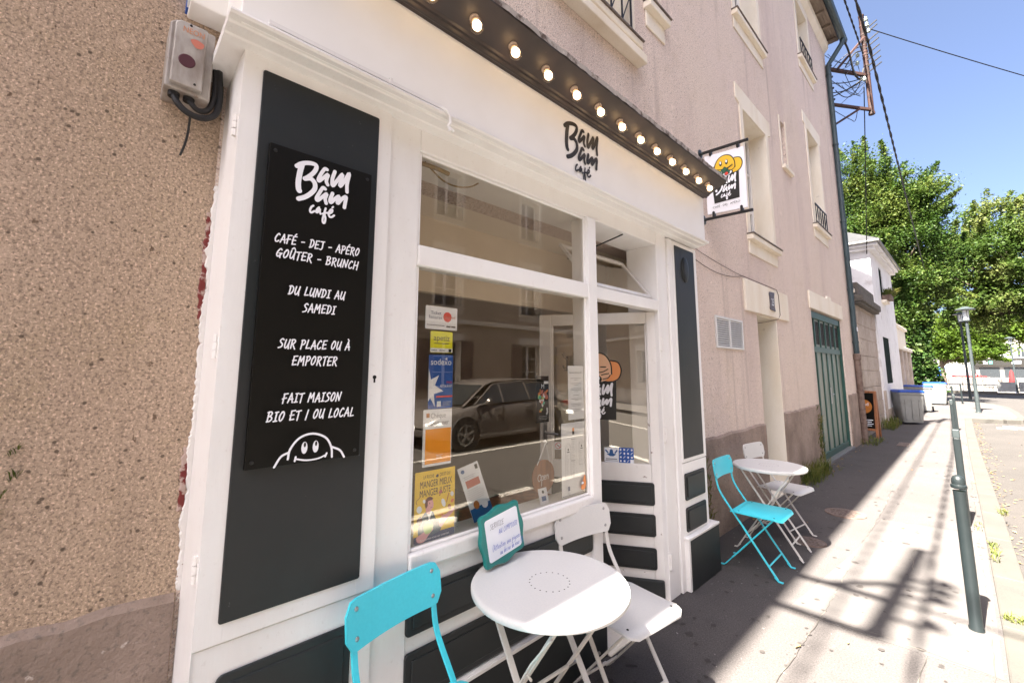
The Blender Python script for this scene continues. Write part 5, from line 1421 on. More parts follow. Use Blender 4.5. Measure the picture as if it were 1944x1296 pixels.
def make_chair(label, m, mleg, loc, rz, group):
    t = thing('folding_chair', label, 'chair', loc, rz, group)
    # seat: rounded slab with the front edge rolled down
    s = MB()
    nx, ny = 14, 10
    out = rrect(-.105, .245, -.198, .198, .045, 6)
    def zs(x): return .448 - (max(0, x - .185) / .06) ** 2 * .016 - .004 * (1 - ((x - .08) / .19) ** 2)
    top = [(x, y, zs(x)) for x, y in out]; bot = [(x, y, zs(x) - .010) for x, y in out]
    inn = [(.078 + (x - .078) * .93, y * .93, zs(.078 + (x - .078) * .93)) for x, y in out]
    k = len(out)
    # grid the slab by x so that the roll is smooth
    xs = [-.105 + .350 * i / 18 for i in range(19)]
    def halfw(x):
        r = .045
        if x < -.105 + r: return .198 - r + math.sqrt(max(0, r * r - (-.105 + r - x) ** 2))
        if x > .245 - r: return .198 - r + math.sqrt(max(0, r * r - (x - .245 + r) ** 2))
        return .198
    vs = []; fs = []
    for x in xs:
        hw = halfw(x); z = zs(x)
        vs += [(x, -hw, z - .011), (x, -hw, z - .003), (x, -hw + .004, z), (x, hw - .004, z), (x, hw, z - .003), (x, hw, z - .011)]
    for i in range(len(xs) - 1):
        for j in range(6):
            fs.append((i * 6 + j, i * 6 + (j + 1) % 6, (i + 1) * 6 + (j + 1) % 6, (i + 1) * 6 + j))
    fs += [(0, 1, 2, 3, 4, 5)[::-1], tuple((len(xs) - 1) * 6 + j for j in range(6))]
    fs = [f[::-1] for f in fs]
    s.add(vs, fs)
    seat = s.build('seat', m, t, local=True, smooth=True, angle=50)
    sc = MB()
    for x, y in ((-.06, -.16), (-.06, .16), (.19, -.16), (.19, .16)): sc.lathe([(.006, 0), (.005, .002)], (x, y, zs(x) - .0005), 10)
    sc.build('screws', M['dark'], seat, local=True)
    # backrest: curved plate
    b = MB(); vs = []; fs = []
    n = 20
    def bx(y): return -.212 - .014 * (1 - (y / .205) ** 2)
    rows = 8
    for side in (0, 1):
        for i in range(n + 1):
            y = -.205 + .41 * i / n
            ed = max(0, (abs(y) - .165) / .04)
            cut = .040 * (1 - math.sqrt(max(0, 1 - ed * ed)))
            z0, z1 = .664 + cut + .006 * (1 - (y / .205) ** 2), .814 - cut
            for j in range(rows + 1):
                z = z0 + (z1 - z0) * j / rows
                x = bx(y) - (z - .66) * .13 + (.0 if side == 0 else .009)
                vs.append((x, y, z))
    q = (n + 1) * (rows + 1)
    for i in range(n):
        for j in range(rows):
            a = i * (rows + 1) + j; c = a + rows + 1
            fs.append((a, a + 1, c + 1, c)); fs.append((q + a, q + c, q + c + 1, q + a + 1))
    edge = [i * (rows + 1) for i in range(n + 1)] + [n * (rows + 1) + j for j in range(1, rows + 1)] + [i * (rows + 1) + rows for i in range(n - 1, -1, -1)] + [j for j in range(rows - 1, 0, -1)]
    for a, c in zip(edge, edge[1:] + edge[:1]): fs.append((a, c, q + c, q + a))
    b.add(vs, fs)
    back = b.build('backrest', m, t, local=True, smooth=True, angle=50)
    sc = MB()
    for y in (-.165, .165):
        for z in (.70, .785): sc.lathe([(.008, 0), (.007, .003), (.003, .004)], (bx(y) - (z - .66) * .13 + .0085, y, z), 12, axis=(1, 0, 0))
    sc.build('screws', M['steel'], back, local=True)
    for y in (-.172, .172):
        l = MB()
        path = catmull([(-.232, .80), (-.218, .68), (-.195, .58), (-.125, .47), (-.03, .335), (.07, .185), (.19, .012)], 4)
        strip(l, path, y, .022, .008)
        strip(l, [(.17, .030), (.195, .004), (.225, .003)], y, .026, .005)
        l.build('back_leg', mleg, t, local=True, bevel=.0015)
    for y in (-.145, .145):
        l = MB()
        strip(l, [(.185, .432), (-.19, .012)], y, .022, .008)
        strip(l, [(-.17, .03), (-.20, .004), (-.228, .003)], y, .026, .005)
        l.build('front_leg', mleg, t, local=True, bevel=.0015)
    r = MB()
    r.tube([(.135, -.172, .09), (.135, .172, .09)], .006, 8); r.tube([(-.135, -.145, .075), (-.135, .145, .075)], .006, 8); r.tube([(-.115, -.18, .435), (-.115, .18, .435)], .006, 8); r.tube([(.17, -.16, .425), (.17, .16, .425)], .006, 8)
    r.build('cross_rods', mleg, t, local=True, smooth=True)
    p = MB()
    for y in (-.172, .172):
        for x, z in ((.013, .265),): p.lathe([(.007, -.014), (.007, .014)], (x, y * .93, z), 10, axis=(0, 1, 0))
    p.build('pivots', M['steel'], t, local=True)
    return t

def make_table(label, loc, rz, group):
    t = thing('bistro_table', label, 'table', loc, rz, group)
    p = MB(); Rr = .293
    p.lathe([(Rr - .016, .694), (Rr - .003, .690), (Rr, .696), (Rr, .708), (Rr - .004, .7145), (Rr - .014, .7165), (Rr - .03, .7150), (.10, .7150), (0.0, .7150)], (0, 0, 0), 72)
    top = p.build('tabletop', M['tablewhite'], t, local=True, smooth=True, angle=60)
    p = MB()
    for k in range(20): p.lathe([(.0028, .7151), (.0028, .7154)], (.075 * cos(k * pi / 10), .075 * sin(k * pi / 10), 0), 8)
    p.build('drain_holes', M['dark'], top, local=True)
    for y in (-.17, .125):
        l = MB(); strip(l, [(.20, .690), (-.245, .012)], y, .024, .010); strip(l, [(-.225, .03), (-.25, .004), (-.275, .003)], y, .026, .006); l.build('leg', M['legwhite'], t, local=True, bevel=.002)
    for y in (-.145, .15):
        l = MB(); strip(l, [(-.20, .690), (.235, .012)], y, .024, .010); strip(l, [(.215, .03), (.24, .004), (.245, .003)], y, .026, .006); l.build('leg', M['legwhite'], t, local=True, bevel=.002)
    r = MB()
    r.tube([(-.02, -.17, .35), (-.02, .15, .35)], .007, 8); r.tube([(.19, -.17, .675), (.19, .125, .675)], .006, 8); r.tube([(-.19, -.145, .675), (-.19, .15, .675)], .006, 8)
    r.tube([(-.17, -.17, .13), (-.17, .125, .13)], .006, 8); r.tube([(.17, -.145, .12), (.17, .15, .12)], .006, 8)
    r.build('cross_rods', M['legwhite'], t, local=True, smooth=True)
    r = MB(); strip(r, [(.19, .66), (.10, .545), (-.02, .35)], -.185, .012, .005); r.tube([(.075, -.185, .50), (.075, -.165, .47)], .005, 6)
    r.build('locking_arm', M['legwhite'], t, local=True)
    r = MB()
    for y in (-.158, .137): r.lathe([(.008, -.022), (.008, .022)], (-.02, y, .35), 10, axis=(0, 1, 0))
    r.build('pivots', M['steel'], t, local=True)
    return t

G1 = 'folding metal chairs in front of the café'
ch = make_chair('turquoise folding chair nearest the camera, its back against the menu board pilaster', M['turq'], M['turq'], (-1.240, .872, 0), R(11), G1)
ch.location.z = .006
c3 = copy_tree(ch); c3.location = (-1.325, 3.965, 0); c3.rotation_euler.z = R(1); c3['label'] = 'turquoise folding chair by the far table, just past the shopfront'
cw = make_chair('off white folding chair tucked beside the near table, half in front of the café door', M['tablewhite'], M['legwhite'], (-1.292, 1.935, 0), R(-7), G1)
c4_ = copy_tree(cw); c4_.location = (-1.40, 4.93, 0); c4_.rotation_euler.z = R(-8); c4_['label'] = 'off white folding chair behind the far table, beside the house door'
tb = make_table('round off white bistro table carrying the teal framed whiteboard', (-1.238, 1.382, 0), R(-3), 'round bistro tables on the pavement')
t2 = copy_tree(tb); tb.scale = (1.07, 1.07, 1); t2.location = (-1.335, 4.45, 0); t2.rotation_euler.z = R(2); t2['label'] = 'bare round off white bistro table under the vent grille'
# ================================================================ bollards, lamps, bins
def bollard_dome(x, y, h, label, tiltx=0.0):
    t = thing('bollard', label, 'bollard', (x, y, 0), group='dark bollards along the kerb')
    p = MB(); p.lathe([(.036, -.02), (.036, .02), (.031, .03), (.030, h - .12), (.031, h - .096)], (0, 0, 0), 24); p.build('post', M['bollard'], t, local=True, smooth=True)
    p = MB(); p.lathe([(.031, h - .082), (.037, h - .078), (.0395, h - .068), (.037, h - .059), (.032, h - .056), (.0325, h - .044), (.031, h - .027), (.024, h - .011), (.013, h - .003), (.0, h)], (0, 0, 0), 24); p.build('domed_cap', M['bollard'], t, local=True, smooth=True)
    p = MB(); p.lathe([(.10, .001), (.085, .006)], (0, 0, 0), 20); p.build('ground_collar', M['patch'], t, local=True)
    return t
bollard_dome(-.123, 3.985, .905, 'nearest dark green bollard with a round domed cap, at the front of the kerb line')
def bollard_flat(x, y, h, label, w=.052):
    t = thing('bollard', label, 'bollard', (x, y, 0), group='dark bollards along the kerb')
    p = MB(); p.prism([(a, b, 0) for a, b in rrect(-w, w, -w, w, .012)], (0, 0, h - .10)); p.build('post', M['bollard'], t, local=True, smooth=True)
    p = MB(); p.prism([(a, b, h - .10) for a, b in rrect(-w * .85, w * .85, -w * .85, w * .85, .01)], (0, 0, .015)); p.prism([(a, b, h - .085) for a, b in rrect(-w, w, -w, w, .012)], (0, 0, .085)); p.build('cap_block', M['lamp'], t, local=True, bevel=.006)
    return t
bollard_flat(-.175, 6.56, .95, 'square dark bollard with a pale top right behind the domed bollard', .029)
for (x, y, h, lb) in ((-.37, 13.4, .95, 'third bollard from the camera, pale grey topped, before the build-out'), (-.40, 16.6, .95, 'slim dark bollard close behind the pale topped third bollard')):
    bollard_flat(x, y, h, lb, .028)
for (x, y, lb) in ((-.62, 24.8, 'dark bollard beside the last wheeled bin on the wide pavement'), (-.45, 30.5, 'farthest dark bollard, left of the shaded lamp post')):
    t = thing('bollard', lb, 'bollard', (x, y, 0), group='dark bollards along the kerb')
    p = MB(); p.lathe([(.033, 0), (.033, .93), (.025, .97), (.0, .985)], (0, 0, 0), 14); p.build('post', M['bollard'], t, local=True, smooth=True)

def lamp_post(x, y, h, label, mm):
    t = thing('street_lamp', label, 'street lamp', (x, y, 0), group='lantern topped street lamps')
    p = MB(); p.lathe([(.09, 0), (.09, .03), (.068, .05), (.062, .7), (.056, .75), (.044, h - .62), (.043, h - .56), (.07, h - .55)], (0, 0, 0), 18); p.build('pole', mm, t, local=True, smooth=True)
    p = MB(); p.lathe([(.085, h - .50), (.092, h - .12)], (0, 0, 0), 20); p.build('lantern_glass', M['lampglass'], t, local=True, smooth=True)
    p = MB(); p.lathe([(.108, h - .55), (.11, h - .51), (.096, h - .49)], (0, 0, 0), 20)
    for k in range(4): p.tube([(.096 * cos(k * pi / 2 + .4), .096 * sin(k * pi / 2 + .4), h - .5), (.10 * cos(k * pi / 2 + .4), .10 * sin(k * pi / 2 + .4), h - .1)], .008, 6)
    p.build('lantern_cage', mm, t, local=True, smooth=True)
    p = MB(); p.lathe([(.29, h - .115), (.295, h - .10), (.24, h - .06), (.13, h - .02), (.10, h + .01), (.0, h + .02)], (0, 0, 0), 28); p.build('lamp_hood', mm, t, local=True, smooth=True)
    return t
M['lampglass'] = mat('frosted_lamp_glass', (.55, .58, .58), .3, spec=.6)
lamp_post(.035, 24.4, 4.05, 'grey green street lamp with a flat hood standing in the sun on the build-out', M['lamp'])
lamp_post(-.18, 34.0, 4.75, 'dark street lamp in the tree shade behind the sunlit one', M['bollard'])  # darker paint than its twins carries the tree shade
lamp_post(2.2, 49.9, 4.15, 'far street lamp on the square at the right edge', M['lamp'])

M['binlight'] = mat('pale_grey_plastic', (.21, .215, .21), .5, layers=[dict(scale=3, col=(.16, .16, .155), lo=.45, hi=.7), dict(scale=30, col=(.11, .105, .10), lo=.68, hi=.74, amt=.6)])
M['bingrey'] = mat('grey_plastic', (.16, .175, .18), .45, layers=[dict(scale=4, col=(.11, .12, .125), lo=.45, hi=.7)])
M['lidblue'] = mat('blue_plastic_lid', (.008, .045, .26), .35)
def wheelie(x, y, rz, h, w, d, label, body):
    t = thing('wheeled_bin', label, 'bin', (x, y, 0), rz, 'wheeled bins with blue lids')
    p = MB()
    hb = h - .09
    def ring(z, s): return [(a * s, b * s + .0, z) for a, b in rrect(-w / 2, w / 2, -d / 2, d / 2, .05, 4)]
    lv = [(.06, .80), (.10, .82), (hb * .55, .92), (hb - .06, .985), (hb - .055, 1.05), (hb, 1.06)]
    vs = []; n = len(ring(0, 1))
    for z, s_ in lv: vs += ring(z, s_)
    fs = [(i * n + k, i * n + (k + 1) % n, (i + 1) * n + (k + 1) % n, (i + 1) * n + k) for i in range(len(lv) - 1) for k in range(n)] + [tuple(range(n - 1, -1, -1)), tuple((len(lv) - 1) * n + k for k in range(n))]
    p.add(vs, fs)
    for xx in (-.16, 0, .16): p.obox((xx - .02, -d / 2 * .845, .14), (.04, 0, 0), (0, -.02, 0), (0, -d / 2 * .10, hb * .62))
    p.build('body', body, t, local=True, smooth=True, bevel=.006)
    q = MB(); vs = []
    for z, s_ in ((hb + .004, 1.08), (hb + .03, 1.09), (hb + .062, 1.0), (hb + .078, .82)): vs += ring(z, s_)
    q.add(vs, [(i * n + k, i * n + (k + 1) % n, (i + 1) * n + (k + 1) % n, (i + 1) * n + k) for i in range(3) for k in range(n)] + [tuple(range(n - 1, -1, -1)), tuple(3 * n + k for k in range(n))])
    q.build('lid', M['lidblue'], t, local=True, smooth=True, angle=25)
    q = MB(); q.tube([(-w / 2 + .06, d / 2 + .07, hb + .01), (w / 2 - .06, d / 2 + .07, hb + .01)], .016, 8); q.tube([(-w / 2 + .06, d / 2, hb), (-w / 2 + .06, d / 2 + .07, hb + .01)], .014, 8); q.tube([(w / 2 - .06, d / 2, hb), (w / 2 - .06, d / 2 + .07, hb + .01)], .014, 8)
    q.build('handle', body, t, local=True, smooth=True)
    for sx in (-1, 1):
        q = MB(); q.lathe([(.09, -.025), (.10, -.015), (.10, .015), (.09, .025)], (sx * (w / 2 - .03), d / 2 - .04, .10), 18, axis=(1, 0, 0)); q.build('wheel', M['iron'], t, local=True, smooth=True)
    return t
wheelie(-1.42, 17.75, R(24), 1.02, .58, .68, 'pale grey wheeled bin with blue lid half in sunlight, nearest to the camera', M['binlight'])
wheelie(-1.55, 23.4, R(4), 1.04, .86, .62, 'wide pale wheeled bin with flat blue lid, middle of the three', M['binlight'])
wheelie(-1.28, 28.9, R(5), 1.06, .78, .70, 'pale wheeled bin with blue lid farthest along, by the ivy covered trunk', M['binlight'])

ab = thing('pavement_board', 'wood framed black pavement board with an ochre disc, behind the downpipe', 'sandwich board', (-1.87, 13.3, 0))
p = MB()
o = Vector((-2.12, 13.42, 0)); ex = Vector((.50, -.10, 0)); exn = ex.normalized(); ez = Vector((.01, .16, 1.08)); ezn = ez.normalized(); nb = exn.cross(ezn).normalized()
if nb.y > 0: nb = -nb
p.obox(o, exn * .055, ez, nb * .04); p.obox(o + ex - exn * .055, exn * .055, ez, nb * .04); p.obox(o + exn * .055 + ezn * .16, ex - exn * .11, ezn * .05, nb * .036); p.obox(o + exn * .055 + ez - ezn * .05, ex - exn * .11, ezn * .05, nb * .036)
o2 = o + Vector((0, .42, 0)); ez2 = Vector((.01, -.24, 1.06))
p.obox(o2, exn * .05, ez2, nb * .03); p.obox(o2 + ex - exn * .05, exn * .05, ez2, nb * .03)
p.build('frame', M['wood'], ab, bevel=.004)
p = MB(); p.obox(o + exn * .055 + ezn * .21 + nb * .01, ex - exn * .11, ez - ezn * .26, nb * .012); p.build('black_panel', M['board'], ab)
PB = lambda a, b, h: tuple(o + exn * a + ezn * b + nb * (.0225 + h))
a_ = Art(PB); a_.fill(ellipse(.25, .72, .165, .165, 36), 'ochre'); a_.text('ad', .30, .74, .11, 'paper'); a_.rect(.19, .38, .66, .675, 'wood')
for k in range(4): a_.rect(.24, .42 - .03 * (k % 2), .40 - k * .045, .415 - k * .045, 'paper')
a_.build('print', ab)

# covers in the pavement
for x, y, a, lb in ((-1.10, 6.09, .185, 'round cast iron cover half in the sun beyond the far table'), (-1.165, 4.86, .13, 'small round dark cover in the shade under the far table')):
    t = thing('manhole_cover', lb, 'manhole cover', (x, y, 0), group='round iron covers in the pavement')
    p = MB(); p.lathe([(a, .0), (a, .0085), (a - .012, .0085)], (0, 0, 0), 40); p.build('rim', M['castiron'], t, local=True)
    p = MB(); p.lathe([(a - .014, .0), (a - .014, .0095)], (0, 0, 0), 40)
    for k in range(-4, 5):
        for j in range(-4, 5):
            if math.hypot(k, j) * .036 < a - .045: p.box(k * .036 - .012, k * .036 + .012, j * .036 - .012, j * .036 + .012, .0095, .013)
    p.build('lid', M['manhole'], t, local=True)
p = MB(); p.box(-1.24, -1.06, 12.35, 12.95, -.01, .006)
for k in range(5): p.box(-1.23, -1.07, 12.38 + k * .115, 12.47 + k * .115, .006, .010)
tag(p.build('utility_hatch', M['manhole']), 'rectangular rusty hatch in the pavement near the downpipe', 'manhole cover')

# ================================================================ weeds, leaves
def tuft(name, label, cat, blades, m, group=None, kind=None):
    vs = []; fs = []
    for (x, y, z, L, az, lean, w) in blades:
        d = Vector((cos(az), sin(az), 0)); s_ = Vector((-sin(az), cos(az), 0)) * w / 2
        p0 = Vector((x, y, z)); p1 = p0 + Vector((0, 0, L * .55)) + d * L * lean * .35; p2 = p0 + Vector((0, 0, L * (1 - .3 * lean))) + d * L * lean
        k = len(vs)
        vs += [p0 - s_ * .6, p0 + s_ * .6, p1 + s_, p1 - s_, p2]
        fs += [(k, k + 1, k + 2, k + 3), (k + 3, k + 2, k + 4)]
    me = MB(); me.v = [tuple(v) for v in vs]; me.f = fs; me.mi = [0] * len(fs)
    return tag(me.build(name, m), label, cat, group, kind)
r = random.Random(21)
def blades(n, x0, x1, y0, y1, z, l0, l1, w=.008, lean=.7):
    return [(r.uniform(x0, x1), r.uniform(y0, y1), z, r.uniform(l0, l1), r.uniform(0, 2 * pi), r.uniform(.1, lean), w * r.uniform(.6, 1.4)) for _ in range(n)]
tuft('weed', 'bushy clump of weeds at the wall foot left of the garage', 'plant', blades(420, -1.82, -1.62, 7.2, 8.3, 0, .06, .34, .010) + blades(120, -1.8, -1.55, 7.0, 8.8, 0, .02, .10, .010, 1.3), M['weed'])
st_ = []
for k in range(7):
    x, y = -1.775, 8.42 + k * .035
    H_ = r.uniform(.6, 1.05)
    for j in range(34):
        zz = H_ * j / 34
        st_.append((x + .02 * sin(j), y + .03 * sin(j * .7 + k), zz, r.uniform(.05, .13), r.uniform(-1.6, 1.6), r.uniform(.4, 1.1), .010))
tuft('weed', 'tall thin weed stems climbing the wall left of the garage door', 'plant', st_, M['weed'])
st_ = []
for k in range(10):
    y = 3.80 + k * .04
    H_ = r.uniform(.35, .85)
    for j in range(26):
        st_.append((-1.77 + .03 * r.random(), y + .03 * sin(j), H_ * j / 26, r.uniform(.04, .11), r.uniform(-1.6, 1.6), r.uniform(.4, 1.2), .012))
tuft('weed', 'dark weeds growing in the corner between shopfront and house wall', 'plant', st_, M['weed'])
tuft('weed', 'small tuft of yellow green grass in the kerb joint beside the domed bollard', 'plant', blades(90, -.035, .015, 5.45, 6.0, .003, .02, .07, .007, 1.2), M['weed'], 'grass tufts in the kerb joints')
tuft('weed', 'flat tuft of grass across the kerb stones nearest the camera', 'plant', blades(70, -.01, .10, 4.26, 4.34, .003, .01, .05, .007, 1.3), M['weed'], 'grass tufts in the kerb joints')
tuft('weed', 'tiny grass tuft at the kerb near the square bollard', 'plant', blades(50, .06, .13, 7.2, 7.5, .003, .02, .08, .007, 1.2) + blades(20, -.13, -.06, 6.4, 6.7, .003, .01, .05, .007, 1.2), M['weed'], 'grass tufts in the kerb joints')
tuft('weed', 'grass and weeds at the foot of the white house beside the bins', 'plant', blades(260, -1.85, -1.55, 15.4, 17.2, 0, .05, .38, .014), M['weed'])
tuft('weed', 'dry weeds at the foot of the downpipe and wood framed board', 'plant', blades(160, -1.8, -1.5, 11.9, 13.1, 0, .02, .16, .012, 1.2), M['weed'])
wl = []
for (yy, zz) in ((-.135, 1.33), (-.15, 1.22), (-.16, 1.16), (-.13, 1.26), (-.17, 1.02)):
    for k in range(9): wl.append((XW + .002, yy - .012 + r.uniform(-.008, .008), zz + r.uniform(-.012, .012), r.uniform(.012, .035), r.uniform(-1.5, 1.5), r.uniform(.4, 1.2), .004))
tuft('wall_plant', 'small green sprigs sprouting from the rough render at the far left', 'plant', wl, M['weed'])

def leaf_litter(n, spots, size, name):
    vs = []; fs = []
    for k in range(n):
        x, y, z = spots(k)
        L = r.uniform(*size); a = r.uniform(0, 2 * pi)
        d = Vector((cos(a), sin(a), r.uniform(-.15, .25))); s_ = Vector((-sin(a), cos(a), r.uniform(-.2, .2)))
        c = Vector((x, y, z)); i = len(vs)
        vs += [c - d * L, c - d * L * .2 + s_ * L * .45 + Vector((0, 0, L * .2)), c + d * L, c - d * L * .2 - s_ * L * .45 + Vector((0, 0, L * .15))]
        fs.append((i, i + 1, i + 2, i + 3))
    me = MB(); me.v = [tuple(v) for v in vs]; me.f = fs; me.mi = [0] * len(fs)
    return tag(me.build(name, M['dryleaf']), kind='stuff')
def spot(k):
    if k < 330:
        y = r.uniform(2.5, 21); return (kerb_x(y) + .18 + abs(r.gauss(0, .10)), y, RZ + .012)
    if k < 400: return (r.uniform(.3, 1.6), r.uniform(4, 21), RZ + .01)
    if k < 450: return (-1.62 - r.uniform(0, .14), r.uniform(5, 12.3), .012)
    return (r.uniform(-1.6, -.1), r.uniform(2.2, 16), .010)
tag(leaf_litter(480, spot, (.012, .032), 'fallen_leaves'), 'dry fallen leaves scattered along the gutter and the pavement', 'leaves')

M['gum'] = mat('dark_pavement_spots', (.035, .03, .028), .9)
g_ = MB()
for k in range(260):
    x, y = r.uniform(-1.6, -.05), 1.9 + 11 * r.random() ** 1.6
    a_s = r.uniform(.006, .019) * (1 if k % 6 else 1.7); n_ = 9
    g_.add([(x + a_s * r.uniform(.6, 1.2) * cos(j * 2 * pi / n_), y + a_s * r.uniform(.6, 1.2) * sin(j * 2 * pi / n_), .0046 + k * 1e-6) for j in range(n_)], [tuple(range(n_))])
tag(g_.build('pavement_spots', M['gum']), 'dark chewing gum spots and stains trodden into the pavement', 'stains', kind='stuff')
# ================================================================ overhead lines and the pole bracket
def bracket(loc, label, detail=True):
    t = thing('line_bracket', label, 'utility bracket', loc)
    O = Vector(loc)
    p = MB(); p.lathe([(.055, 7.92), (.055, 10.55), (.062, 10.56), (.062, 10.60)], (0, 0, 0), 12); p.lathe([(.068, 7.88), (.068, 7.94)], (0, 0, 0), 12)
    for z in (8.95, 9.2, 9.42, 9.5, 9.58, 9.75, 9.95, 10.05, 10.3): p.lathe([(.062, z - .012), (.062, z + .012)], (0, 0, 0), 12)
    p.build('pole', M['rust'], t, local=True, smooth=True)
    return t
T1 = (-1.12, 13.38, 0)
ub = bracket(T1, 'rusty steel pole bracket with insulators and wires at the far end of the tall house')
p = MB()
L = lambda x, y, z: (x - T1[0], y - T1[1], z)
p.bar(L(-1.80, 12.36, 8.96), (0, 0, 8.93), .07, .07); p.build('cross_arm', M['rust'], ub, local=True); p = MB(); p.bar(L(-1.80, 12.36, 8.02), (.02, .02, 8.0), .06, .06)
p.build('cross_arm', M['rust'], ub, local=True)
p = MB(); p.bar(L(-1.80, 12.36, 7.42), L(-1.30, 13.1, 8.0), .05, .05); p.build('brace', M['rust'], ub, local=True); p = MB(); p.bar(L(-1.62, 12.6, 8.95), (0, -.02, 9.95), .06, .045); p.build('brace', M['rust'], ub, local=True)
M['porcelain'] = mat('glass_insulator', (.30, .36, .33), .2, spec=.7)
for k, z in enumerate((9.02, 9.18, 9.34, 9.50, 9.68, 9.82, 10.05, 10.16)):
    a = MB(); a.bar((0, -.03, z - .04), (.30, -.12, z + .06), .022, .022); a.build('insulator_arm', M['iron'], ub, local=True)
for k, (x, y, z) in enumerate(((.10, -.06, 10.25), (.09, -.05, 10.42), (.12, -.05, 10.08), (-.14, -.1, 9.52), (-.16, -.12, 9.30), (-.20, -.15, 8.99), (-.12, -.1, 8.86), (-.05, -.14, 8.80))):
    a = MB(); a.lathe([(.02, -.06), (.045, -.04), (.03, -.01), (.045, .0), (.028, .03), (.015, .06)], (x, y, z), 10); a.build('insulator', M['porcelain'], ub, local=True, smooth=True)
w = MB()
rr = random.Random(4)
def loop(p, q, d, rad=.007): w.tube(sag(p, q, d, 12), rad, 5)
loop(L(-1.8, 12.4, 9.35), (-.16, -.12, 9.36), .14); loop(L(-1.8, 12.42, 9.05), (-.12, -.1, 9.5), .22); loop(L(-1.8, 12.4, 8.6), (-.10, -.1, 8.86), .06, .012); loop(L(-1.8, 12.42, 8.35), (-.12, -.1, 8.80), .10, .012); loop(L(-1.8, 12.41, 8.2), (-.06, -.12, 8.84), .05, .014)
loop(L(-1.55, 12.6, 8.5), (-.06, -.1, 8.7), .28); loop(L(-1.5, 12.7, 8.95), (-.1, -.1, 8.5), .3); loop((-.16, -.1, 9.3), (.0, -.1, 8.7), .2); loop((.1, -.06, 10.5), (.14, -.06, 10.0), -.1, .01); loop(L(-1.8, 12.4, 7.95), (-.35, -.3, 7.75), .02, .008); loop((-.35, -.3, 7.75), (-.25, -.2, 8.0), .12, .008)
for k in range(9):
    a = L(-1.8 + rr.uniform(0, .35), 12.42 + rr.uniform(0, .5), rr.uniform(8.1, 9.5)); loop(a, (rr.uniform(-.2, 0), -.1, rr.uniform(8.3, 9.9)), rr.uniform(-.12, .3), rr.choice([.006, .008, .011]))
for k in range(4):
    z = 8.15 + k * .3; w.tube([L(-1.8, 12.41, z), L(-1.70, 12.5, z + .01)], .028, 8)
w.tube([L(-1.42, 12.5, 9.62), L(-1.36, 12.8, 9.4), L(-1.34, 12.95, 8.9), L(-1.25, 13.2, 8.75), (-.05, -.1, 9.1)], .022, 8, soft=2)
w.tube([L(-1.45, 12.7, 9.0), L(-1.3, 13.0, 9.45), (-.05, -.08, 9.6)], .016, 8, soft=2)
w.build('connecting_wires', M['cable'], ub, local=True)

# a second bracket of the same kind higher on the front, above the camera: its shadow falls on the pavement
ub2 = bracket((-.80, -1.66, -.32), 'second rusty pole bracket on the facade above the café, out of view overhead')
p = MB(); p.bar((-1.0, 0, 7.82 + .02), (0, 0, 7.82 + .02), .055, .055); p.build('cross_arm', M['rust'], ub2, local=True); p = MB(); p.bar((-1.0, 0, 8.70), (0, 0, 8.70), .055, .055)
p.build('cross_arm', M['rust'], ub2, local=True)
p = MB(); p.bar((-.35, 0, 8.72), (.02, .0, 9.3), .05, .05); p.build('brace', M['rust'], ub2, local=True)
for z in (8.3, 8.95, 9.2, 9.45): 
    a = MB(); a.bar((0, 0, z), (.28, .02, z + .04), .03, .03); a.build('insulator_arm', M['iron'], ub2, local=True)
    a = MB(); a.lathe([(.03, -.06), (.055, -.02), (.05, .04), (.02, .08)], (.20, .02, z + .1), 10); a.build('insulator', M['porcelain'], ub2, local=True, smooth=True)

def twisted(name, label, pts, rad, mm='cable', n=60, tw=1):
    mb = MB()
    P = [Vector(p) for p in pts]
    def at(t):
        t = t * (len(P) - 1); i = min(int(t), len(P) - 2); f = t - i
        return P[i].lerp(P[i + 1], f)
    for j in range(tw):
        q = []
        N = n * (6 if tw > 1 else 1)
        for k in range(N + 1):
            a = k / N; c = at(a)
            ph = k * .9 + j * 2 * pi / max(1, tw)
            off = Vector((cos(ph), 0, sin(ph))) * rad * .55 if tw > 1 else Vector((0, 0, 0))
            q.append(c + off)
        mb.tube(q, rad * (.62 if tw > 1 else 1), 5)
    return tag(mb.build(name, M[mm], None, smooth=True), label, 'cable')
def cat_line(p, q, d, n=14): return sag(p, q, d, n)
twisted('overhead_cable', 'thick twisted black overhead cable crossing in front of the rusty pole bracket', cat_line((-.52, -14, 6.6), (-.62, 8, 6.50), .0) + cat_line((-.62, 8, 6.50), (-1.1, 28, 6.35), .10), .019, tw=2)
twisted('overhead_cable', 'black overhead cable ending at the upper part of the rusty pole bracket', cat_line((-1.02, -14, 9.4), (-1.15, 13.3, 9.5), .3), .018, tw=2)
twisted('overhead_cable', 'thin black wire slanting across the sky to the right of the pole bracket', cat_line((-1.02, 13.32, 10.15), (8.15, 25.9, 7.75), .2), .012)
twisted('overhead_cable', 'thin service cable dropping from the pole bracket to the white house gable', cat_line((-1.2, 13.25, 8.6), (-1.85, 16.45, 5.05), .05), .012)
twisted('overhead_cable', 'service wire crossing the street high above the café', cat_line((-.8, -1.66, 8.4), (8.2, -.2, 7.6), .3), .016)
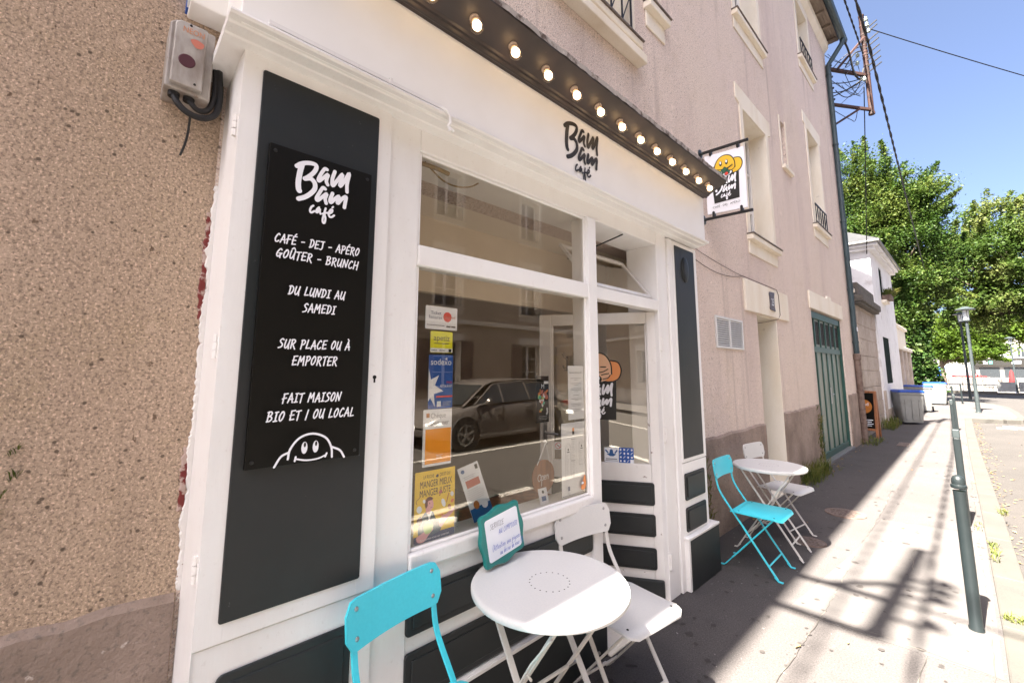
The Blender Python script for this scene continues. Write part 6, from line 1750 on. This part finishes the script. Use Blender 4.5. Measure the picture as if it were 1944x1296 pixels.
# ================================================================ gate pier, stone wall, white house, garden wall
gp = thing('gate_pier', 'weathered stone gate pier with a stepped cap behind the downpipe', 'gate pier', (-2.1, 12.95, 0))
p = MB(); p.box(-2.35, -1.86, 12.62, 13.15, 0, 3.45); p.build('shaft', M['oldstone'], gp, bevel=.02)
p = MB(); p.box(-2.42, -1.78, 12.56, 13.22, 3.45, 3.55); p.box(-2.37, -1.83, 12.60, 13.18, 3.55, 3.66); p.build('cap', M['stone'], gp, bevel=.02)
p = MB(); p.lathe([(.2, 3.66), (.18, 3.74), (.10, 3.86), (.02, 3.92)], (-2.1, 12.89, 0), 16); p.build('finial', M['oldstone'], gp, smooth=True)
sw = thing('stone_wall', 'old grey stone block wall with a heavy dark coping between the tall and the white house', 'wall', (-2.1, 14.8, 0))
p = MB()
rs_ = random.Random(8)
z = 0
while z < 3.2:
    hgt = min(rs_.uniform(.34, .46), 3.2 - z)
    y = 13.55
    while y < 16.42:
        L_ = min(rs_.uniform(.5, .95), 16.44 - y)
        e = rs_.uniform(0, .018)
        p.box(-2.4, -1.84 + e, y + .004, y + L_ - .004, z + .004, z + hgt - .004); y += L_
    z += hgt
p.box(-2.38, -1.852, 13.555, 16.43, 0, 3.19)
p.build('blocks', M['oldstone'], sw, bevel=.012)
p = MB(); p.box(-2.45, -1.70, 13.42, 16.44, 3.20, 3.26); p.box(-2.45, -1.66, 13.40, 16.445, 3.26, 3.44); p.box(-2.4, -1.76, 13.5, 16.1, 3.44, 3.76); p.build('coping', M['coping'], sw, bevel=.03)

M['shutterdark'] = mat('dark_green_shutter', (.008, .018, .015), .9, spec=.1)
wh = thing('white_house', 'small white two storey house with slate roof and green shutters beyond the stone wall', 'house', (-1.8, 19, 0))
hw = [(17.42, 18.95, 1.18, 2.62, .05), (18.1, 18.8, 3.85, 4.92, .05)]
p = MB(); wall_face(p, -1.79, 1, 16.45, 21.5, -.1, 5.25, hw)
p.quad((-1.79, 16.45, -.1), (-1.79, 16.45, 5.25), (-6.5, 16.45, 5.25), (-6.5, 16.45, -.1)); p.quad((-1.79, 21.5, -.1), (-6.5, 21.5, -.1), (-6.5, 21.5, 5.25), (-1.79, 21.5, 5.25)); p.quad((-6.5, 16.45, -.1), (-6.5, 16.45, 5.25), (-6.5, 21.5, 5.25), (-6.5, 21.5, -.1))
for h in hw: p.quad((-1.84, h[0], h[2]), (-1.84, h[1], h[2]), (-1.84, h[1], h[3]), (-1.84, h[0], h[3]))
p.build('wall', M['limewash'], wh)
p = MB(); p.box(-1.80, -1.765, 16.43, 16.75, 0, 1.0); p.box(-1.80, -1.775, 16.75, 21.5, 0, .45); p.build('plinth', M['oldstone'], wh, bevel=.01)
p = MB()
e = .22
p.box(-6.6, -1.79 + e, 16.45 - e, 21.5 + e * .4, 5.25, 5.33); p.box(-6.6, -1.79 + e * .6, 16.45 - e * .6, 21.5 + e * .3, 5.16, 5.25)
p.build('cornice', M['limewash'], wh, bevel=.01)
p = MB(); p.box(-6.7, -1.50, 16.15, 21.65, 5.332, 5.40); p.build('roof_gutter', M['zinc'], wh, bevel=.02)
p = MB(); p.add([(-1.50, 16.15, 5.40), (-1.5, 21.65, 5.40), (-6.7, 21.65, 5.40), (-6.7, 16.15, 5.40), (-4.0, 18.2, 7.0), (-4.0, 19.6, 7.0)], [(0, 1, 5, 4), (1, 2, 5), (2, 3, 4, 5), (3, 0, 4)]); p.build('roof', M['slateroof'], wh)
for (a, b, c, d) in ((17.42, 18.95, 1.18, 2.62), (18.1, 18.8, 3.85, 4.92)):
    p = MB(); p.box(-1.835, -1.815, a, (a + b) / 2 - .005, c, d); p.box(-1.835, -1.815, (a + b) / 2 + .005, b, c, d)
    for k in range(int((d - c) / .06)): p.box(-1.815, -1.808, a + .04, b - .04, c + .04 + k * .06, c + .07 + k * .06)
    s_ = p.build('shutter', M['shutterdark'], wh)
p = MB(); p.box(-1.80, -1.66, 18.05, 18.85, 3.74, 3.83); p.build('window_sill', M['stone'], wh, bevel=.01)
p = MB(); p.box(-1.77, -1.55, 18.1, 18.8, 3.84, 4.0)
wb = thing('window_box', 'planted window box under the upper window of the white house', 'planter', (-1.66, 18.45, 3.84)); p.build('trough', M['castiron'], wb)
bl = blades(260, -1.75, -1.5, 18.05, 18.9, 3.98, .08, .32, .03, 1.2)
o_ = tuft('foliage', None, None, bl, M['weed']); o_.parent = wb; o_.location = -Vector(wb.location)

gw = thing('garden_wall', 'low stone and plaster garden wall with pilasters past the white house', 'wall', (-1.95, 24, 0))
p = MB(); p.box(-2.2, -1.98, 21.52, 27.2, 0, 2.35)
for yy in (21.75, 23.2, 24.7, 26.4): p.box(-2.0, -1.84, yy, yy + .45, 0, 2.4)
p.build('wall', M['oldstone'], gw, bevel=.02)
p = MB(); p.box(-2.25, -1.80, 21.52, 27.2, 2.4, 2.55); p.box(-2.2, -1.92, 21.52, 26.2, 2.55, 3.3); p.box(-2.25, -1.84, 21.52, 26.25, 3.3, 3.42); p.build('parapet', M['stone'], gw, bevel=.02)
p = MB()
for yy in (22.25, 23.72, 25.25): p.box(-1.985, -1.975, yy, yy + .85, .1, 2.2)
p.build('dark_doors', M['castiron'], gw)

# ================================================================ trees
def rand_rot(n):
    a = rng.normal(size=(n, 3)); a /= np.linalg.norm(a, axis=1)[:, None]
    b = rng.normal(size=(n, 3)); b -= (a * b).sum(1)[:, None] * a; b /= np.linalg.norm(b, axis=1)[:, None]
    return a, b
def leaf_mesh(name, pos, size, m, parent, origin, droop=0.0, aspect=.5):
    n = len(pos)
    a, b = rand_rot(n)
    a[:, 2] *= .55; a[:, 2] -= droop; a /= np.linalg.norm(a, axis=1)[:, None]
    b -= (a * b).sum(1)[:, None] * a; b /= np.linalg.norm(b, axis=1)[:, None]
    s = (size * rng.uniform(.6, 1.35, n))[:, None]
    P = pos - np.array(origin)[None]
    c = np.cross(a, b)
    v = np.stack([P - a * s * .5, P + b * s * aspect * .5 + c * s * .08, P + a * s * .5, P - b * s * aspect * .5 + c * s * .08], 1).reshape(-1, 3)
    me = bpy.data.meshes.new(name)
    me.vertices.add(4 * n); me.loops.add(4 * n); me.polygons.add(n)
    me.vertices.foreach_set('co', v.astype(np.float32).ravel())
    me.loops.foreach_set('vertex_index', np.arange(4 * n, dtype=np.int32))
    me.polygons.foreach_set('loop_start', np.arange(0, 4 * n, 4, dtype=np.int32))
    me.polygons.foreach_set('loop_total', np.full(n, 4, dtype=np.int32))
    me.materials.append(m)
    me.update(); me.validate()
    o = bpy.data.objects.new(name, me); COL.objects.link(o)
    if parent is not None: o.parent = parent
    return o

def tree(label, base, trunk_h, trunk_r, ells, nclump, per, leaf, m, clump_r=(.35, .8), droop=.15, lean=(0, 0), sprays=0, name='tree', sdir=(0, 0, .3), slen=2.0):
    t = thing(name, label, 'tree', base)
    bx_, by_, bz_ = base
    cl = []
    vol = np.array([e[3] * e[4] * e[5] for e in ells]); vol = vol / vol.sum()
    for e, f in zip(ells, vol):
        for k in range(max(3, int(nclump * f))):
            d = rng.normal(size=3); d /= np.linalg.norm(d)
            rad = rng.uniform(.30, 1.0) ** .55
            cl.append((e[0] + d[0] * e[3] * rad, e[1] + d[1] * e[4] * rad, e[2] + d[2] * e[5] * rad))
    pts = []
    cen = np.mean(np.array(cl), 0)
    for c in cl:
        R_ = rng.uniform(*clump_r)
        n = int(per * rng.uniform(.5, 1.3) * (R_ / np.mean(clump_r)) ** 2)
        q = rng.normal(size=(n, 3)) * np.array([R_, R_, R_ * .55]) * .62
        # some clumps are long sprays growing outwards
        if sprays and rng.random() < sprays:
            ax_ = np.array(c) - cen; ax_ /= max(1e-6, np.linalg.norm(ax_)); ax_ = ax_ * .8 + np.array(sdir) + rng.normal(size=3) * .25; ax_ /= np.linalg.norm(ax_)
            u_ = rng.uniform(-.3, 1.0, n)
            q = rng.normal(size=(n, 3)) * (np.array([.24, .24, .16]) * R_ * (1.25 - u_[:, None])) + np.outer(u_ * R_ * slen, ax_)
        pts.append(q + np.array(c)[None])
    pts = np.concatenate(pts)
    leaf_mesh('crown', pts, leaf, m, t, base, droop)
    mb = MB()
    mb.tube([(0, 0, -.1), (lean[0] * .2 + .03, lean[1] * .2, trunk_h * .35), (lean[0] * .6 - .03, lean[1] * .6, trunk_h * .7), (lean[0], lean[1], trunk_h)], [trunk_r * 1.25, trunk_r, trunk_r * .85, trunk_r * .7], 12)
    tr = mb.build('trunk', M['bark'], t, local=True, smooth=True)
    lb = MB()
    sel = [cl[i] for i in rng.choice(len(cl), min(len(cl), 34), replace=False)]
    for c in sel:
        a = Vector((lean[0], lean[1], trunk_h * rng.uniform(.55, 1.0))); b = Vector(c) - Vector(base)
        m1 = a.lerp(b, .45) + Vector((rng.uniform(-.3, .3), rng.uniform(-.3, .3), rng.uniform(.1, .6)))
        lb.tube([a, m1, b], [trunk_r * .38, trunk_r * .2, trunk_r * .05], 6)
    lb.build('limbs', M['bark'], tr, local=True, smooth=True)
    return t
M['leafA'] = leaf_mat('robinia_leaf', (.014, .034, .006), (.033, .062, .011), (.088, .106, .024), .2, .5)
M['leafB'] = leaf_mat('cherry_leaf', (.020, .042, .008), (.046, .076, .015), (.12, .13, .042), .26, .5)
M['leafC'] = leaf_mat('plane_leaf', (.038, .075, .010), (.066, .108, .015), (.11, .135, .026), .3, .3)
M['ivy'] = leaf_mat('ivy_leaf', (.010, .026, .006), (.022, .05, .010), (.08, .11, .03), .15, 1.2)
TA = tree('large light green tree with feathery sprays and an ivy covered trunk behind the white house', (-2.05, 30.4, 0), 6.5, .30,
     [(-3.4, 31.0, 8.4, 2.4, 2.0, 4.0), (-3.6, 30.6, 12.6, 1.5, 1.4, 1.6), (-1.9, 30.6, 8.2, 1.6, 1.6, 3.0), (-2.0, 31, 11.0, 1.7, 1.6, 1.5), (-1.0, 31, 10.6, .9, 1.0, .8), (-3.2, 29.8, 5.6, 1.6, 1.2, 1.9), (-1.3, 30.8, 6.0, .9, 1.3, 1.5), (-2.6, 30, 4.4, 1.2, 1.0, 1.2)],
     360, 520, .125, M['leafA'], (.35, .8), .25, (-.3, .3), .45, 'ivy_clad_tree', (.15, 0, .25), 2.2)
n = 17000
th_ = rng.uniform(0, 2 * pi, n); zz = rng.uniform(0, 1, n) ** .9 * 6.8
rad = .72 + .22 * np.sin(zz * 1.7 + th_ * 2) * .6 + rng.normal(0, .12, n)
iv = np.stack([-1.95 + rad * np.cos(th_) - .05 * zz, 30.4 + rad * np.sin(th_), zz], 1)
leaf_mesh('ivy', iv, .15, M['ivy'], TA, (-2.05, 30.4, 0), .3, .85)
tree('dark green tree with upright branch tips right of the ivy clad tree', (4.6, 41, 0), 4.6, .26,
     [(2.2, 40.5, 8.0, 2.8, 2.4, 3.0), (.3, 40.2, 8.0, 1.9, 1.8, 2.6), (1.6, 40.5, 11.0, 1.3, 1.2, 1.5), (4.4, 41, 8.2, 2.6, 2.4, 3.0), (1.2, 40, 5.4, 2.4, 2.0, 1.2), (3.2, 40.4, 10.6, 1.4, 1.3, 1.2), (-.3, 40.4, 6.4, 1.3, 1.4, 1.3), (-.9, 40.4, 8.4, 1.2, 1.4, 2.0), (3.6, 40.2, 5.2, 1.8, 1.8, .9)],
     340, 420, .165, M['leafB'], (.4, .85), .0, (-.8, -.3), .62, 'cherry_tree', (.45, 0, .75), 2.3)
tree('bright green tree hanging over the dark shopfronts at the right edge', (6.3, 62, 0), 4.0, .25,
     [(4.2, 61, 6.4, 2.8, 2.5, 1.9), (6.6, 62, 7.6, 3.2, 3, 2.8), (2.6, 60.5, 6.9, 1.6, 1.5, 1.3), (3.4, 60.6, 5.4, 2.6, 1.5, 1.3), (5.4, 60.6, 4.6, 1.8, 1.5, .8)], 190, 420, .26, M['leafC'], (.5, 1.0), .1, (-.5, 0), .2, 'plane_tree')
tree('bright green tree on the far side of the square between trunk and dark lamp', (-2.4, 74, 0), 3.6, .22,
     [(-.9, 74, 6.3, 2.6, 2.2, 2.6), (.4, 74, 4.4, 2.0, 2.0, 1.3), (-1.6, 74, 3.8, 1.8, 1.6, 1.2)], 120, 420, .28, M['leafC'], (.5, 1.1), .1, (0, 0), .15, 'plane_tree')
tree('dark tree mass closing the view behind the ivy clad tree', (-9, 52, 0), 5, .3,
     [(-8, 52, 7, 4.5, 3, 4.0), (-4.6, 54, 6.5, 2.2, 2.5, 3.0)], 110, 380, .30, M['leafB'], (.6, 1.2), .1, (0, 0), .2, 'broadleaf_tree')

# ================================================================ across the square
def far_building(label, x0, x1, y, h, m, shops=False):
    t = thing('far_building', label, 'building', ((x0 + x1) / 2, y, 0))
    p = MB(); p.box(x0, x1, y, y + 12, -.1, h); p.build('wall', m, t)
    p = MB(); p.prism([(x0 - .2, y - .3, h), (x1 + .2, y - .3, h), (x1 + .2, y + 6, h + 2.6), (x0 - .2, y + 6, h + 2.6)], (0, 0, .15)); p.build('roof', M['slateroof'], t)
    n = int((x1 - x0) / 2.2)
    for j in range(int((h - 3.6) / 2.9)):
        for k in range(n):
            cx = x0 + (x1 - x0) * (k + .5) / n; z0 = 4.1 + j * 2.9
            p = MB(); p.box(cx - .55, cx + .55, y - .06, y, z0 - .1, z0 + 1.75); w_ = p.build('window', M['stone'], t)
            p = MB(); p.box(cx - .42, cx - .03, y - .07, y - .061, z0, z0 + 1.65); p.box(cx + .03, cx + .42, y - .07, y - .061, z0, z0 + 1.65); p.build('pane', M['winpane_far'], w_)
    return t
M['winpane_far'] = mat('dark_window_glass', (.03, .035, .04), .15, spec=.8)
M['farwhite'] = mat('bright_facade', (.25, .24, .225), .9)
M['fargrey'] = mat('grey_facade', (.09, .088, .094), .9)
fb = far_building('long white building with a black shop fascia across the square', .2, 22, 118, 14.5, M['farwhite'])
p = MB(); p.box(.3, 21.9, 117.5, 118, 2.6, 3.9); p.build('shop_fascia', M['ink_black'], fb)
for x_, w_, m_ in ((1.6, .5, 'paper'), (2.3, .4, 'teal_leaf'), (5.0, 1.1, 'paper'), (7.0, 1.0, 'paper'), (8.1, .5, 'paper'), (10.6, .8, 'red'), (11.8, .7, 'posteryellow')):
    p = MB(); p.box(x_, x_ + w_, 117.44, 117.5, 2.95, 3.45); p.build('fascia_sign', M[m_], fb)
for x_ in (1.0, 4.0, 7.2, 10.4, 13.6, 16.8):
    p = MB(); p.box(x_, x_ + 2.5, 117.92, 117.99, .3, 2.3); p.build('shop_window', M['winpane_far'], fb)

fg = far_building('pale building with a grey sloping roof edge left of the dark shop fascia', -16, 0.1, 112, 9.0, M['farwhite'])
p = MB(); p.prism([(-5.5, 111.4, 9.2), (.4, 111.4, 9.2), (.4, 111.4, 4.6), (-1.8, 111.4, 5.4), (-3.2, 111.4, 7.8)], (0, .55, 0)); p.build('grey_gable', M['fargrey'], fg)
p = MB()
for x_ in (-7, -4.6): p.box(x_, x_ + 1.3, 111.9, 111.98, .2, 2.3)
p.build('blue_door', M['blue'], fg)
lw = thing('low_wall', 'low pale stone wall across the far side of the square', 'wall', (0, 96, 0))
p = MB(); p.box(-14, 24, 96, 96.4, -.1, .55); p.build('wall', M['square'], lw, bevel=.03); p = MB(); p.box(-14, 24, 95.95, 96.45, .55, .63); p.build('coping', M['stone'], lw)

# ================================================================ terrace on the square
M['wire'] = mat('thin_dark_metal', (.05, .045, .045), .5)
def wire_chair(x, y, rz, label, m):
    t = thing('terrace_chair', label, 'chair', (x, y, -.02), rz, 'terrace chairs on the square')
    p = MB(); p.tube([(.21 * cos(k * pi / 8), .21 * sin(k * pi / 8), .45) for k in range(17)], .012, 6); p.lathe([(.2, .44), (.2, .455)], (0, 0, 0), 16); p.build('seat', m, t, local=True)
    p = MB(); p.tube([(-.2, .22 * cos(k * pi / 8), .70 + .24 * sin(k * pi / 8)) for k in range(17)], .012, 6)
    for j in range(-2, 3): p.tube([(-.2, j * .075, .48), (-.2, j * .075, .70 + .24 * math.sqrt(max(0, 1 - (j * .075 / .22) ** 2)))], .006, 5)
    p.build('backrest', m, t, local=True)
    for sx in (-1, 1):
        for sy in (-1, 1):
            p = MB(); p.tube([(sx * .15, sy * .15, .45), (sx * .2, sy * .2, 0)], .012, 6); p.build('leg', m, t, local=True)
    return t
def bistro(x, y, label):
    t = thing('terrace_table', label, 'table', (x, y, -.02), group='terrace tables on the square')
    p = MB(); p.lathe([(.35, .72), (.35, .745)], (0, 0, 0), 20); p.build('top', M['wire'], t, local=True)
    p = MB(); p.tube([(0, 0, 0), (0, 0, .72)], .025, 8)
    for k in range(3): p.tube([(0, 0, .1), (.28 * cos(k * 2.1), .28 * sin(k * 2.1), 0)], .015, 6)
    p.build('pedestal', M['wire'], t, local=True)
for x, y, rz, lb in ((-1.15, 50.0, .3, 'round backed wire chair left of the dark lamp post'), (-.15, 51.0, 2.6, 'wire chair between the dark bollards and the lamp'), (.75, 50.0, .5, 'dark wire chair just right of the sunlit lamp'), (1.2, 52.0, 2.9, 'dark wire chair second right of the sunlit lamp'), (1.75, 52.2, .2, 'dark chair left of the red parasol'), (2.1, 54.0, 2.7, 'dark chair behind the red parasol'), (2.7, 52.8, 2.8, 'dark chair right of the red parasol'), (3.3, 53.5, .4, 'dark chair nearest the right edge of the terrace')):
    wire_chair(x, y, rz, lb, M['wire'])
for x, y, lb in ((-.6, 50.6, 'small dark terrace table between two wire chairs'), (1.5, 51.2, 'small dark terrace table right of the sunlit lamp'), (2.5, 53.4, 'small dark terrace table by the red parasol'), (3.0, 51.8, 'small dark terrace table near the far lamp')):
    bistro(x, y, lb)
M['parasolred'] = mat('red_cloth', (.22, .008, .01), .8)
pr = thing('folded_parasol', 'folded red parasol standing among the dark terrace chairs', 'parasol', (2.15, 52.6, -.02))
p = MB(); p.tube([(0, 0, 0), (0, 0, 1.75)], .025, 8); p.lathe([(.25, 0), (.25, .06), (.05, .1)], (0, 0, 0), 16); p.build('pole', M['wire'], pr, local=True)
p = MB(); p.lathe([(.20, .62), (.22, .7), (.17, 1.1), (.10, 1.5), (.03, 1.72)], (0, 0, 0), 14); p.build('canopy', M['parasolred'], pr, local=True, smooth=True)
for x, y, lb in ((1.65, 48.9, 'white terrace screen left of the far lamp'), (2.75, 49.2, 'white terrace screen right of the far lamp')):
    t = thing('terrace_screen', lb, 'screen', (x, y, -.02), group='white terrace screens')
    p = MB(); p.box(-.45, .45, -.02, .02, .12, .80); p.build('panel', M['binlight'], t, local=True, bevel=.01)
    p = MB()
    for sx in (-.42, .42): p.box(sx - .02, sx + .02, -.15, .15, 0, .12)
    p.build('feet', M['ink_white'], t, local=True)

# ================================================================ cars
M['carglass'] = mat('car_glass', (.015, .018, .02), .06, spec=.9)
M['tyre'] = mat('tyre_rubber', (.015, .015, .016), .8)
M['alloy'] = mat('alloy_rim', (.45, .44, .43), .3, metal=.8)
M['tail'] = mat('tail_lamp', (.35, .01, .01), .2)
M['headl'] = mat('head_lamp', (.6, .62, .64), .15)
M['plastic'] = mat('black_plastic', (.02, .02, .021), .5)
def car(label, loc, rz, paint, L=4.35, W_=1.80, H_=1.47, estate=True, group=None):
    """local: +x is the nose"""
    t = thing('parked_car', label, 'car', loc, rz, group)
    h = L / 2
    # stations along x: (x, z_bottom, z_belt, half width)
    st = [(-h, .42, .86, .70), (-h + .08, .30, .96, .80), (-h + .5, .24, .98, .88), (-.9, .20, .97, .90), (.2, .20, .95, .90), (.95, .20, .92, .89), (1.35, .22, .86, .87), (h - .35, .25, .76, .82), (h - .08, .30, .62, .70), (h, .38, .54, .58)]
    p = MB(); vs = []; fs = []
    nr = 12
    for x, z0, z1, w in st:
        pr = [(-w * .92, z0), (-w, z0 + .12), (-w * 1.0, z0 + (z1 - z0) * .55), (-w * .985, z1 - .06), (-w * .93, z1), (-w * .5, z1 + .02), (w * .5, z1 + .02), (w * .93, z1), (w * .985, z1 - .06), (w, z0 + (z1 - z0) * .55), (w, z0 + .12), (w * .92, z0)]
        vs += [(x, a, b) for a, b in pr]
    for i in range(len(st) - 1):
        for k in range(nr): fs.append((i * nr + k, (i + 1) * nr + k, (i + 1) * nr + (k + 1) % nr, i * nr + (k + 1) % nr))
    fs += [tuple(range(nr)), tuple((len(st) - 1) * nr + k for k in range(nr - 1, -1, -1))]
    p.add(vs, fs)
    # roof
    rear = -h + (.28 if estate else .9)
    rs2 = [(rear, .97, .78), (rear + .20, H_ - .14, .66), (rear + .6, H_ - .02, .64), (-.3, H_, .64), (.35, H_ - .04, .63), (.62, H_ - .12, .64), (1.30, .90, .76)]
    vs = []; fs = []
    for x, z, w in rs2: vs += [(x, -w, z), (x, -w * .9, z + .02), (x, w * .9, z + .02), (x, w, z)]
    for i in range(len(rs2) - 1):
        for k in range(3): fs.append((i * 4 + k, (i + 1) * 4 + k, (i + 1) * 4 + k + 1, i * 4 + k + 1))
    p.add(vs, fs)
    body = p.build('body', paint, t, local=True, smooth=True, angle=50)
    # greenhouse glass
    for sy in (-1, 1):
        g = MB()
        def gp_(x, z):
            f = max(0, min(1, (z - .95) / (H_ - .95)))
            return (x, sy * (.885 - .235 * f), z)
        for poly in ([(rear + .26, 1.0), (rear + .30, H_ - .16), (-.62 + .0, H_ - .09), (-.66, .985)], [(-.60, .985), (-.56, H_ - .09), (.22, H_ - .09), (.22, .97)], [(.28, .97), (.28, H_ - .10), (.50, H_ - .16), (1.02, .955)]):
            pts = [gp_(*q) for q in poly]
            if sy > 0: pts = pts[::-1]
            g.prism(pts, (0, sy * .012, 0))
        g.build('side_windows', M['carglass'], t, local=True)
        s_ = MB()
        edge = [(rear + .22, .99), (rear + .27, H_ - .13), (-.5, H_ - .05), (.45, H_ - .11), (1.10, .94)]
        s_.tube([gp_(a, b) for a, b in edge], .018, 6)
        # pillar and skirt between the beltline and the roof
        s_.quad(gp_(rear, .97), gp_(rear + .26, 1.0), gp_(rear + .3, H_ - .14), gp_(rear + .18, H_ - .16)); s_.bar(gp_(-.63, .98), gp_(-.59, H_ - .08), .05, .02); s_.bar(gp_(.25, .96), gp_(.25, H_ - .08), .05, .02)
        s_.build('window_trim', paint, t, local=True)
    g = MB(); g.quad((.66, -.60, H_ - .13), (.66, .60, H_ - .13), (1.30, .70, .935), (1.30, -.70, .935)); g.v = [(a + .012, b, c + .012) for a, b, c in g.v]; g.build('windscreen', M['carglass'], t, local=True)
    g = MB(); g.quad((rear - .01, .62, 1.03), (rear + .18, .58, H_ - .17), (rear + .18, -.58, H_ - .17), (rear - .01, -.62, 1.03)); g.v = [(a - .012, b, c + .006) for a, b, c in g.v]; g.build('rear_window', M['carglass'], t, local=True)
    for sx in (-1.30, 1.32):
        for sy in (-1, 1):
            w = MB(); cx = sx
            w.lathe([(.20, .10), (.315, .10), (.325, .06), (.325, -.08), (.30, -.10)], (cx, sy * .80, .325), 28, axis=(0, sy, 0))
            wl_ = w.build('wheel', M['tyre'], t, local=True, smooth=True)
            a = MB(); a.lathe([(.205, .075), (.215, .104), (.195, .106), (.19, .085)], (cx, sy * .80, .325), 24, axis=(0, sy, 0))
            for k in range(5):
                an = k * 2 * pi / 5 + .3
                a.bar((cx, sy * .895, .325), (cx + .195 * cos(an), sy * .895, .325 + .195 * sin(an)), .055, .02, up=(0, 1, 0))
            a.lathe([(.05, .08), (.045, .11)], (cx, sy * .80, .325), 14, axis=(0, sy, 0))
            a.build('rim', M['alloy'], wl_, local=True)
            ar = MB(); ar.lathe([(.385, .0), (.385, .096)], (cx, sy * .80, .325), 28, axis=(0, sy, 0)); ar.build('wheel_arch', M['plastic'], t, local=True)
    for sy in (-1, 1):
        m_ = MB(); m_.lathe([(.02, -.06), (.07, -.04), (.085, .02), (.06, .07), (.01, .085)], (.78, sy * 1.0, 1.0), 14, axis=(0, sy, .0)); m_.bar((.82, sy * .86, .97), (.79, sy * .98, .98), .05, .03); m_.build('door_mirror', paint, t, local=True, smooth=True)
        l_ = MB(); l_.prism([(h - .30, sy * .70, .66), (h - .06, sy * .55, .60), (h - .04, sy * .58, .54), (h - .34, sy * .80, .56)], (0.03, sy * .045, .01)); l_.build('headlight', M['headl'], t, local=True)
        l_ = MB(); l_.box(-h - .012, -h + .2, min(sy * .58, sy * .845), max(sy * .58, sy * .845), .78, .90); l_.build('tail_light', M['tail'], t, local=True)
        d_ = MB()
        for xa in (-.70, .26, 1.08): d_.bar((xa, sy * .903, .30), (xa + .02, sy * .893, .94), .008, .012)
        for xa in (-.52, .42): d_.box(xa - .09, xa + .09, min(sy * .90, sy * .925), max(sy * .90, sy * .925), .80, .83)
        d_.build('door_lines', M['plastic'], t, local=True)
    for xx in (-h - .004, h - .016):
        n_ = MB(); n_.box(xx, xx + .02, -.26, .26, .44, .55); n_.build('number_plate', M['ink_white'], t, local=True)
    return t
M['carpaint'] = mat('dark_grey_brown_car_paint', (.12, .108, .104), .25, metal=.3, coat=.6)
M['carblack'] = mat('black_car_paint', (.012, .012, .014), .2, coat=.6)
M['carred'] = mat('red_car_paint', (.26, .004, .006), .45, spec=.2)
car('dark grey brown estate car parked across the street, mirrored in the shop window', (5.22, 7.05, RZ), R(-90), M['carpaint'])
car('black car parked across the street behind the grey brown estate', (5.22, 12.3, RZ), R(-90), M['carblack'])
car('small red car parked beyond the low wall of the square', (-.25, 106, -.05), R(3), M['carred'], H_=1.42, estate=False)

# ================================================================ the other side of the street (mirrored in the window)
OB = thing('opposite_house', 'tan rendered terrace house across the street seen mirrored in the shop window', 'building', (8.2, 6, 0))
oh = []
for k, yy in enumerate((-23, -19.5, -15.6, -11.8, -8, -4.2, -.4, 3.4, 7.4, 11.2, 15, 18.8)):
    oh += [(yy, yy + 1.0, 3.6, 5.4), (yy, yy + 1.0, 6.5, 8.1)]
    oh.append((yy, yy + 1.05, 0.0 if k % 3 == 1 else 1.0, 2.5))
p = MB(); wall_face(p, 8.2, -1, -45, 26, -.1, 9.2, oh)
p.quad((14, -45, -.1), (14, 26, -.1), (14, 26, 9.2), (14, -45, 9.2)); p.quad((8.2, 26, -.1), (8.2, 26, 9.2), (14, 26, 9.2), (14, 26, -.1)); p.quad((8.2, -45, -.1), (14, -45, -.1), (14, -45, 9.2), (8.2, -45, 9.2))
p.build('wall', M['opp'], OB)
p = MB(); p.prism([(7.7, -45.2, 9.2), (14.3, -45.2, 9.2), (11, -45.2, 11.6)], (0, 71.4, 0)); p.build('roof', M['slateroof'], OB)
p = MB(); p.box(8.12, 8.2, -45, 26, 3.05, 3.2); p.box(8.16, 8.2, -45, 26, 0, .7); p.build('string_course', M['stone'], OB, bevel=.01)
for h in oh:
    if h[2] > .5: facade_window(OB, 8.2, -1, h[0], h[1], h[2], h[3], surround=.12, rail=(h[2] > 3), frame_m='white')
    else:
        p = MB(); p.box(8.42, 8.46, h[0], h[1], 0, h[3]); d_ = p.build('house_door', M['garage_rib'], OB)
p = MB()
for yy in (7.4, 11.2):
    for dy in (-.52, 1.03): p.box(8.15, 8.19, yy + dy, yy + dy + .48, 1.0, 2.5)
p.build('shutters', M['castiron'], OB)
